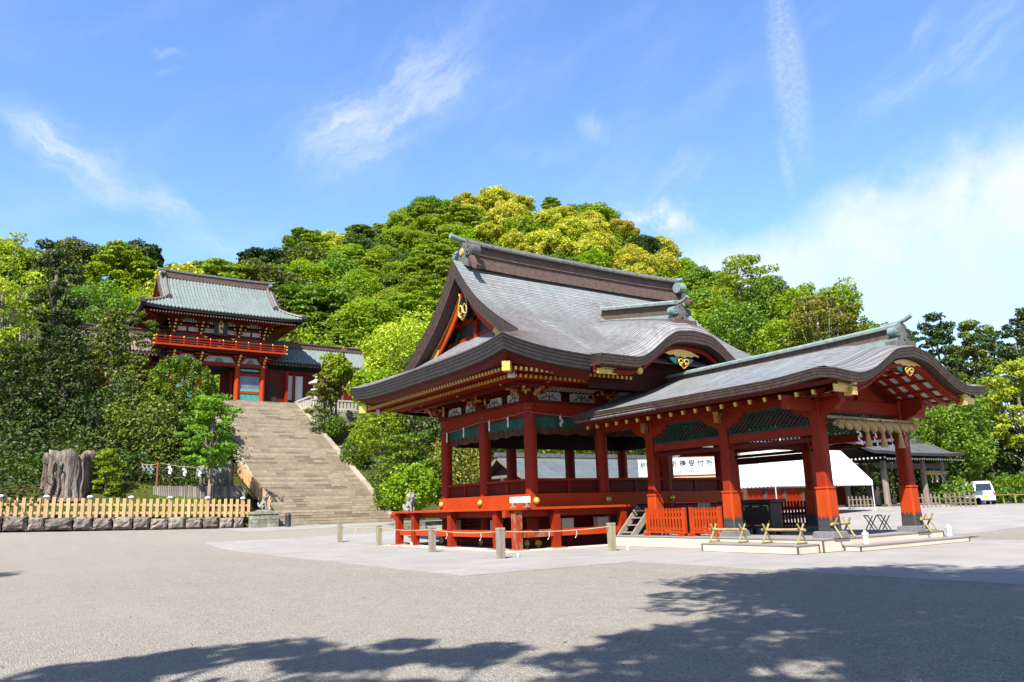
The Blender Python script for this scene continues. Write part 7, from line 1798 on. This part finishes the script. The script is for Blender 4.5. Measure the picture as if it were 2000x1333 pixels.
# shade trees standing behind the camera: only their shadows reach the picture
def shade_tree(x, y, z, rx, rz, n, lean, label, kind='round', leaf=.13):
    TS[0] += 1; r = random.Random(TS[0]); t = thing('shade_tree', (x, y, 0), label, 'tree', 'big trees behind the viewer'); cl = [(a, b_, c+z, *q) for (a, b_, c, *q) in clump_layout(kind, rx, rz, int(n*1.5), r)]
    link('crown', leaf_mesh('crown', cl, leaf, LEAF['mid'], seed=TS[0]), t); link('trunk', trunk_mesh('trunk', cl, -.2, rx, M['bark'], r, lean, top=z), t)
for (x, y, z, rx, rz, n, ln, lb, kd) in (
    (-1.9, -1.9, 14.5, 2.9, 1.8, 7000, (-3, -4), 'tall tree shading the lower middle of the gravel', 'sparse'),
    (2.9, 1.7, 14.5, 3.3, 2.0, 8000, (-3, -6), 'tall leaning tree shading the gravel before the platform', 'layer'),
    (4.8, 1.8, 14.8, 3.6, 2.2, 9000, (-3, -7), 'tall leaning tree casting the largest shadow at the right', 'layer'),
    (1.2, -2.6, 14.0, 4.2, 2.2, 12000, (-2, -3), 'broad tree behind the viewer shading the lower right corner', 'billow'),
    (5.8, -1.8, 14.4, 4.4, 2.4, 13000, (-1, -4), 'broad tree to the right of the viewer', 'billow'),
    (-7.0, 1.8, 13.6, 2.5, 1.5, 4200, (-2, -3), 'open tree casting the dappled shadow at the lower left', 'sparse'),
    (-8.9, 2.4, 13.6, 2.1, 1.3, 2500, (-2, -3), 'thin open tree behind and left of the viewer', 'sparse'),
    (-5.0, .1, 13.4, 2.5, 1.4, 3500, (-2, -3), 'open tree shading the bottom edge of the gravel', 'sparse'),
    (-10.0, 23.7, 13.0, 2.2, 2.0, 3500, (-3, 0), 'tall tree casting the small shadow at the left edge', 'layer')):
    shade_tree(x, y, z, rx, rz, n, ln, lb, kd)
# wooded hill: individual crowns sharing a few meshes
HM = []
for k, kd in enumerate(('billow', 'round', 'layer', 'billow', 'round', 'layer')):
    r = random.Random(100+k); cl = clump_layout(kd, 5.0, 4.0, 14000, r); HM.append((leaf_mesh('crown', cl, .28, LEAF['mid'], seed=200+k), trunk_mesh('trunk', cl, -9, 5.0, M['palebark' if k % 2 else 'bark'], r, rad=.3, limbs=6, top=0)))
HL = {'bright': 'fresh green broadleaf tree on the wooded hill', 'mid': 'mid green rounded tree on the wooded hill', 'dark': 'dark evergreen tree on the wooded hill', 'yellow': 'yellow flowering tree on the wooded hill', 'olive': 'olive green tree on the wooded hill', 'lime': 'pale yellow green tree on the wooded hill'}
pts = []; rh = random.Random(21); tries = 0
while len(pts) < 290 and tries < 90000:
    tries += 1; phi = rh.uniform(-5, 62); R1 = rho1(phi); ro = math.sqrt(rh.uniform(104**2, (R1+5)**2)); x, y = ro*math.sin(R_(phi)), ro*math.cos(R_(phi))
    if y < 96 and x < 48: continue
    if x > 48 and ro < 118: continue
    sp_min = 6.6+.012*(ro-100)
    if any((x-a)**2+(y-b_)**2 < sp_min**2 for a, b_, *_ in pts): continue
    pts.append((x, y, ro, phi))
from mathutils import noise as mnoise
for i, (x, y, ro, phi) in enumerate(pts):
    nz = mnoise.noise(Vector((x*.022, y*.022, 3.1))); nz2 = mnoise.noise(Vector((x*.05, y*.05, 9.7)))
    top = (ro-110)/(rho1(phi)-110)
    u = rh.random(); kind = 'bright'
    if (30 < phi < 47 and top > .58 and nz2 > -.12 and u < .75) or (phi < 22 and u < .12) or (nz2 > .22 and u < .22): kind = 'yellow'
    elif u > .955 or (nz < -.3 and u > .75): kind = 'dark'
    elif u > .76: kind = 'mid'
    elif phi < 20 and u > .35: kind = 'olive'
    k = rh.randrange(6) if kind not in ('yellow',) else rh.choice((0, 1, 3, 4)); s = rh.uniform(.75, 1.3)*(1.0 if ro > 130 else .8)
    z = hill_z(x, y)
    where = 'left of the tower gate' if phi < 9 else 'behind the tower gate roof' if phi < 17 else 'between tower gate and dance hall' if phi < 27 else 'above the dance hall ridge' if phi < 46 else 'on its right shoulder'
    how = 'on the hill crest' if top > .74 else 'halfway up the hill' if top > .36 else 'low on the hill'
    t = thing('hill_tree', (x, y, z), HL[kind].replace(' on the wooded hill', '')+' '+how+' '+where, 'tree', {'yellow': 'yellow flowering trees on the hill', 'dark': 'dark evergreens on the hill', 'mid': 'mid green trees on the hill', 'olive': 'olive trees on the hill', 'bright': 'fresh green trees on the hill'}[kind], rh.uniform(0, 6.28))
    hgt = rh.uniform(4.4, 6.4)
    c = link('crown', HM[k][0], t, (0, 0, hgt), (rh.uniform(-.1, .1), rh.uniform(-.1, .1), 0), (s, s, s*rh.uniform(.8, 1.1))); c.material_slots[0].link = 'OBJECT'; c.material_slots[0].material = LEAF[kind]
    if i % 1 == 0: link('trunk', HM[k][1], t, (0, 0, hgt), (0, 0, 0), (s, s, 1))
# undergrowth that closes the gaps between the trees: uncountable leaf mass on the hill and on the bank
def undergrowth(name, label, pts_, size, h, mat, seed, n=30):
    r = np.random.default_rng(seed); cl = [(x, y, z+h*.35, 2.2, 2.2, h*r.uniform(.6, 1.2), n) for x, y, z in pts_]
    o = link(name, leaf_mesh(name, cl, size, LEAF[mat], seed=seed), None); tag(o, label, 'undergrowth', kind='stuff')
ru = random.Random(4); up = {'bright': [], 'mid': [], 'dark': []}
for _ in range(6800):
    phi = ru.uniform(-5, 62); R1 = rho1(phi); ro = math.sqrt(ru.uniform(106**2, (R1-9)**2)); x, y = ro*math.sin(R_(phi)), ro*math.cos(R_(phi))
    if (y < 95 and x < 48) or (x > 48 and ro < 116): continue
    up[('bright', 'mid', 'bright')[int(3*abs(mnoise.noise(Vector((x*.04, y*.04, 1.2))))*1.9) % 3]].append((x, y, hill_z(x, y)))
undergrowth('undergrowth', 'bright undergrowth filling the wooded hill between the trees', up['bright'], .36, 6.4, 'bright', 1, 48)
undergrowth('undergrowth', 'mid green undergrowth filling the wooded hill between the trees', up['mid'], .36, 6.4, 'mid', 2, 48)
bl, br_ = [], []
for _ in range(560):
    x, y = ru.uniform(-14, 16.5), ru.uniform(63.5, 83)
    if x > 9 and y < 66: continue
    bl.append((x, y, hill_z(x, y)))
for _ in range(420):
    x, y = ru.uniform(28.5, 66), ru.uniform(58.5, 81)
    if x < 35 and (y > 68 or y < 60): continue
    br_.append((x, y, hill_z(x, y)))
for _ in range(90):
    x, y = ru.uniform(-14, 2.4), ru.uniform(58.6, 64); bl.append((x, y, hill_z(x, y)))
undergrowth('undergrowth', 'dark undergrowth covering the bank left of the stairs', bl, .17, 2.0, 'dark', 3, 75)
undergrowth('undergrowth', 'dark undergrowth covering the bank right of the stairs', br_, .18, 1.6, 'dark', 4, 60)
# grass and weeds in the plot
def weeds(name, label, x0, x1, y0, y1, n, h, mat, seed):
    r = np.random.default_rng(seed); b = MB()
    for _ in range(n):
        x, y = r.uniform(x0, x1), r.uniform(y0, y1)
        if mnoise.noise(Vector((x*.8, y*1.5, seed))) < -.08: continue
        z = hill_z(x, y)-.02; a = r.uniform(0, 6.28); w = r.uniform(.03, .07); hh = h*r.uniform(.5, 1.3)
        b.add([(x-w*math.cos(a), y-w*math.sin(a), z), (x+w*math.cos(a), y+w*math.sin(a), z), (x+r.uniform(-.15, .15), y+r.uniform(-.15, .15), z+hh)], [(0,1,2)])
    o = b.build(name, LEAF[mat], fix=False); tag(o, label, 'grass', kind='stuff')
weeds('grass', 'green weeds growing between the picket fence and log edging', 6.5, 17, 58.0, 59.9, 3600, .22, 'bright', 3)
weeds('grass', 'dry grass growing on the mound behind the log edging', 8, 16.5, 60.4, 63.5, 3600, .20, 'rusty', 5)
# fallen leaves on the gravel
b = MB(); r = random.Random(9)
for _ in range(60):
    a = r.uniform(4, 30); c = at(r.uniform(100, 1700), r.uniform(1120, 1330), 8); x, y = r.uniform(-2, 9), r.uniform(6, 24); s_ = r.uniform(.02, .045); t_ = r.uniform(0, 6.28); z = .012
    b.add([(x+s_*math.cos(t_), y+s_*math.sin(t_), z), (x-s_*.5*math.sin(t_), y+s_*.5*math.cos(t_), z+.012), (x-s_*math.cos(t_), y-s_*math.sin(t_), z), (x+s_*.5*math.sin(t_), y-s_*.5*math.cos(t_), z+.008)], [(0,1,2,3)])
o = b.build('fallen_leaves', simple('dry_leaf', (.30, .14, .05), .8, .4, 30), fix=False); tag(o, 'scattered dry leaves on the gravel', 'leaves', kind='stuff')
